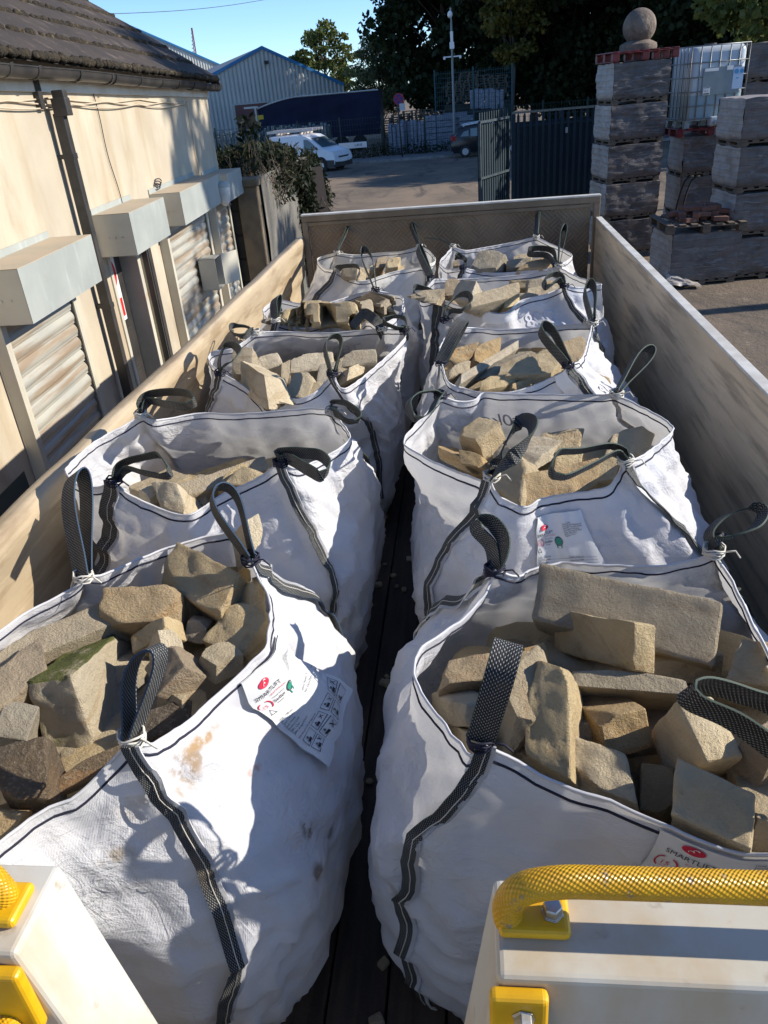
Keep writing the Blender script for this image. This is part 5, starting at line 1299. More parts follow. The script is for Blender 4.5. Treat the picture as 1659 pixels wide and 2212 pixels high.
pk = Pocket(L1, .25 + .137, .155, lambda x, y: .012 + .010 * max(0, -y * 6), rot=-.10); pk.sheet(-.105, .105, -.185, .115); pk.content()
pk = Pocket(R1, .126, .112, lambda x, y: .007); pk.sheet(-.11, .14, -.14, .092); pk.content(False)
pk = Pocket(R2, .128, .185, lambda x, y: .008 + .004 * sin(x * 40)); pk.sheet(-.10, .11, -.19, .115); pk.content()
pk = Pocket(L4, .13, .03, lambda x, y: .01 + max(0, y) * .4); pk.sheet(-.08, .08, -.02, .06); pk.acc = {}; pk.poly([(.02 + .012 * cos(t), .02 + .008 * sin(t)) for t in [2 * pi * i / 16 for i in range(16)]], 'print_red'); pk.text('SMARTLIFT', -.02, .035, .010, 'print_red'); pk.flush(pk.o)
pk = Pocket(R4, .12, .03, lambda x, y: .012 + max(0, y) * .3); pk.sheet(-.10, .06, -.03, .08)
pk = Pocket(R3, .235, .06, lambda x, y: .012); pk.sheet(-.04, .03, -.09, .06)
def pen(bag, u, v, txt, size, mirror, inner):
    p = Pocket(bag, u, v, lambda x, y: -.004 if inner else .005); p.acc = {}
    vs, fs = text_mesh(txt, size)
    if inner: f = lambda q: p.P(q[0], q[1], -.002)
    else: f = lambda q: p.P(q[0], q[1], .001)
    m = MB(); m.add([f(v) for v in vs], fs); o = m.build('pen_mark', M['pen']); o.parent = bag.body
pen(R2, .615, .17, '760kg', .09, True, True)
pen(L3, .58, .16, '760', .09, True, True)
pen(R4, .16, .16, '800', .10, False, False)
pen(R3, .30, .22, '810', .10, False, False)

# ------------------------------------------------------------------ beyond the lorry
GB = CAM.z - 3.75                      # ground level out by the road
def mat_leaf(name, a, b, warm, wamt=.3):
    t = NT(name, .6, 0, .3); v = t.coord()
    c = t.mix(t.ramp(t.noise(v, .9, 4), .35, .65), a, b)
    c = t.mix(t.math('MULTIPLY', t.ramp(t.noise(v, 2.6, 3), .55, .7), wamt), c, warm); t.color(c)
    tr = t.n('BsdfTranslucent'); t.l(c, tr.inputs[0]); mx = t.n('MixShader'); mx.inputs[0].default_value = .35
    t.l(t.p.outputs[0], mx.inputs[1]); t.l(tr.outputs[0], mx.inputs[2]); t.l(mx.outputs[0], t.out.inputs[0]); return t.m
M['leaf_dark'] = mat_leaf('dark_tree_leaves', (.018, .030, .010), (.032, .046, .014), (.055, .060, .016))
M['leaf_mid'] = mat_leaf('green_tree_leaves', (.085, .12, .030), (.13, .15, .04), (.22, .18, .04))
M['leaf_olive'] = mat_leaf('olive_willow_leaves', (.13, .145, .065), (.175, .185, .08), (.16, .15, .06))
M['leaf_gold'] = mat_leaf('turning_leaves', (.07, .08, .02), (.15, .12, .02), (.28, .17, .02), .8)
M['leaf_ivy'] = mat_leaf('hedge_leaves', (.012, .019, .008), (.024, .032, .012), (.06, .045, .02), .5)  # leaf colour darkened, standing in for sun blocked at the hedge
M['bark'] = simple('grey_bark', (.10, .085, .065), (.06, .05, .04), .95, 0, 4, stretch=(3, 3, .5), bump=.8, bscale=12, bdist=.03)
M['dry_stem'] = simple('dry_stems', (.20, .15, .095), (.11, .08, .055), .95, 0, 3, bump=.1)
def leaves(seedv, clumps, per, lw, ll, droop=0.0):
    """clumps: (centre, radius vector); every leaf is a small bent blade of its own"""
    R = np.random.RandomState(seedv); V = []
    for c, r in clumps:
        d = R.normal(size=(per, 3)); d /= np.linalg.norm(d, axis=1)[:, None]; rad = R.uniform(.35, 1.0, (per, 1)) ** .5
        p = np.array(c) + d * rad * np.array(r)
        a = R.normal(size=(per, 3)); a[:, 2] -= droop; a /= np.linalg.norm(a, axis=1)[:, None]
        b = np.cross(a, R.normal(size=(per, 3))); b /= np.linalg.norm(b, axis=1)[:, None]
        s = R.uniform(.6, 1.3, (per, 1)); n = np.cross(a, b)
        l = a * ll * s; w = b * lw * s
        V.append(np.stack([p, p + l * .5 + w + n * lw * .3, p + l, p + l * .5 - w + n * lw * .3], 1).reshape(-1, 3))
    V = np.concatenate(V); return V
def leaf_obj(name, V, mat, parent):
    n = len(V) // 4; me = bpy.data.meshes.new(name)
    me.vertices.add(len(V)); me.vertices.foreach_set('co', V.astype(np.float32).ravel())
    me.loops.add(4 * n); me.polygons.add(n); me.loops.foreach_set('vertex_index', np.arange(4 * n, dtype=np.int32))
    me.polygons.foreach_set('loop_start', np.arange(0, 4 * n, 4, dtype=np.int32)); me.update(calc_edges=True); me.validate()
    me.materials.append(M[mat]); o = bpy.data.objects.new(name, me); col.objects.link(o)
    if parent: keepworld(o, parent)
    return o
def tree(base, height, crown_r, crown_lo, mat, label, seedv, nclump=60, per=260, lw=.10, ll=.26, group=None, trunk_r=.25, droop=0, clr=1.25, gap=1.0):
    R = random.Random(seedv); base = Vector(base)
    t = thing('tree', label, 'tree', base, 0, group)
    m = MB(); top = base + Vector((R.uniform(-.4, .4), R.uniform(-.4, .4), height * .86))
    mid = base.lerp(top, .5) + Vector((R.uniform(-.4, .4), R.uniform(-.4, .4), 0))
    m.tube([base, base.lerp(mid, .5), mid, mid.lerp(top, .5), top], trunk_r, 9, True, .04)
    cz0, cz1 = base.z + crown_lo, base.z + height; cc = Vector((top.x, top.y, (cz0 + cz1) / 2)); hz = (cz1 - cz0) / 2
    cl = []
    for i in range(nclump):
        while True:
            d = Vector((R.uniform(-1, 1), R.uniform(-1, 1), R.uniform(-1, 1)))
            if .22 < d.length < 1: break
        sh = (1 - .45 * max(0, d.z)) * (1 - .25 * max(0, -d.z))
        c = cc + Vector((d.x * crown_r * sh, d.y * crown_r * sh, d.z * hz))
        s = clr * R.uniform(.55, 1.15) * gap
        cl.append((tuple(c), (s, s, s * .62)))
        if i % 3 == 0:
            st = base.lerp(top, min(.95, max(.15, (c.z - base.z) / height - .12)))
            m.tube([st, st.lerp(c, .5) + Vector((0, 0, .15)), c], trunk_r * .28, 5, True, .015)
    keepworld(m.build('trunk', M['bark'], smooth=True), t)
    leaf_obj('crown', leaves(seedv, cl, per, lw, ll, droop), mat, t)
    return t
# the wood behind the yard
tg = 'tall dark trees behind the yard'
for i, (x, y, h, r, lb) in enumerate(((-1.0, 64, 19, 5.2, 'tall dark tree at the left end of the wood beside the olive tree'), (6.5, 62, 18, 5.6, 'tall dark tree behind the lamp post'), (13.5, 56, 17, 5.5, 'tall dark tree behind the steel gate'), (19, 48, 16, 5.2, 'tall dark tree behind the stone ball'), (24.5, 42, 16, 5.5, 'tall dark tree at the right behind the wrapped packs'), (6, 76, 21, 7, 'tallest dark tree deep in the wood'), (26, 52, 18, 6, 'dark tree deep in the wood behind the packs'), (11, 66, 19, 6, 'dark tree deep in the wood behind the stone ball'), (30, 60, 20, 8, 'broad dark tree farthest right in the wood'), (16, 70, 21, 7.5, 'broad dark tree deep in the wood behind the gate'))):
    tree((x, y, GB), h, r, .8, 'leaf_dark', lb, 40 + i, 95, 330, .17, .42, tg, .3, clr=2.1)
tree((3.0, 57.5, GB), 9.5, 2.2, 4.2, 'leaf_gold', 'smaller tree with yellow autumn leaves right of the lamp post', 61, 26, 150, .11, .26, None, .14, clr=.8)
p = ony(712, 190, 86); tree((p.x, 86, GB), 3.75 + 6.4, 3.3, 2.5, 'leaf_mid', 'airy light green tree behind the right end of the grey shed', 71, 60, 150, .10, .26, None, .2, clr=.75)
p = ony(655, 190, 88); tree((p.x, 88, GB), 3.75 + 4.2, 2.0, 2.0, 'leaf_mid', 'small light green tree just behind the shed roof edge', 72, 30, 150, .10, .26, None, .15, clr=.7)
p = ony(822, 200, 72); tree((p.x, 72, GB), 3.75 + 4.0, 2.5, .6, 'leaf_olive', 'olive green willow between the shed and the dark wood', 73, 60, 260, .05, .30, None, .2, droop=.9, clr=.85)
# one tree stands by the yard, its dappled shade reaches the rendered wall
tree((11.5, 12.6, .0), 13.2, 2.5, 7.4, 'leaf_mid', 'tall slender tree at the right edge of the yard', 81, 15, 150, .10, .24, None, .2, clr=.75)
tree((8.3, 24, GB + .1), 7.8, 2.3, 3.8, 'leaf_mid', 'sunlit green tree at the right edge behind the wrapped packs', 82, 34, 180, .08, .20, None, .14, clr=.7)

# sheds
M['clad'] = simple('grey_profiled_cladding', (.50, .50, .46), (.44, .44, .41), .55, .15, .4, bump=.02)
M['trim_blue'] = flat('blue_trim', (.03, .20, .42), .5)
M['roof_sheet'] = simple('grey_roof_sheet', (.22, .23, .24), (.17, .18, .19), .6, .2, .5, bump=.02)
M['dark_red'] = simple('dull_red_door', (.20, .08, .065), (.15, .06, .05), .6, 0, 1)
axd = ray(235, 242); axd = Vector((axd.x, axd.y, 0)).normalized(); gd = Vector((axd.y, -axd.x, 0))
def shed(ap, ye, right, left, label, back, door):
    A = ony(*ap, ye)
    def onpl(p):
        d = ray(*p); t = (A - CAM).dot(axd) / d.dot(axd); return CAM + d * t
    Rr, Ll = onpl(right), onpl(left)
    ze = (Rr.z + Ll.z) / 2; wr = (Rr - A).dot(gd); wl = (A - Ll).dot(gd)
    t = thing('warehouse', label, 'warehouse', (A.x, A.y, GB))
    def pt(s, z): return Vector((A.x, A.y, 0)) + gd * s + Vector((0, 0, z))
    def zr(s): return A.z + (Rr.z - A.z) * (s / wr) if s > 0 else A.z + (Ll.z - A.z) * (-s / wl)
    m = MB(); s = -wl; st = .09; k_ = 0; vs = []
    offs = (0, .0, .045, .045)
    ss = []
    while s < wr: ss.append((s, offs[k_ % 4])); s += st; k_ += 1
    ss.append((wr, 0))
    for s, o in ss: vs += [pt(s, GB - .1) - axd * o, pt(s, zr(s)) - axd * o]
    m.add(vs, [(2 * i, 2 * i + 2, 2 * i + 3, 2 * i + 1) for i in range(len(ss) - 1)])
    for sd in (-wl, wr):
        zz = zr(sd); m.add([pt(sd, GB - .1), pt(sd, zz), pt(sd, zz) + axd * back, pt(sd, GB - .1) + axd * back], [(0, 1, 2, 3)])
    m.add([pt(-wl, GB - .1) + axd * back, pt(wr, GB - .1) + axd * back, pt(wr, zr(wr)) + axd * back, pt(0, A.z) + axd * back, pt(-wl, zr(-wl)) + axd * back], [(0, 1, 2, 3, 4)])
    w = keepworld(m.build('wall', M['clad']), t)
    m = MB()
    for s0, s1 in ((-wl, 0), (0, wr)):
        a, b = pt(s0, zr(s0) + .02) - axd * .1, pt(s1, zr(s1) + .02) - axd * .1
        m.boxv(a, b - a, axd * (back + .1), (0, 0, .08))
    keepworld(m.build('roof', M['roof_sheet']), t)
    for s0, s1 in ((-wl, 0), (0, wr)):
        m = MB(); a, b = pt(s0, zr(s0) - .12) - axd * .16, pt(s1, zr(s1) - .12) - axd * .16; m.boxv(a, b - a, axd * .06, (0, 0, .26)); keepworld(m.build('verge_trim', M['trim_blue']), t)
    if door:
        a, b = onpl(door[0]), onpl(door[1]); sa, sb = (a - A).dot(gd), (b - A).dot(gd)
        m = MB(); m.boxv(pt(sa, GB - .05) - axd * .09, gd * (sb - sa), axd * .03, (0, 0, a.z - GB + .05)); d = keepworld(m.build('loading_door', M['dark_red']), t)
        m = MB(); m.boxv(pt(sa - .15, a.z) - axd * .14, gd * (sb - sa + .3), axd * .05, (0, 0, .15)); m.boxv(pt(sa - .15, GB - .05) - axd * .14, gd * .15, axd * .05, (0, 0, a.z - GB + .05)); o = m.build('door_frame', M['clad']); o.parent = d; o.matrix_parent_inverse = (Matrix.Translation(t.location)).inverted() if False else Matrix.Identity(4)
        o.parent = t; keepworld(o, t)
        f = onpl((570, 139)); m = MB(); m.boxv(f - axd * .5, gd * .35, axd * .3, (0, 0, .25)); m.boxv(f - axd * .25 + gd * .14, gd * .06, axd * .25, (0, 0, .06)); keepworld(m.build('floodlight', M['steel_dark'], bevel=.02), t)
    return t
shed((565, 103), 75, (742, 183), (398, 196), 'grey gabled metal shed with blue trim behind the parked trailer', 40, ((506, 228), (575, 222)))
shed((215, 28), 118, (492, 148), (-30, 150), 'farther grey shed with blue trim showing above the tiled roof', 40, None)
# curtain trailer
M['curtain'] = simple('navy_curtain', (.003, .006, .034), (.0025, .005, .026), .85, 0, .5, bump=.25, bscale=1.2, bdist=.3)
tY = 60
a = ony(548, 232, tY); b = ony(818, 193, tY)
t = thing('curtain_trailer', 'navy curtain sided lorry trailer parked before the grey shed', 'trailer', ((a.x + b.x) / 2, tY, GB))
m = MB(); zt2 = b.z - .03
def cur(u, v):
    x = a.x + .25 + (b.x - a.x - .3) * u
    top = zt2 - .02 - max(0, (.34 - u) / .34) ** 1.6 * (zt2 - a.z + .12)
    z = top + (GB + 1.15 - top) * v
    return Vector((x, tY - .03 * sin(u * 60) * v - .10 * noise.noise((u * 7, v * 3, 2)) - .05 * noise.noise((u * 3 + v * 4, v, 5)), z))
m.grid(cur, 90, 14); keepworld(m.build('side_curtain', M['curtain'], smooth=True), t)
m = MB(); m.box(((a.x + b.x) / 2, tY + 1.3, (zt2 + GB + 1.1) / 2 - .3), (b.x - a.x - .6, 2.44, zt2 - GB - 1.75)); m.box((b.x - .03, tY + 1.25, (zt2 + GB + 1.1) / 2), (.08, 2.55, zt2 - GB - 1.1)); m.box(((a.x + b.x) / 2, tY + 1.25, GB + 1.05), (b.x - a.x, 2.5, .2)); keepworld(m.build('body', M['curtain']), t)
m = MB(); P_ = [cur(i / 30, 0) + Vector((0, -.02, .04)) for i in range(31)]; m.tube(P_, .05, 5); m.box((a.x + .1, tY, (a.z + GB + 1.1) / 2), (.12, .12, a.z - GB - 1.1)); m.box((a.x - .2, tY, a.z), (1.0, .1, .12)); keepworld(m.build('roof_rail', M['clad']), t)
for q, xx in enumerate((b.x - 1.6, b.x - 2.9, b.x - 4.2)):
    m = MB(); m.lathe((xx, tY + .05, GB + .5), [(.3, 0), (.5, .03), (.5, .3), (.3, .33)], 20, (0, 1, 0)); keepworld(m.build('wheel', M['rubber'], smooth=True, auto=40), t)
m = MB(); m.box((a.x + .35, tY + .4, GB + 2.2), (.5, .8, 1.1)); keepworld(m.build('yellow_load', simple('yellow_board', (.55, .36, .02), None, .6)), t)

# vehicles
def wheel(parent, name, c, r, wdt, ax, style=0):
    m = MB(); m.lathe(c - Vector(ax) * wdt / 2, [(r * .62, 0), (r * .93, .01), (r, .04), (r, wdt - .04), (r * .93, wdt - .01), (r * .62, wdt)], 26, ax)
    ty = keepworld(m.build('wheel', M['rubber'], smooth=True, auto=40), parent)
    m = MB(); ax = Vector(ax); x = ax.orthogonal().normalized(); y = ax.cross(x); o = c + ax * (wdt / 2 + .008)
    m.lathe(c + ax * (wdt / 2 - .04), [(r * .60, 0), (r * .60, .035), (r * .53, .042)], 26, ax)
    for q in range(10):
        t0 = 2 * pi * q / 10; d = x * cos(t0) + y * sin(t0); e = ax.cross(d)
        m.boxv(o + d * r * .12 - e * r * .055, d * r * .44, e * r * .11, ax * .012)
    m.lathe(o, [(r * .2, 0), (r * .18, .02), (.001, .022)], 14, ax)
    rim = m.build('rim', M['rimsilver']); rim.parent = parent; keepworld(rim, parent); return ty
M['rimsilver'] = flat('wheel_trim_silver', (.55, .56, .58), .35, .5)
M['car_white'] = simple('white_car_paint', (.72, .73, .74), (.68, .69, .70), .25, 0, 2, bump=0)
M['car_black'] = simple('black_car_paint', (.010, .012, .016), (.013, .015, .019), .18, 0, 2, bump=0)
M['glass'] = simple('dark_car_glass', (.015, .02, .022), (.03, .04, .045), .06, 0, .6, bump=0, spec=.8)
M['windscreen'] = simple('reflecting_windscreen', (.10, .15, .17), (.06, .09, .10), .05, 0, .6, bump=0, spec=.9)
M['lamp_red'] = flat('tail_lamp_red', (.35, .01, .015), .2)
M['lamp_clear'] = flat('clear_lamp', (.7, .72, .75), .1, .3)
def body(prof, w, name, mat, T, parent, sec=((0, 1), (.06, 1), (.5, 1), (.94, 1), (1, 1)), inset=.10):
    """side profile lofted across the width, shoulders drawn in towards the roof"""
    zmax = max(p[1] for p in prof); zmin = min(p[1] for p in prof); n = len(prof); m = MB(); vs = []
    for s, q in ((-1, .90), (-.97, .975), (-.88, 1.0), (0, 1.012), (.88, 1.0), (.97, .975), (1, .90)):
        for (x, z) in prof:
            k_ = max(0, (z - .95) / max(.01, zmax - .95)); cx_ = sum(p[0] for p in prof) / n; cz_ = .6
            yy = s * (w / 2) * (1 - inset * k_)
            vs.append(T @ Vector((cx_ + (x - cx_) * (1 - (1 - q) * .35), yy, cz_ + (z - cz_) * q)))
    fs = []
    for i in range(6):
        for j in range(n): fs.append((i * n + j, i * n + (j + 1) % n, (i + 1) * n + (j + 1) % n, (i + 1) * n + j))
    fs += [tuple(range(n - 1, -1, -1)), tuple(range(6 * n, 7 * n))]
    m.add(vs, fs); o = m.build(name, mat, smooth=True, auto=32); return keepworld(o, parent)
def side_poly(pts, w, T, side, off=.012, inset=.10, zmax=1.8):
    out = []
    for (x, z) in pts:
        k_ = max(0, (z - .95) / max(.01, zmax - .95)); out.append(T @ Vector((x, side * ((w / 2) * (1 - inset * k_) + off), z)))
    return out
# white van, nose to the right and turned a little towards the yard
yw = radians(-24); vp_ = CAM + Vector((-7.78, 45.2, -3.75)); 
T = Matrix.Translation(vp_) @ Matrix.Rotation(yw, 4, 'Z') @ Matrix.Translation((-1.42, .92, 0))
van = thing('white_van', 'small white van with ladders on its roof passing on the road', 'van', T @ Vector((0, 0, 0)))
prof = [(-2.2, .35), (-2.24, .7), (-2.2, 1.35), (-2.08, 1.82), (-.2, 1.88), (.45, 1.82), (.72, 1.70), (1.50, 1.18), (1.62, 1.13), (2.14, 1.00), (2.26, .82), (2.32, .60), (2.28, .36), (2.1, .24), (-2.1, .24)]
body(prof, 1.85, 'body', M['car_white'], T, van)
for sd in (-1, 1):
    m = MB(); m.add(side_poly([(.36, 1.12), (1.30, 1.12), (1.22, 1.20), (.80, 1.52), (.62, 1.62), (.36, 1.64)], 1.85, T, sd, .0), [(0, 1, 2, 3, 4, 5) if sd < 0 else (5, 4, 3, 2, 1, 0)]); keepworld(m.build('side_window', M['glass']), van)
    m = MB(); pts = [T @ Vector((2.0 + .20 * q, sd * (.86 - .16 * q), z)) for q, z in ((0, .86), (0, .98), (1, .93), (1, .80))]; pts = [p_ + (T.to_3x3() @ Vector((.06, sd * .05, 0))) for p_ in pts]; m.add(pts, [(0, 1, 2, 3)]); keepworld(m.build('headlight', M['lamp_clear']), van)
    m = MB(); m.boxv(T @ Vector((1.02, sd * .99 - .04, 1.10)), T.to_3x3() @ Vector((.12, 0, 0)), T.to_3x3() @ Vector((0, .16 * sd, 0)), (0, 0, .2)); keepworld(m.build('wing_mirror', M['steel_dark'], bevel=.03), van)
m = MB(); m.add([T @ Vector(p_) for p_ in ((1.48, -.74, 1.215), (1.48, .74, 1.215), (.78, .68, 1.695), (.78, -.68, 1.695))], [(0, 1, 2, 3)]); keepworld(m.build('windscreen', M['windscreen']), van)
m = MB(); m.boxv(T @ Vector((2.2, -.88, .22)), T.to_3x3() @ Vector((.10, 0, 0)), T.to_3x3() @ Vector((0, 1.76, 0)), (0, 0, .34)); m.boxv(T @ Vector((1.3, -.935, .22)), T.to_3x3() @ Vector((.95, 0, 0)), T.to_3x3() @ Vector((0, .02, 0)), (0, 0, .36)); m.boxv(T @ Vector((2.29, -.5, .66)), T.to_3x3() @ Vector((.03, 0, 0)), T.to_3x3() @ Vector((0, 1.0, 0)), (0, 0, .08)); keepworld(m.build('bumper', M['steel_dark'], bevel=.03), van)
m = MB(); m.boxv(T @ Vector((2.31, -.26, .50)), T.to_3x3() @ Vector((.012, 0, 0)), T.to_3x3() @ Vector((0, .52, 0)), (0, 0, .11)); keepworld(m.build('number_plate', M['sign_white']), van)
for x_ in (1.42, -1.36):
    for sd in (-1, 1):
        m = MB(); ax = T.to_3x3() @ Vector((0, sd, 0)); m.lathe(T @ Vector((x_, sd * .80, .36)), [(.001, .0), (.40, .0), (.40, .135), (.001, .136)], 24, ax); keepworld(m.build('wheel_arch', M['rubber']), van)
        wheel(van, 'wheel', T @ Vector((x_, sd * .86, .32)), .325, .20, tuple(ax))
for k_, (y_, z_) in enumerate(((-.5, 1.98), (.1, 2.0))):
    lad = thing('ladder', ('aluminium ladder nearest on the van roof', 'aluminium ladder behind the nearer one on the van roof')[k_], 'ladder', T @ Vector((-.2, y_, z_)))
    m = MB()
    for dy in (0, .34): m.boxv(T @ Vector((-2.3, y_ + dy, z_)), T.to_3x3() @ Vector((3.1, 0, .04)), T.to_3x3() @ Vector((0, .04, 0)), (0, 0, .13))
    for q in range(11): m.boxv(T @ Vector((-2.2 + q * .28, y_ + .04, z_ + .05)), T.to_3x3() @ Vector((.04, 0, 0)), T.to_3x3() @ Vector((0, .30, 0)), (0, 0, .03))
    m.boxv(T @ Vector((-1.6, y_ - .1, z_ - .10)), T.to_3x3() @ Vector((.05, 0, 0)), T.to_3x3() @ Vector((0, .6, 0)), (0, 0, .10)); m.boxv(T @ Vector((.0, y_ - .1, z_ - .10)), T.to_3x3() @ Vector((.05, 0, 0)), T.to_3x3() @ Vector((0, .6, 0)), (0, 0, .10))
    keepworld(m.build('ladder_frame', simple('pale_ladder_alu', (.60, .52, .46), (.5, .44, .4), .5, .2)), lad)
# black car, tail to the left
cp = CAM + Vector((.45, 47.4, -3.745))
T = Matrix.Translation(cp) @ Matrix.Rotation(radians(3), 4, 'Z') @ Matrix.Translation((.86, .85, 0))
car = thing('black_car', 'black hatchback with silver roof rails driving off behind the gate', 'car', T @ Vector((0, 0, 0)))
prof = [(-2.08, .42), (-2.12, .72), (-1.98, 1.05), (-1.62, 1.42), (-1.35, 1.54), (-.5, 1.63), (.3, 1.58), (1.15, 1.08), (1.9, .92), (2.1, .72), (2.1, .4), (1.95, .24), (-1.95, .26)]
body(prof, 1.76, 'body', M['car_black'], T, car)
for sd in (-1, 1):
    for pts in ([(-1.58, 1.08), (-1.12, 1.08), (-1.12, 1.38), (-1.40, 1.30)], [(-1.02, 1.06), (-.12, 1.05), (-.12, 1.50), (-1.02, 1.44)], [(-.02, 1.05), (.98, 1.06), (.38, 1.46), (-.02, 1.50)]):
        m = MB(); q_ = side_poly(pts, 1.76, T, sd, .002); m.add(q_, [(0, 1, 2, 3) if sd < 0 else (3, 2, 1, 0)]); keepworld(m.build('side_window', M['windscreen']), car)
    m = MB(); m.tube([T @ Vector((x_, sd * .64, z_)) for x_, z_ in ((-1.40, 1.56), (-1.3, 1.62), (-.5, 1.70), (.2, 1.66), (.3, 1.60))], .035, 8); keepworld(m.build('roof_rail', M['lamp_clear'], smooth=True), car)
    m = MB(); m.boxv(T @ Vector((-2.06, sd * .60, .86)), T.to_3x3() @ Vector((.26, 0, 0)), T.to_3x3() @ Vector((0, .27 * sd, 0)), (0, 0, .26)); keepworld(m.build('tail_light', M['lamp_red'], bevel=.04), car)
    for x_ in (-1.32, 1.32):
        ax = T.to_3x3() @ Vector((0, sd, 0)); wheel(car, 'wheel', T @ Vector((x_, sd * .80, .315)), .315, .19, tuple(ax))
m = MB(); m.boxv(T @ Vector((-2.13, -.8, .36)), T.to_3x3() @ Vector((.08, 0, 0)), T.to_3x3() @ Vector((0, 1.6, 0)), (0, 0, .28)); keepworld(m.build('bumper', M['steel_dark'], bevel=.03), car)

# fences, gate, lamp post, signs
M['fence_green'] = simple('dark_green_steel', (.010, .030, .026), (.014, .036, .032), .5, .2, 4, bump=.03)
M['fence_blue'] = simple('blue_green_steel', (.02, .07, .085), (.025, .08, .095), .5, .2, 4, bump=.03)
M['gate_blue'] = simple('dark_blue_gate_paint', (.003, .018, .030), (.004, .023, .036), .7, .0, 2, bump=.05, layers=[((.03, .045, .06), 6, .55, .8, (1, 1, 1), .4)])
def fence(x0, x1, y, z1, mat, label, gap=2.6, vs_=.16, hs=.3, posts=True):
    t = thing('mesh_fence', label, 'fence', ((x0 + x1) / 2, y, GB))
    m = MB(); x_ = x0
    while x_ < x1: m.box((x_, y, (GB + z1) / 2), (.014, .012, z1 - GB)); x_ += vs_
    z_ = GB + .15
    while z_ < z1: m.box(((x0 + x1) / 2, y - .014, z_), (x1 - x0, .012, .016)); z_ += hs
    keepworld(m.build('mesh_panel', mat), t); x_ = x0
    while x_ <= x1 + .1:
        m = MB(); m.box((x_, y + .05, (GB + z1 + .1) / 2), (.08, .08, z1 + .1 - GB)); keepworld(m.build('post', mat), t); x_ += gap
    return t
fence(-18, -1.9, 52.0, CAM.z - 1.45, M['fence_green'], 'dark green mesh fence along the far pavement left of the lamp post')
fence(-1.75, 3.0, 53.0, CAM.z + .62, M['fence_blue'], 'tall blue green mesh screen behind the lamp post', 2.3, .13, .24)
fence(2.0, 12, 52.0, CAM.z - 1.45, M['fence_green'], 'dark green mesh fence behind the black car')
# palisade gate
t = thing('steel_gate', 'dark blue sheeted palisade gate with pointed pales along its top', 'gate', (2.2, 22, 0))
a, b = ony(1112, 245, 22), ony(1300, 232, 22); zt3 = (a.z + b.z) / 2; g0 = gz(22)
m = MB(); m.box(((a.x + b.x) / 2, 22.02, (g0 + zt3 - .16) / 2 + .05), (b.x - a.x, .02, zt3 - .32 - g0)); keepworld(m.build('sheet_panel', M['gate_blue']), t)
m = MB(); m.box(((a.x + b.x) / 2, 21.97, zt3 - .28), (b.x - a.x, .05, .05)); m.box(((a.x + b.x) / 2, 21.97, g0 + .3), (b.x - a.x, .05, .05)); keepworld(m.build('rail', M['gate_blue']), t)
m = MB(); m.box(((a.x + b.x) / 2, 23.2, zt3 - .02), (b.x - a.x, .05, .05)); keepworld(m.build('rear_rail', simple('dusty_rail', (.22, .20, .15), None, .8)), t)
x_ = a.x + .05
while x_ < b.x:
    m = MB(); w_ = .068
    m.prism([(x_, 21.93, g0 + .1), (x_ + w_, 21.93, g0 + .1), (x_ + w_, 21.93, zt3 - .06), (x_ + w_ * .5, 21.93, zt3 + .03), (x_, 21.93, zt3 - .06)], (0, .012, 0)); keepworld(m.build('pale', M['gate_blue']), t); x_ += .155
for xx in (a.x - .03, (a.x + b.x) / 2 + .1):
    m = MB(); m.box((xx, 22, (g0 + zt3) / 2), (.1, .1, zt3 - g0)); keepworld(m.build('gate_post', M['gate_blue']), t)
m = MB(); c = ony(1224, 281, 21.9); m.box(c, (.06, .05, .13)); keepworld(m.build('padlock', M['galv'], bevel=.01), t)
t = thing('gate_leaf', 'open gate leaf of thin dark blue bars seen end on', 'gate', (.7, 20.6, 0))
a = ony(1037, 262, 20.0); b = ony(1102, 264, 21.6); dirv = Vector((b.x - a.x, b.y - a.y, 0)); L_ = dirv.length; dirv.normalize(); zl = a.z; g0 = gz(20)
m = MB(); sdv = Vector((-dirv.y, dirv.x, 0))
for zz in (zl - .05, (zl + g0) / 2 + .1, g0 + .15): m.boxv(Vector((a.x, a.y, zz)), dirv * L_, sdv * .05, (0, 0, .05))
for ff in (0, 1): m.boxv(Vector((a.x, a.y, g0 + .1)) + dirv * (L_ * ff - .05 * ff), dirv * .05, sdv * .05, (0, 0, zl - g0 - .1))
keepworld(m.build('leaf_frame', simple('worn_gate_frame', (.05, .075, .085), (.03, .045, .055), .6, .2)), t)
for q in range(13):
    m = MB(); m.boxv(Vector((a.x, a.y, g0 + .15)) + dirv * (L_ * (q + .5) / 13) + sdv * .05, dirv * .05, sdv * .01, (0, 0, zl - g0 - .1 + .12)); keepworld(m.build('pale', M['gate_blue']), t)
m = MB(); m.boxv(Vector((a.x, a.y, g0 + .15)) + sdv * .07, dirv * L_, sdv * .006, (0, 0, zl - g0 - .25)); keepworld(m.build('backing_sheet', M['gate_blue']), t)
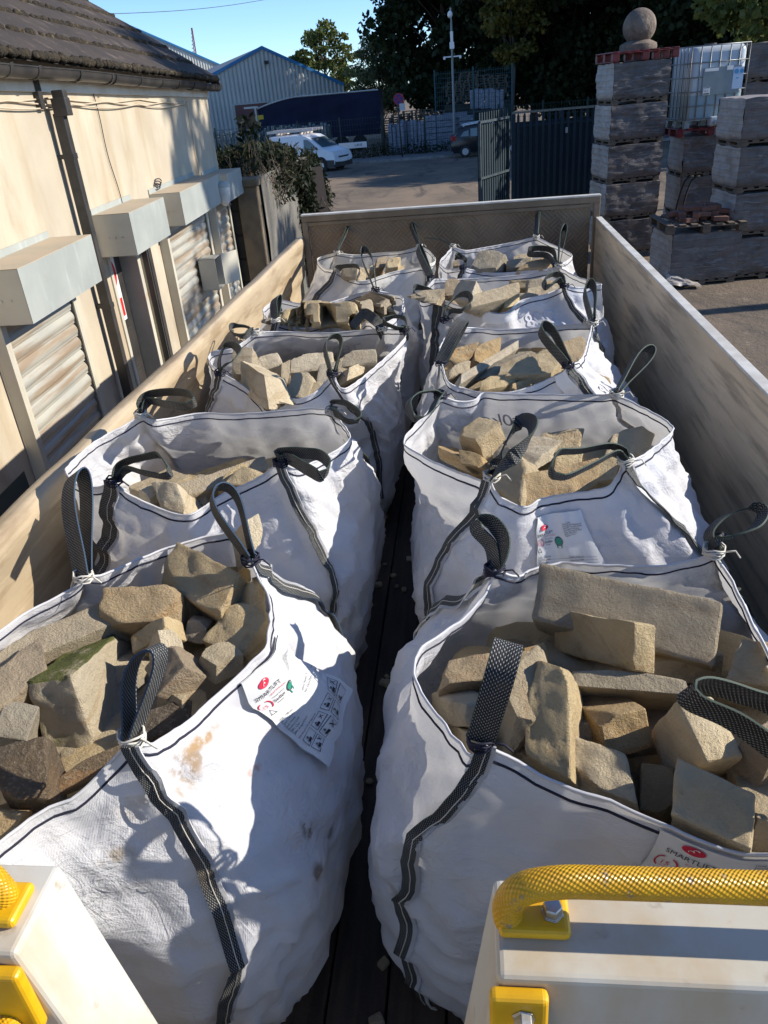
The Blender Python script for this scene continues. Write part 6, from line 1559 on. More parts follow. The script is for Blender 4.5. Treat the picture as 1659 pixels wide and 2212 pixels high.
# lamp / camera post
lx = ony(981, 260, 51).x
t = thing('camera_post', 'grey lamp post with a camera head and white boxes', 'lamp post', (lx, 51, GB))
zt4 = ony(968, 22, 51).z
m = MB(); m.tube([(lx, 51, GB), (lx, 51, GB + 1.5), (lx, 51, zt4 - .6)], .10, 12, True, .06); m.tube([(lx, 51, zt4 - .6), (lx, 51, zt4 - .1), (lx - .05, 51, zt4 + .1)], .045, 8); post_ = keepworld(m.build('post', simple('galvanised_post', (.22, .24, .25), (.18, .2, .2), .5, .4), smooth=True, auto=40), t)
m = MB(); m.lathe((lx - .06, 50.9, zt4 - .25), [(.04, .22), (.13, .12), (.15, 0), (.10, -.10), (.02, -.14)][::-1], 16); keepworld(m.build('dome_camera', M['sign_white'], smooth=True), t)
for (pp, w_, h_) in (((977, 80), .16, .55), ((979, 98), .26, .34)):
    c = ony(*pp, 50.86); m = MB(); m.box((lx, 50.85, c.z), (w_, .16, h_)); keepworld(m.build('equipment_box', M['sign_white'], bevel=.02), t)
c = ony(980, 122, 51); m = MB(); m.box((lx, 51, c.z), (1.0, .06, .06))
for sx in (-1, 1): m.boxv((lx + sx * .45 - .06, 50.7, c.z - .12), (.12, 0, 0), (0, .35, 0), (0, 0, .12))
keepworld(m.build('camera_arm', M['sign_white']), t)
# no-stopping sign and street name plate
sx_ = ony(867, 300, 49.6).x
t = thing('road_sign', 'round blue and red clearway sign on a dark pole', 'road sign', (sx_, 49.6, GB + .1))
m = MB(); ztp = ony(861, 204, 49.6).z; m.tube([(sx_, 49.66, GB), (sx_ - .12, 49.66, ztp)], .045, 10); keepworld(m.build('pole', M['steel_dark'], smooth=True), t)
c = ony(861, 214, 49.6)
m = MB(); m.lathe((c.x, 49.6, c.z), [(.30, 0), (.30, .02)], 30, (0, -1, 0)); keepworld(m.build('sign_plate', flat('clearway_red', (.30, .01, .04), .5)), t)
m = MB(); m.lathe((c.x, 49.575, c.z), [(.235, 0), (.235, .004)], 30, (0, -1, 0)); keepworld(m.build('sign_face', flat('clearway_blue', (.02, .02, .16), .5)), t)
m = MB(); d1 = Vector((.707, 0, .707)); d2 = Vector((-.707, 0, .707)); o_ = Vector((c.x, 49.568, c.z)); m.boxv(o_ - d1 * .26 - d2 * .03, d1 * .52, d2 * .06, (0, -.003, 0)); m.boxv(o_ - d2 * .26 - d1 * .03, d2 * .52, d1 * .06, (0, -.0034, 0)); keepworld(m.build('cross', flat('clearway_red_cross', (.30, .01, .04), .5)), t)
c = ony(869, 231, 49.6); m = MB(); m.box((c.x, 49.58, c.z), (.32, .02, .36)); keepworld(m.build('time_plate', simple('grey_plate', (.45, .47, .48), None, .5)), t)
t = thing('street_name_sign', 'low white street name board behind the van', 'street sign', (ony(758, 314, 50.6).x, 50.6, GB))
c = ony(762, 314, 50.6); m = MB(); m.box((c.x, 50.6, c.z), (1.7, .03, .32)); keepworld(m.build('board', M['sign_white'], bevel=.008), t)
for dx in (-.6, .6): m = MB(); m.box((c.x + dx, 50.66, (GB + c.z) / 2), (.07, .07, c.z - GB + .2)); keepworld(m.build('post', M['steel_dark']), t)
vs, fs = text_mesh('LANE', .19); m = MB(); m.add([(c.x + .12 + v[0], 50.58, c.z - .06 + v[1]) for v in vs], [f[::-1] if False else f for f in fs]); keepworld(m.build('lettering', M['print_black']), t)

# goods in the yard across the road
M['shiny'] = simple('glossy_shrink_film', (.10, .12, .12), (.20, .23, .22), .16, .1, 6, bump=.8, bscale=14, bdist=.06, stretch=(3, 3, .5), spec=.8)
M['shiny_blue'] = simple('bluish_shrink_film', (.24, .27, .33), (.16, .18, .23), .22, 0, 5, bump=.8, bscale=10, bdist=.06, stretch=(1, 1, 3), spec=.7)
M['pallet_wood'] = simple('weathered_pallet_wood', (.15, .11, .075), (.09, .07, .05), .9, 0, 5, stretch=(1, 4, 4), bump=.3)
def film_pack(seedv, w_, d_, h_, nsl, mat, loc, label, group, horiz=False):
    R = random.Random(seedv); m = MB()
    for i in range(nsl):
        if horiz:
            z_ = h_ * i / nsl; ww = w_ * R.uniform(.92, 1.0); m.boxv((-ww / 2, -d_ / 2, z_), (ww, R.uniform(-.03, .03), 0), (0, d_, 0), (0, 0, h_ / nsl * .93))
        else:
            x_ = -w_ / 2 + w_ * i / nsl; hh = h_ * R.uniform(.86, 1.0)
            for j in range(2): m.boxv((x_, -d_ / 2 + j * d_ / 2, 0), (w_ / nsl * .86, R.uniform(-.03, .03), 0), (0, d_ * .46, 0), (R.uniform(-.03, .03), 0, hh * R.uniform(.9, 1)))
    o = m.build('wrapped_pack', mat, bevel=.025); o.location = loc; return tag(o, label, 'wrapped pack', group)
base_ = None; k_ = 0
for i in range(30):
    px_ = 462 + i * 8.2; dd = 54 + rng.uniform(0, 3.0); c = ony(px_, 290, dd)
    if base_ is None or i % 6 == 0: o = film_pack(200 + i, .95, .8, 2.05, 5, M['shiny'], (c.x, dd, GB), None, None); base_ = o
    else:
        o = base_.copy(); col.objects.link(o); o.location = (c.x, dd, GB); o.rotation_euler = (0, 0, rng.uniform(-.3, .3)); o.scale = (1, 1, rng.uniform(.92, 1.12))
    tag(o, 'glossy shrink wrapped pack in the crowded row behind the left roadside fence', 'wrapped pack', 'glossy packs behind the left roadside fence')
for i, (px_, w_, h_, hz) in enumerate(((858, 1.0, 1.95, 0), (880, 1.5, 1.85, 0), (903, .9, 2.0, 0), (922, .9, 1.6, 0), (951, 1.9, 2.05, 1), (985, 1.5, 2.1, 1), (1008, .9, 1.9, 1))):
    dd = 54.4; c = ony(px_, 290, dd)
    film_pack(300 + i, w_, 1.0, h_, 4 if not hz else 6, M['shiny_blue'], (c.x, dd + (.4 if i % 2 else 0), GB), ('narrow film wrapped pack right of the road sign', 'broad film wrapped pack behind the road sign pole', 'slim film wrapped pack left of the lamp post', 'shorter film wrapped pack with a slumped side', 'widest film wrapped pack sagging in layers', 'film wrapped pack just behind the lamp post', 'film wrapped pack right of the lamp post')[i], 'film wrapped packs behind the road sign', hz)
for i, px_ in enumerate((1030, 1052, 1075)):
    c = ony(px_, 215, 55.5); film_pack(320 + i, .8, .5, 1.2, 3, M['shiny_blue'], (c.x, 55.5, c.z - .5), ('blue wrapped sheets on the raised rack, left', 'blue wrapped sheets in the middle of the raised rack', 'blue wrapped sheets at the right of the raised rack')[i], 'blue sheets on the rack')
c = ony(1050, 225, 55.5); m = MB(); m.box((c.x, 55.6, c.z - .35), (2.4, 1.0, .12))
for dx in (-1.1, 1.1): m.box((c.x + dx, 55.6, (GB + c.z - .4) / 2), (.1, .9, c.z - .4 - GB))
tag(m.build('storage_rack', M['steel_dark']), 'dark raised rack carrying blue wrapped sheets behind the mesh screen', 'rack')
def pallet_mesh(name, mat, w_=1.2, d_=1.0, h_=.14):
    m = MB()
    for i in range(3):
        m.box((-w_ / 2 + .05 + (w_ - .1) * i / 2, 0, .009), (.10, d_, .018)); 
        for j in range(3): m.box((-w_ / 2 + .06 + (w_ - .12) * i / 2, -d_ / 2 + .06 + (d_ - .12) * j / 2, .018 + (h_ - .06) / 2), (.12, .12, h_ - .06))
    for j in range(3): m.box((0, -d_ / 2 + .05 + (d_ - .1) * j / 2, h_ - .033), (w_, .1, .018))
    for i in range(7): m.box((-w_ / 2 + .05 + (w_ - .1) * i / 6, 0, h_ - .011), (.10, d_, .022))
    return m
pal0 = pallet_mesh('pallet', None).build('pallet', M['pallet_wood'], bevel=.003); pused = False
def put_pallet(x, y, z, rz, label, group, rx=0):
    global pused
    o = pal0 if not pused else pal0.copy()
    if pused: col.objects.link(o)
    pused = True; o.location = (x, y, z); o.rotation_euler = (rx, 0, rz); return tag(o, label, 'pallet', group)
for st_, (px_, n_, dd) in enumerate(((845, 14, 56.2), (867, 15, 57), (892, 16, 57.4), (918, 16, 57.4), (942, 15, 57.2))):
    c = ony(px_, 290, dd)
    for q in range(n_): put_pallet(c.x + rng.uniform(-.04, .04), dd, GB + .05 + q * .142, rng.uniform(-.05, .05), 'wooden pallet in the tall stacks behind the film wrapped packs', 'stacked wooden pallets across the road')
for st_, (px_, py_, n_) in enumerate(((985, 190, 9), (1012, 182, 11), (1045, 178, 9), (1075, 172, 8))):
    c = ony(px_, py_, 57.5)
    for q in range(n_): put_pallet(c.x + rng.uniform(-.08, .08), 57.5, c.z - .9 + q * .145, rng.uniform(-.1, .1), 'wooden pallet piled high behind the blue green mesh screen', 'pallets behind the mesh screen')
m = MB(); c0 = ony(970, 200, 57.5); c1 = ony(1095, 190, 57.5); m.box(((c0.x + c1.x) / 2, 57.5, (GB + c0.z - .95) / 2 + .2), (c1.x - c0.x + .6, 1.2, c0.z - .95 - GB)); tag(m.build('earth_bank', simple('dark_earth', (.03, .028, .02), (.045, .04, .025), .95, bump=.5)), kind='structure')
# rough growth at the foot of the far fence
R_ = np.random.RandomState(5); cl = [((x_, 51.4 + R_.uniform(-.3, .5), GB + R_.uniform(.1, .5)), (.7, .3, R_.uniform(.25, .6))) for x_ in np.arange(-12, 8, .35)]
tag(leaf_obj('verge_growth', leaves(9, cl, 90, .035, .16), 'leaf_dark', None), 'dark scrubby growth along the foot of the roadside fence', 'undergrowth', kind='stuff')

# ------------------------------------------------------------------ wall and growth left of the tailgate
zw = CAM.z - .95
xw = onx(555, 379, -2.86).x
m = MB()
def wl(u, v): 
    y = 11.42 + 3.7 * u; z = zw - zw * v
    return Vector((xw + .03 * noise.noise((y * .9, z * .8, 1)) + .012 * noise.noise((y * 3, z * 3, 4)) + .06 * (1 - v) * noise.noise((y * .5, 3, 1)), y, z + .05 * noise.noise((y * 1.3, 7, 2)) * (1 - v)))
m.grid(wl, 60, 30); m.boxv((xw - .42, 11.45, 0), (.40, 0, 0), (0, 3.6, 0), (0, 0, zw - .03))
tag(m.build('concrete_wall', M['conc_wall'], smooth=True, auto=30), 'stained cracked concrete boundary wall beyond the rendered building', 'wall')
m = MB(); m.boxv((wx(11.35) + .02, 11.36, 0), (xw - wx(11.35) - .04, 0, 0), (0, .22, 0), (0, 0, zw - .35))
for i in range(6):
    for j in range(2): m.boxv((wx(11.4) + .04 + .20 * j + (.06 if i % 2 else 0), 11.345 - rng.uniform(0, .02), .2 + i * .33), (.19, 0, 0), (0, .05, 0), (0, 0, .31))
tag(m.build('return_wall', simple('dark_masonry', (.050, .045, .036), (.03, .028, .024), .95, 0, 2, bump=.7, bscale=12, bdist=.03), bevel=.012), 'dark masonry return wall in the corner by the farthest shutter', 'wall')  # near-black masonry tone, darker than the concrete wall
c = ony(545, 384, 11.4); m = MB(); m.box((c.x - .08, 11.46, (c.z - .10) / 2), (.30, .34, c.z - .10)); m.box((c.x - .08, 11.44, c.z - .05), (.36, .40, .10))
tag(m.build('gate_pier', simple('ochre_stone_pier', (.20, .155, .095), (.12, .095, .065), .95, 0, 3, bump=.6, bscale=14, bdist=.03), bevel=.02), 'square stone pier with a capping slab at the end of the concrete wall', 'pier')
m = MB(); m.boxv((xw + .10, 14.2, 0), (.35, .2, 0), (.06, -.05, 0), (-.12, 0, 2.1)); tag(m.build('leaning_sheet', simple('dark_brown_board', (.035, .025, .022), None, .8)), 'dark board leaning on the concrete wall under the hedge', 'board')
hd_ = thing('hedge', 'overgrown dark hedge spilling over the concrete wall', 'hedge', (xw, 16, 0))
R_ = random.Random(12); cl = []
for i in range(240):
    y = R_.uniform(12.9, 15.4); f = (y - 12.9) / 2.5
    x_ = xw + R_.uniform(-1.5, .0 - .42 * f); z_ = R_.uniform(zw - .3, CAM.z - .88 - .06 * f + .08 * sin(y * 3))
    cl.append(((x_, y, z_), (.26, .26, .20)))
for i in range(75):
    y = R_.uniform(13.9, 15.5); z_ = R_.uniform(.3, zw - .1); x_ = xw + R_.uniform(-.05, .30) * (1.1 - z_ / zw * .9)
    cl.append(((x_, y, z_), (.20, .24, .24)))
for i in range(85):
    y = R_.uniform(14.2, 15.4); cl.append(((y * R_.uniform(-.268, -.222), y, CAM.z + R_.uniform(-1.1, -.86)), (.22, .22, .17)))
leaf_obj('foliage', leaves(31, cl, 170, .020, .12, .6), 'leaf_ivy', hd_)
m = MB()
for i in range(60):
    y = R_.uniform(14.2, 15.6); x_ = xw + R_.uniform(.0, .2); z_ = R_.uniform(.9, zw - .5); d = Vector((R_.uniform(.2, .8), R_.uniform(-.4, .2), R_.uniform(-.3, .4)))
    m.tube([(x_, y, z_), Vector((x_, y, z_)) + d * .3, Vector((x_, y, z_)) + d * .55 + Vector((0, 0, -.12))], .008, 4, True, .003)
keepworld(m.build('stems', M['dry_stem']), hd_)
bd = thing('dry_buddleia', 'tangle of dry brown stalks growing at the end of the building', 'shrub', (xw - .6, 12.4, zw - .3))
m = MB()
for i in range(260):
    b_ = Vector((xw + R_.uniform(-1.0, .12), R_.uniform(11.7, 14.0), zw - R_.uniform(.05, .5))); d = Vector((R_.uniform(-.45, .45), R_.uniform(-.4, .4), R_.uniform(.25, 1.0))); L_ = R_.uniform(.25, .62)
    m.tube([b_, b_ + d * L_ * .5 + Vector((R_.uniform(-.05, .05), 0, 0)), b_ + d * L_], .009, 4, True, .004)
for i in range(110):
    b_ = Vector((xw + R_.uniform(-.6, .12), R_.uniform(11.7, 13.6), zw - R_.uniform(.0, .2))); d = Vector((R_.uniform(.1, .6), R_.uniform(-.6, .3), R_.uniform(-.5, .2))); L_ = R_.uniform(.2, .5)
    m.tube([b_, b_ + d * L_ * .5 + Vector((0, 0, .06)), b_ + d * L_], .006, 4, True, .003)
keepworld(m.build('stalks', M['dry_stem']), bd)
cl = [((xw + R_.uniform(-1.0, .1), R_.uniform(11.8, 14.2), zw + R_.uniform(-.4, .10)), (.22, .22, .16)) for i in range(40)]
leaf_obj('foliage', leaves(33, cl, 70, .018, .11, .5), 'leaf_ivy', bd)
m = MB(); b_ = Vector((xw - .42, 12.6, zw - .2)); pts = [b_, b_ + Vector((.02, 0, .45)), b_ + Vector((.06, .02, .80))]; m.tube(pts, .014, 6, True, .006); keepworld(m.build('tall_stem', M['dry_stem']), bd)
leaf_obj('leafy_shoot', leaves(34, [((pts[i].x, pts[i].y, pts[i].z), (.14, .14, .16)) for i in (1, 2)], 60, .03, .16, .3), 'leaf_ivy', bd)

# ------------------------------------------------------------------ wrapped packs at the right
def mat_wrap(name, base, dark, sheen, am):
    t = NT(name, .46, 0, .45); v = t.coord(rand=True)
    c = t.mix(t.ramp(t.noise(v, 2.4, 6), .35, .65), base, dark)
    br = t.n('TexBrick'); t.l(t.coord('Object', (1, 1, 1), (radians(90), 0, 0)), br.inputs[0]); br.inputs['Scale'].default_value = 1; br.inputs['Brick Width'].default_value = .22; br.inputs['Row Height'].default_value = .10; br.inputs['Mortar Size'].default_value = .008
    c = t.mix(t.math('MULTIPLY', br.outputs['Fac'], .32), c, (.03, .027, .025))
    c = t.mix(t.math('MULTIPLY', t.ramp(t.noise(v, 4.5, 4), .5, .7), .4), c, (.16, .11, .085))
    st = 0.0
    for rot, sc in (((.55, .55, 0), (1, 1, 5)), ((-.65, -.65, .3), (1, 1, 4)), ((.25, .2, 0), (1, 1, 8))):
        q = t.ramp(t.noise(t.coord('Object', sc, rot, True), 2.2, 6, .7, .8), .53, .72)
        st = t.math('MAXIMUM', q, st)
    c = t.mix(t.math('MULTIPLY', st, am), c, sheen); t.color(c)  # sheen: film highlights painted into the colour as pale slanting streaks
    t.bump(t.math('ADD', st, t.noise(v, 7, 6)), .35, .02); return t.m
M['wrap'] = mat_wrap('pallet_wrap_painted_sheen', (.12, .105, .10), (.07, .06, .058), (.25, .245, .25), .65)
M['wrap_pale'] = mat_wrap('pallet_wrap_lit_tone', (.36, .32, .285), (.27, .235, .205), (.44, .42, .405), .7)
def pack(w_, d_, h_, loc, rz, label, group, seedv, pallet=True):
    R = random.Random(seedv); loc = Vector(loc)
    t = thing('wrapped_brick_pack', label, 'brick pack', loc, rz, group)
    ph_ = .085 if pallet else 0; n = 12; m = MB(); hh = h_ - ph_
    def P(fx, fy, fz, nx, ny):
        x_, y_, z_ = (fx - .5) * w_, (fy - .5) * d_, ph_ + fz * hh
        # stacked bricks under the film: courses, and slack folds
        crs = .012 * (abs(((fz * hh) / .105) % 1 - .5) - .3)
        wv = .022 * noise.noise((x_ * 3 + seedv, y_ * 3, z_ * 4)) + .012 * noise.noise((x_ * 9 + seedv, y_ * 9, z_ * 14)) + crs
        wv -= .03 * (1 - smooth01(fz / .08)) 
        return Vector((x_ + nx * wv, y_ + ny * wv, z_ + (.02 * noise.noise((x_ * 4, y_ * 4, seedv)) if fz > .99 else 0)))
    m.m = 0; m.grid(lambda u, v: P(u, 0, v, 0, -1), 22, 22)
    m.m = 1; m.grid(lambda u, v: P(0, 1 - u, v, -1, 0), 22, 22)  # left face and top use the paler wrap: open-sky light painted in
    m.m = 0; m.grid(lambda u, v: P(1, u, v, 1, 0), 22, 22); m.grid(lambda u, v: P(1 - u, 1, v, 0, 1), 22, 22)
    m.m = 1; m.grid(lambda u, v: P(u, v, 1, 0, 0), 10, 10); m.m = 0
    o = m.build('wrapped_bricks', [M['wrap'], M['wrap_pale']], smooth=True, auto=50); o.parent = t
    if pallet:
        mm = pallet_mesh('p', None, w_ * .97, d_ * .95, .083); o = mm.build('pallet', M['pallet_wood']); o.parent = t
    return t
pg = 'film wrapped brick packs stacked in the yard'
PH = .685; th = radians(9)
fl = ony(1326, 136, 16.5); ctr = Vector((fl.x, fl.y, 0)) + Vector((cos(th), sin(th), 0)) * .53 + Vector((-sin(th), cos(th), 0)) * .5
names = ('lowest', 'second from the ground', 'middle', 'second from the top', 'topmost')
for q in range(5): pack(1.06, 1.0, PH - .01, (ctr.x + rng.uniform(-.02, .02), ctr.y, CAM.z + .08 - PH * (5 - q)), th + rng.uniform(-.015, .015), '%s wrapped brick pack in the tall column under the stone ball' % names[q], pg, 10 + q)
# column behind it
bx_ = ony(1492, 150, 20).x + .45
for cx_, nm in ((bx_, 'behind the caged tank'), (bx_ + 1.2, 'far right behind the caged tank')):
    for q in range(5): pack(1.15, 1.0, .73, (cx_, 20.2, CAM.z + .24 - .74 * (5 - q)), .05, '%s wrapped brick pack in the column %s' % (names[q], nm), pg, 30 + q + int(cx_ * 10))
# front column at the right
f3 = ony(1604, 212, 13.0); z3 = f3.z
for q in range(4): pack(1.15, 1.0, (z3 - CAM.z + 3.12) / 4 - .008, (f3.x + .575 + .02 * (3 - q), 13.55, CAM.z - 3.12 + (z3 - CAM.z + 3.12) / 4 * q), radians(5) + rng.uniform(-.02, .02), '%s wrapped brick pack in the near column at the right edge' % ('lowest', 'second', 'third', 'topmost')[q], pg, 60 + q)
for q in range(4): pack(1.15, 1.0, (z3 - CAM.z + 3.12) / 4 - .008, (f3.x + 1.80, 13.7, CAM.z - 3.12 + (z3 - CAM.z + 3.12) / 4 * q), radians(4), '%s wrapped brick pack at the right of the near column' % ('lowest', 'second', 'third', 'topmost')[q], pg, 70 + q)
# packs that carry the tank
ib = ony(1463, 262, 17.2)
zi = ib.z; cxi = ib.x + .60; hp = (zi - .29 - gz(17.7)) / 3
for q in range(3): pack(.98, 1.0, hp - .008, (cxi + .05, 17.75, gz(17.7) + hp * q), .06, '%s wrapped brick pack under the caged tank' % ('bottom', 'middle', 'upper')[q], pg, 80 + q)
M['red_pallet'] = simple('red_plastic_pallet', (.15, .006, .008), (.10, .005, .006), .45, 0, 3, bump=.05)
m = pallet_mesh('p', None, 1.3, 1.1, .15); o = m.build('pallet', M['red_pallet'], bevel=.006); o.location = (cxi + .02, 17.7, zi - .29); o.rotation_euler = (0, 0, .06); tag(o, 'red plastic pallet under the caged white tank', 'pallet')
m = pallet_mesh('p', None, 1.22, 1.05, .17); o = m.build('pallet', M['red_pallet'], bevel=.006); o.location = (ctr.x + .05, ctr.y, CAM.z + .085); o.rotation_euler = (.0, 0, th); tag(o, 'red plastic pallet under the stone ball on the tall column', 'pallet')
# stone ball finial
bc = ony(1381, 62, ctr.y + .05)
t = thing('stone_ball', 'weathered stone ball finial on a round base', 'stone ball', (bc.x, bc.y, CAM.z + .255))
M['ball'] = simple('lichened_stone', (.21, .165, .125), (.13, .10, .08), .95, 0, 4, bump=.8, bscale=18, bdist=.03, layers=[((.36, .30, .23), 5, .58, .7, (1, 1, 1), .7), ((.05, .04, .03), 6, .6, .72, (1, 1, 1), .7)])
m = MB(); r = .295; zc = CAM.z + .255 + .10 + r * .94
m.lathe((bc.x, bc.y, zc), [(r * sin(pi * q / 26) + .0005, -r * cos(pi * q / 26)) for q in range(27)], 40); keepworld(m.build('ball', M['ball'], smooth=True), t)
m = MB(); zb0 = CAM.z + .255; m.lathe((bc.x, bc.y, zb0), [(.33, 0), (.34, .04), (.33, .10), (.26, .135), (.18, .17)], 30); keepworld(m.build('base', M['ball'], smooth=True, auto=40), t)
# caged water tank
t = thing('caged_tank', 'white plastic water tank in a steel cage', 'tank', (cxi, 17.7, zi - .14), radians(9))
M['tank'] = simple('milky_tank_plastic', (.46, .50, .53), (.42, .46, .49), .3, 0, 1, bump=.03)
M['tank_water'] = simple('water_filled_plastic', (.27, .35, .38), (.25, .33, .36), .3, 0, 1, bump=.03)
M['cage'] = simple('galvanised_cage', (.28, .30, .30), (.2, .215, .22), .45, .5, 4, bump=.02)
TW, TD, THh = 1.10, 1.0, 1.22
def loc(m, name, mat, **k):
    o = m.build(name, mat, **k); o.parent = t; return o
m = MB()
def rbox(z0, z1, w_, d_, r_, mm, top=False):
    ring = []
    for (sx, sy, a0) in ((1, 1, 0), (-1, 1, pi / 2), (-1, -1, pi), (1, -1, 1.5 * pi)):
        for q in range(6): a_ = a0 + pi / 2 * q / 5; ring.append((sx * (w_ / 2 - r_) + r_ * cos(a_), sy * (d_ / 2 - r_) + r_ * sin(a_)))
    n = len(ring); lv = [(z0, 1), (z1, 1)] if not top else [(z0, 1), (z1 - .10, 1), (z1 - .03, .96), (z1, .88)]
    vs = [(x_ * s, y_ * s, z) for z, s in lv for x_, y_ in ring]; fs = []
    for i in range(len(lv) - 1):
        for j in range(n): fs.append((i * n + j, i * n + (j + 1) % n, (i + 1) * n + (j + 1) % n, (i + 1) * n + j))
    fs += [tuple(range(n - 1, -1, -1)), tuple(range((len(lv) - 1) * n, len(lv) * n))]; mm.add(vs, fs)
rbox(.56, .14 + THh, TW - .04, TD - .04, .12, m, True); loc(m, 'tank_body', M['tank'], smooth=True, auto=40)
m = MB(); rbox(.14, .56, TW - .04, TD - .04, .12, m); loc(m, 'tank_lower', M['tank_water'], smooth=True, auto=40)
m = MB(); m.lathe((0, 0, .14 + THh), [(.11, -.02), (.11, .05), (.001, .052)], 20); loc(m, 'filler_cap', M['steel_dark'])
m = MB()
for z_ in (.16, .38, .62, .86, 1.10, 1.37):
    for s in (-1, 1): m.tube([(-TW / 2, s * TD / 2, z_), (TW / 2, s * TD / 2, z_)], .011, 6); m.tube([(s * TW / 2, -TD / 2, z_), (s * TW / 2, TD / 2, z_)], .011, 6)
for q in range(7):
    x_ = -TW / 2 + TW * q / 6; y_ = -TD / 2 + TD * q / 6
    for s in (-1, 1): m.tube([(x_, s * TD / 2, .14), (x_, s * TD / 2, 1.37)], .011, 6); m.tube([(s * TW / 2, y_, .14), (s * TW / 2, y_, 1.37)], .011, 6)
loc(m, 'cage', M['cage'], smooth=True)
m = MB(); m.box((.06, -TD / 2 - .015, .78), (.72, .006, .46)); loc(m, 'info_plate', simple('grey_plate_sheet', (.20, .23, .25), (.17, .2, .215), .4, .3))
m = MB(); m.box((.37, -TD / 2 - .021, .80), (.20, .004, .36)); loc(m, 'paper_notice', simple('pale_blue_notice', (.42, .54, .68), None, .5))
m = MB(); m.lathe((.33, -TD / 2 - .0235, .91), [(.042, 0), (.042, .002)], 18, (0, -1, 0)); m.lathe((.43, -TD / 2 - .0235, .91), [(.038, 0), (.038, .002)], 18, (0, -1, 0)); m.box((.36, -TD / 2 - .024, .80), (.05, .002, .018)); loc(m, 'notice_print', simple('notice_blue', (.04, .25, .50), None, .5))
m = MB(); m.box((-.21, -TD / 2 - .021, .62), (.13, .004, .13)); m.box((-.15, -TD / 2 - .021, .97), (.26, .004, .05)); m.box((.20, -TD / 2 - .021, .98), (.12, .004, .07)); loc(m, 'small_label', M['sign_white'])
vs, fs = text_mesh('VLC', .055); m = MB(); m.add([(-.265 + v[0], -TD / 2 - .0245, .60 + v[1]) for v in vs], fs); m.box((-.21, -TD / 2 - .024, .675), (.11, .002, .012)); m.box((-.21, -TD / 2 - .024, .575), (.11, .002, .02)); loc(m, 'label_print', M['print_black'])
m = MB(); m.box((-.0, -TD / 2 - .02, .10), (.20, .16, .16)); m.cyl((0, -TD / 2 - .1, .08), (0, -TD / 2 - .2, .08), .05, 16); loc(m, 'outlet_valve', M['tank'], bevel=.02)
m = MB()
for x_ in (-.5, 0, .5):
    for y_ in (-.42, 0, .42): m.box((x_, y_, .07), (.1, .1, .14))
m.box((0, 0, .132), (TW, TD, .016)); loc(m, 'tank_base', M['cage'])
# hoses
m = MB(); a_ = Vector((cxi + .50, 17.0, zi - .15)); m.tube([a_, a_ + Vector((.02, -.12, -.3)), a_ + Vector((-.02, -.12, -1.0)), a_ + Vector((-.08, -.1, -1.9))], .026, 8)
tag(m.build('black_hose', M['rubber'], smooth=True), 'black hose hanging straight down beside the caged tank', 'hose')
for q in range(2):
    c = ony(1500 - q * 14, 382, 17.0); m = MB(); m.tube([(c.x + .12 - .32 * (s_ / 14) ** .6, 17.05, c.z + .0 - 1.0 * (s_ / 14) ** 2) for s_ in range(15)], .018, 8)
    tag(m.build('black_hose', M['rubber'], smooth=True), ('curved black hose in front of the lower packs, right one', 'curved black hose in front of the lower packs, left one')[q], 'hose')
# low pack with a pallet of loose bricks
lp = ony(1434, 619, 12.9); gl = gz(12.9)
pack(1.06, 1.0, .80, (lp.x + .52, 13.35, gl + .0), radians(6), 'low wrapped brick pack standing alone with a pallet of loose bricks on top', None, 95)
o = pal0.copy(); col.objects.link(o); o.location = (lp.x + .50, 13.3, gl + .81); o.rotation_euler = (.02, .02, radians(4)); tag(o, 'weathered wooden pallet holding loose red bricks', 'pallet')
M['brick'] = simple('old_red_brick', (.20, .085, .055), (.13, .065, .048), .95, 0, 9, bump=.5, bscale=40, layers=[((.26, .20, .16), 12, .58, .72, (1, 1, 1), .6)], rand=True)
bm_ = MB(); bm_.box((0, 0, .0325), (.215, .1025, .065)); bk0 = bm_.build('brick', M['brick'], bevel=.006); first = True
for q in range(34):
    lay = 0 if q < 16 else (1 if q < 26 else 2)
    x_ = lp.x + .5 + rng.uniform(-.42, .45) * (1 - .2 * lay); y_ = 13.25 + rng.uniform(-.36, .3) * (1 - .25 * lay)
    o = bk0 if first else bk0.copy()
    if not first: col.objects.link(o)
    first = False; o.location = (x_, y_, gl + .955 + lay * .066); o.rotation_euler = (rng.uniform(-.06, .06), rng.uniform(-.06, .06), rng.choice((0, 1.57, .1, 1.4)) + rng.uniform(-.3, .3))
    tag(o, 'loose reddish brick in the heap on the wooden pallet', 'brick', 'loose bricks on the pallet')
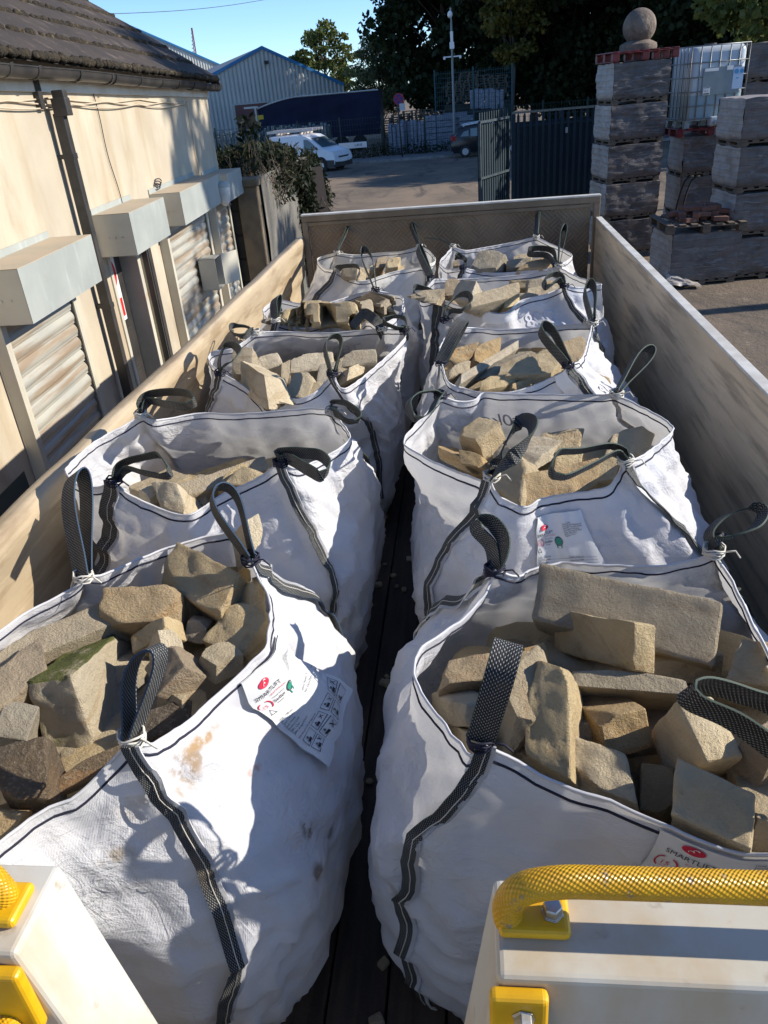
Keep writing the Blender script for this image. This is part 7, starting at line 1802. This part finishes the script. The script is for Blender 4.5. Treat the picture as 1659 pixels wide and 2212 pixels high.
# torn film trailing on the ground
m = MB(); m.grid(lambda u, v: Vector((lp.x - .02 + .55 * u, 12.82 - .14 * v - .05 * noise.noise((u * 5, v * 5, 1)), gl + .03 + (.30 - .25 * v) * (1 - u) * .8 + .03 * noise.noise((u * 6, v * 6, 3)))), 14, 8)
tag(m.build('torn_film', M['wrap_pale'], smooth=True), 'torn sheet of wrap trailing from the low pack', 'plastic film')
# overhead wire and far crane
m = MB(); a_, b_ = ony(200, 31, 60), ony(600, -6, 90); m.tube([a_.lerp(b_, q / 12) - Vector((0, 0, .3 * sin(pi * q / 12))) for q in range(13)], .022, 5); a2 = ony(-200, 60, 50); m.tube([a2, a_], .02, 5)
tag(m.build('overhead_wire', M['steel_dark']), 'single overhead wire crossing the sky above the sheds', 'wire')
a_, b_ = ony(420, 116, 320), ony(414, 60, 320); m = MB(); L_ = (b_ - a_)
for dx, dy in ((-.6, 0), (.6, 0), (0, 1)): m.tube([a_ + Vector((dx * 1.1, dy, -14)), b_ + Vector((dx * .3, dy * .3, 0))], .14, 4)
for q in range(14):
    p_, r_ = a_ + L_ * (q / 14), a_ + L_ * ((q + 1) / 14); m.tube([p_ + Vector((-.8 if q % 2 else .8, 0, 0)) * (1 - q / 20), r_ + Vector((.8 if q % 2 else -.8, 0, 0)) * (1 - q / 20)], .10, 4)
tag(m.build('crane_jib', simple('crane_red', (.42, .06, .06), None, .6)), 'thin red crane jib far off behind the sheds', 'crane')

# crumbs of stone on the bed between the rows
ck = rock_mesh('stone_chip', Vector((.035, 0, 0)), Vector((0, .028, 0)), Vector((0, 0, .02)), 971, 4, 8, .4, 3).build('stone_chip', M['stone_pale'], smooth=True, auto=30); first = True
for i in range(26):
    o = ck if first else ck.copy()
    if not first: col.objects.link(o)
    first = False; y = rng.uniform(.7, 3.4); sc_ = rng.uniform(.3, 1.0)
    o.location = (-.33 + rng.uniform(-.12, .12), y, ZF + .008 * sc_ + .002); o.scale = (sc_, sc_, sc_); o.rotation_euler = (rng.uniform(-.3, .3), rng.uniform(-.3, .3), rng.uniform(0, 6))
    tag(o, 'small pale stone chip lying on the dark planks between the bag rows', 'stone chip', 'stone chips on the bed planks')
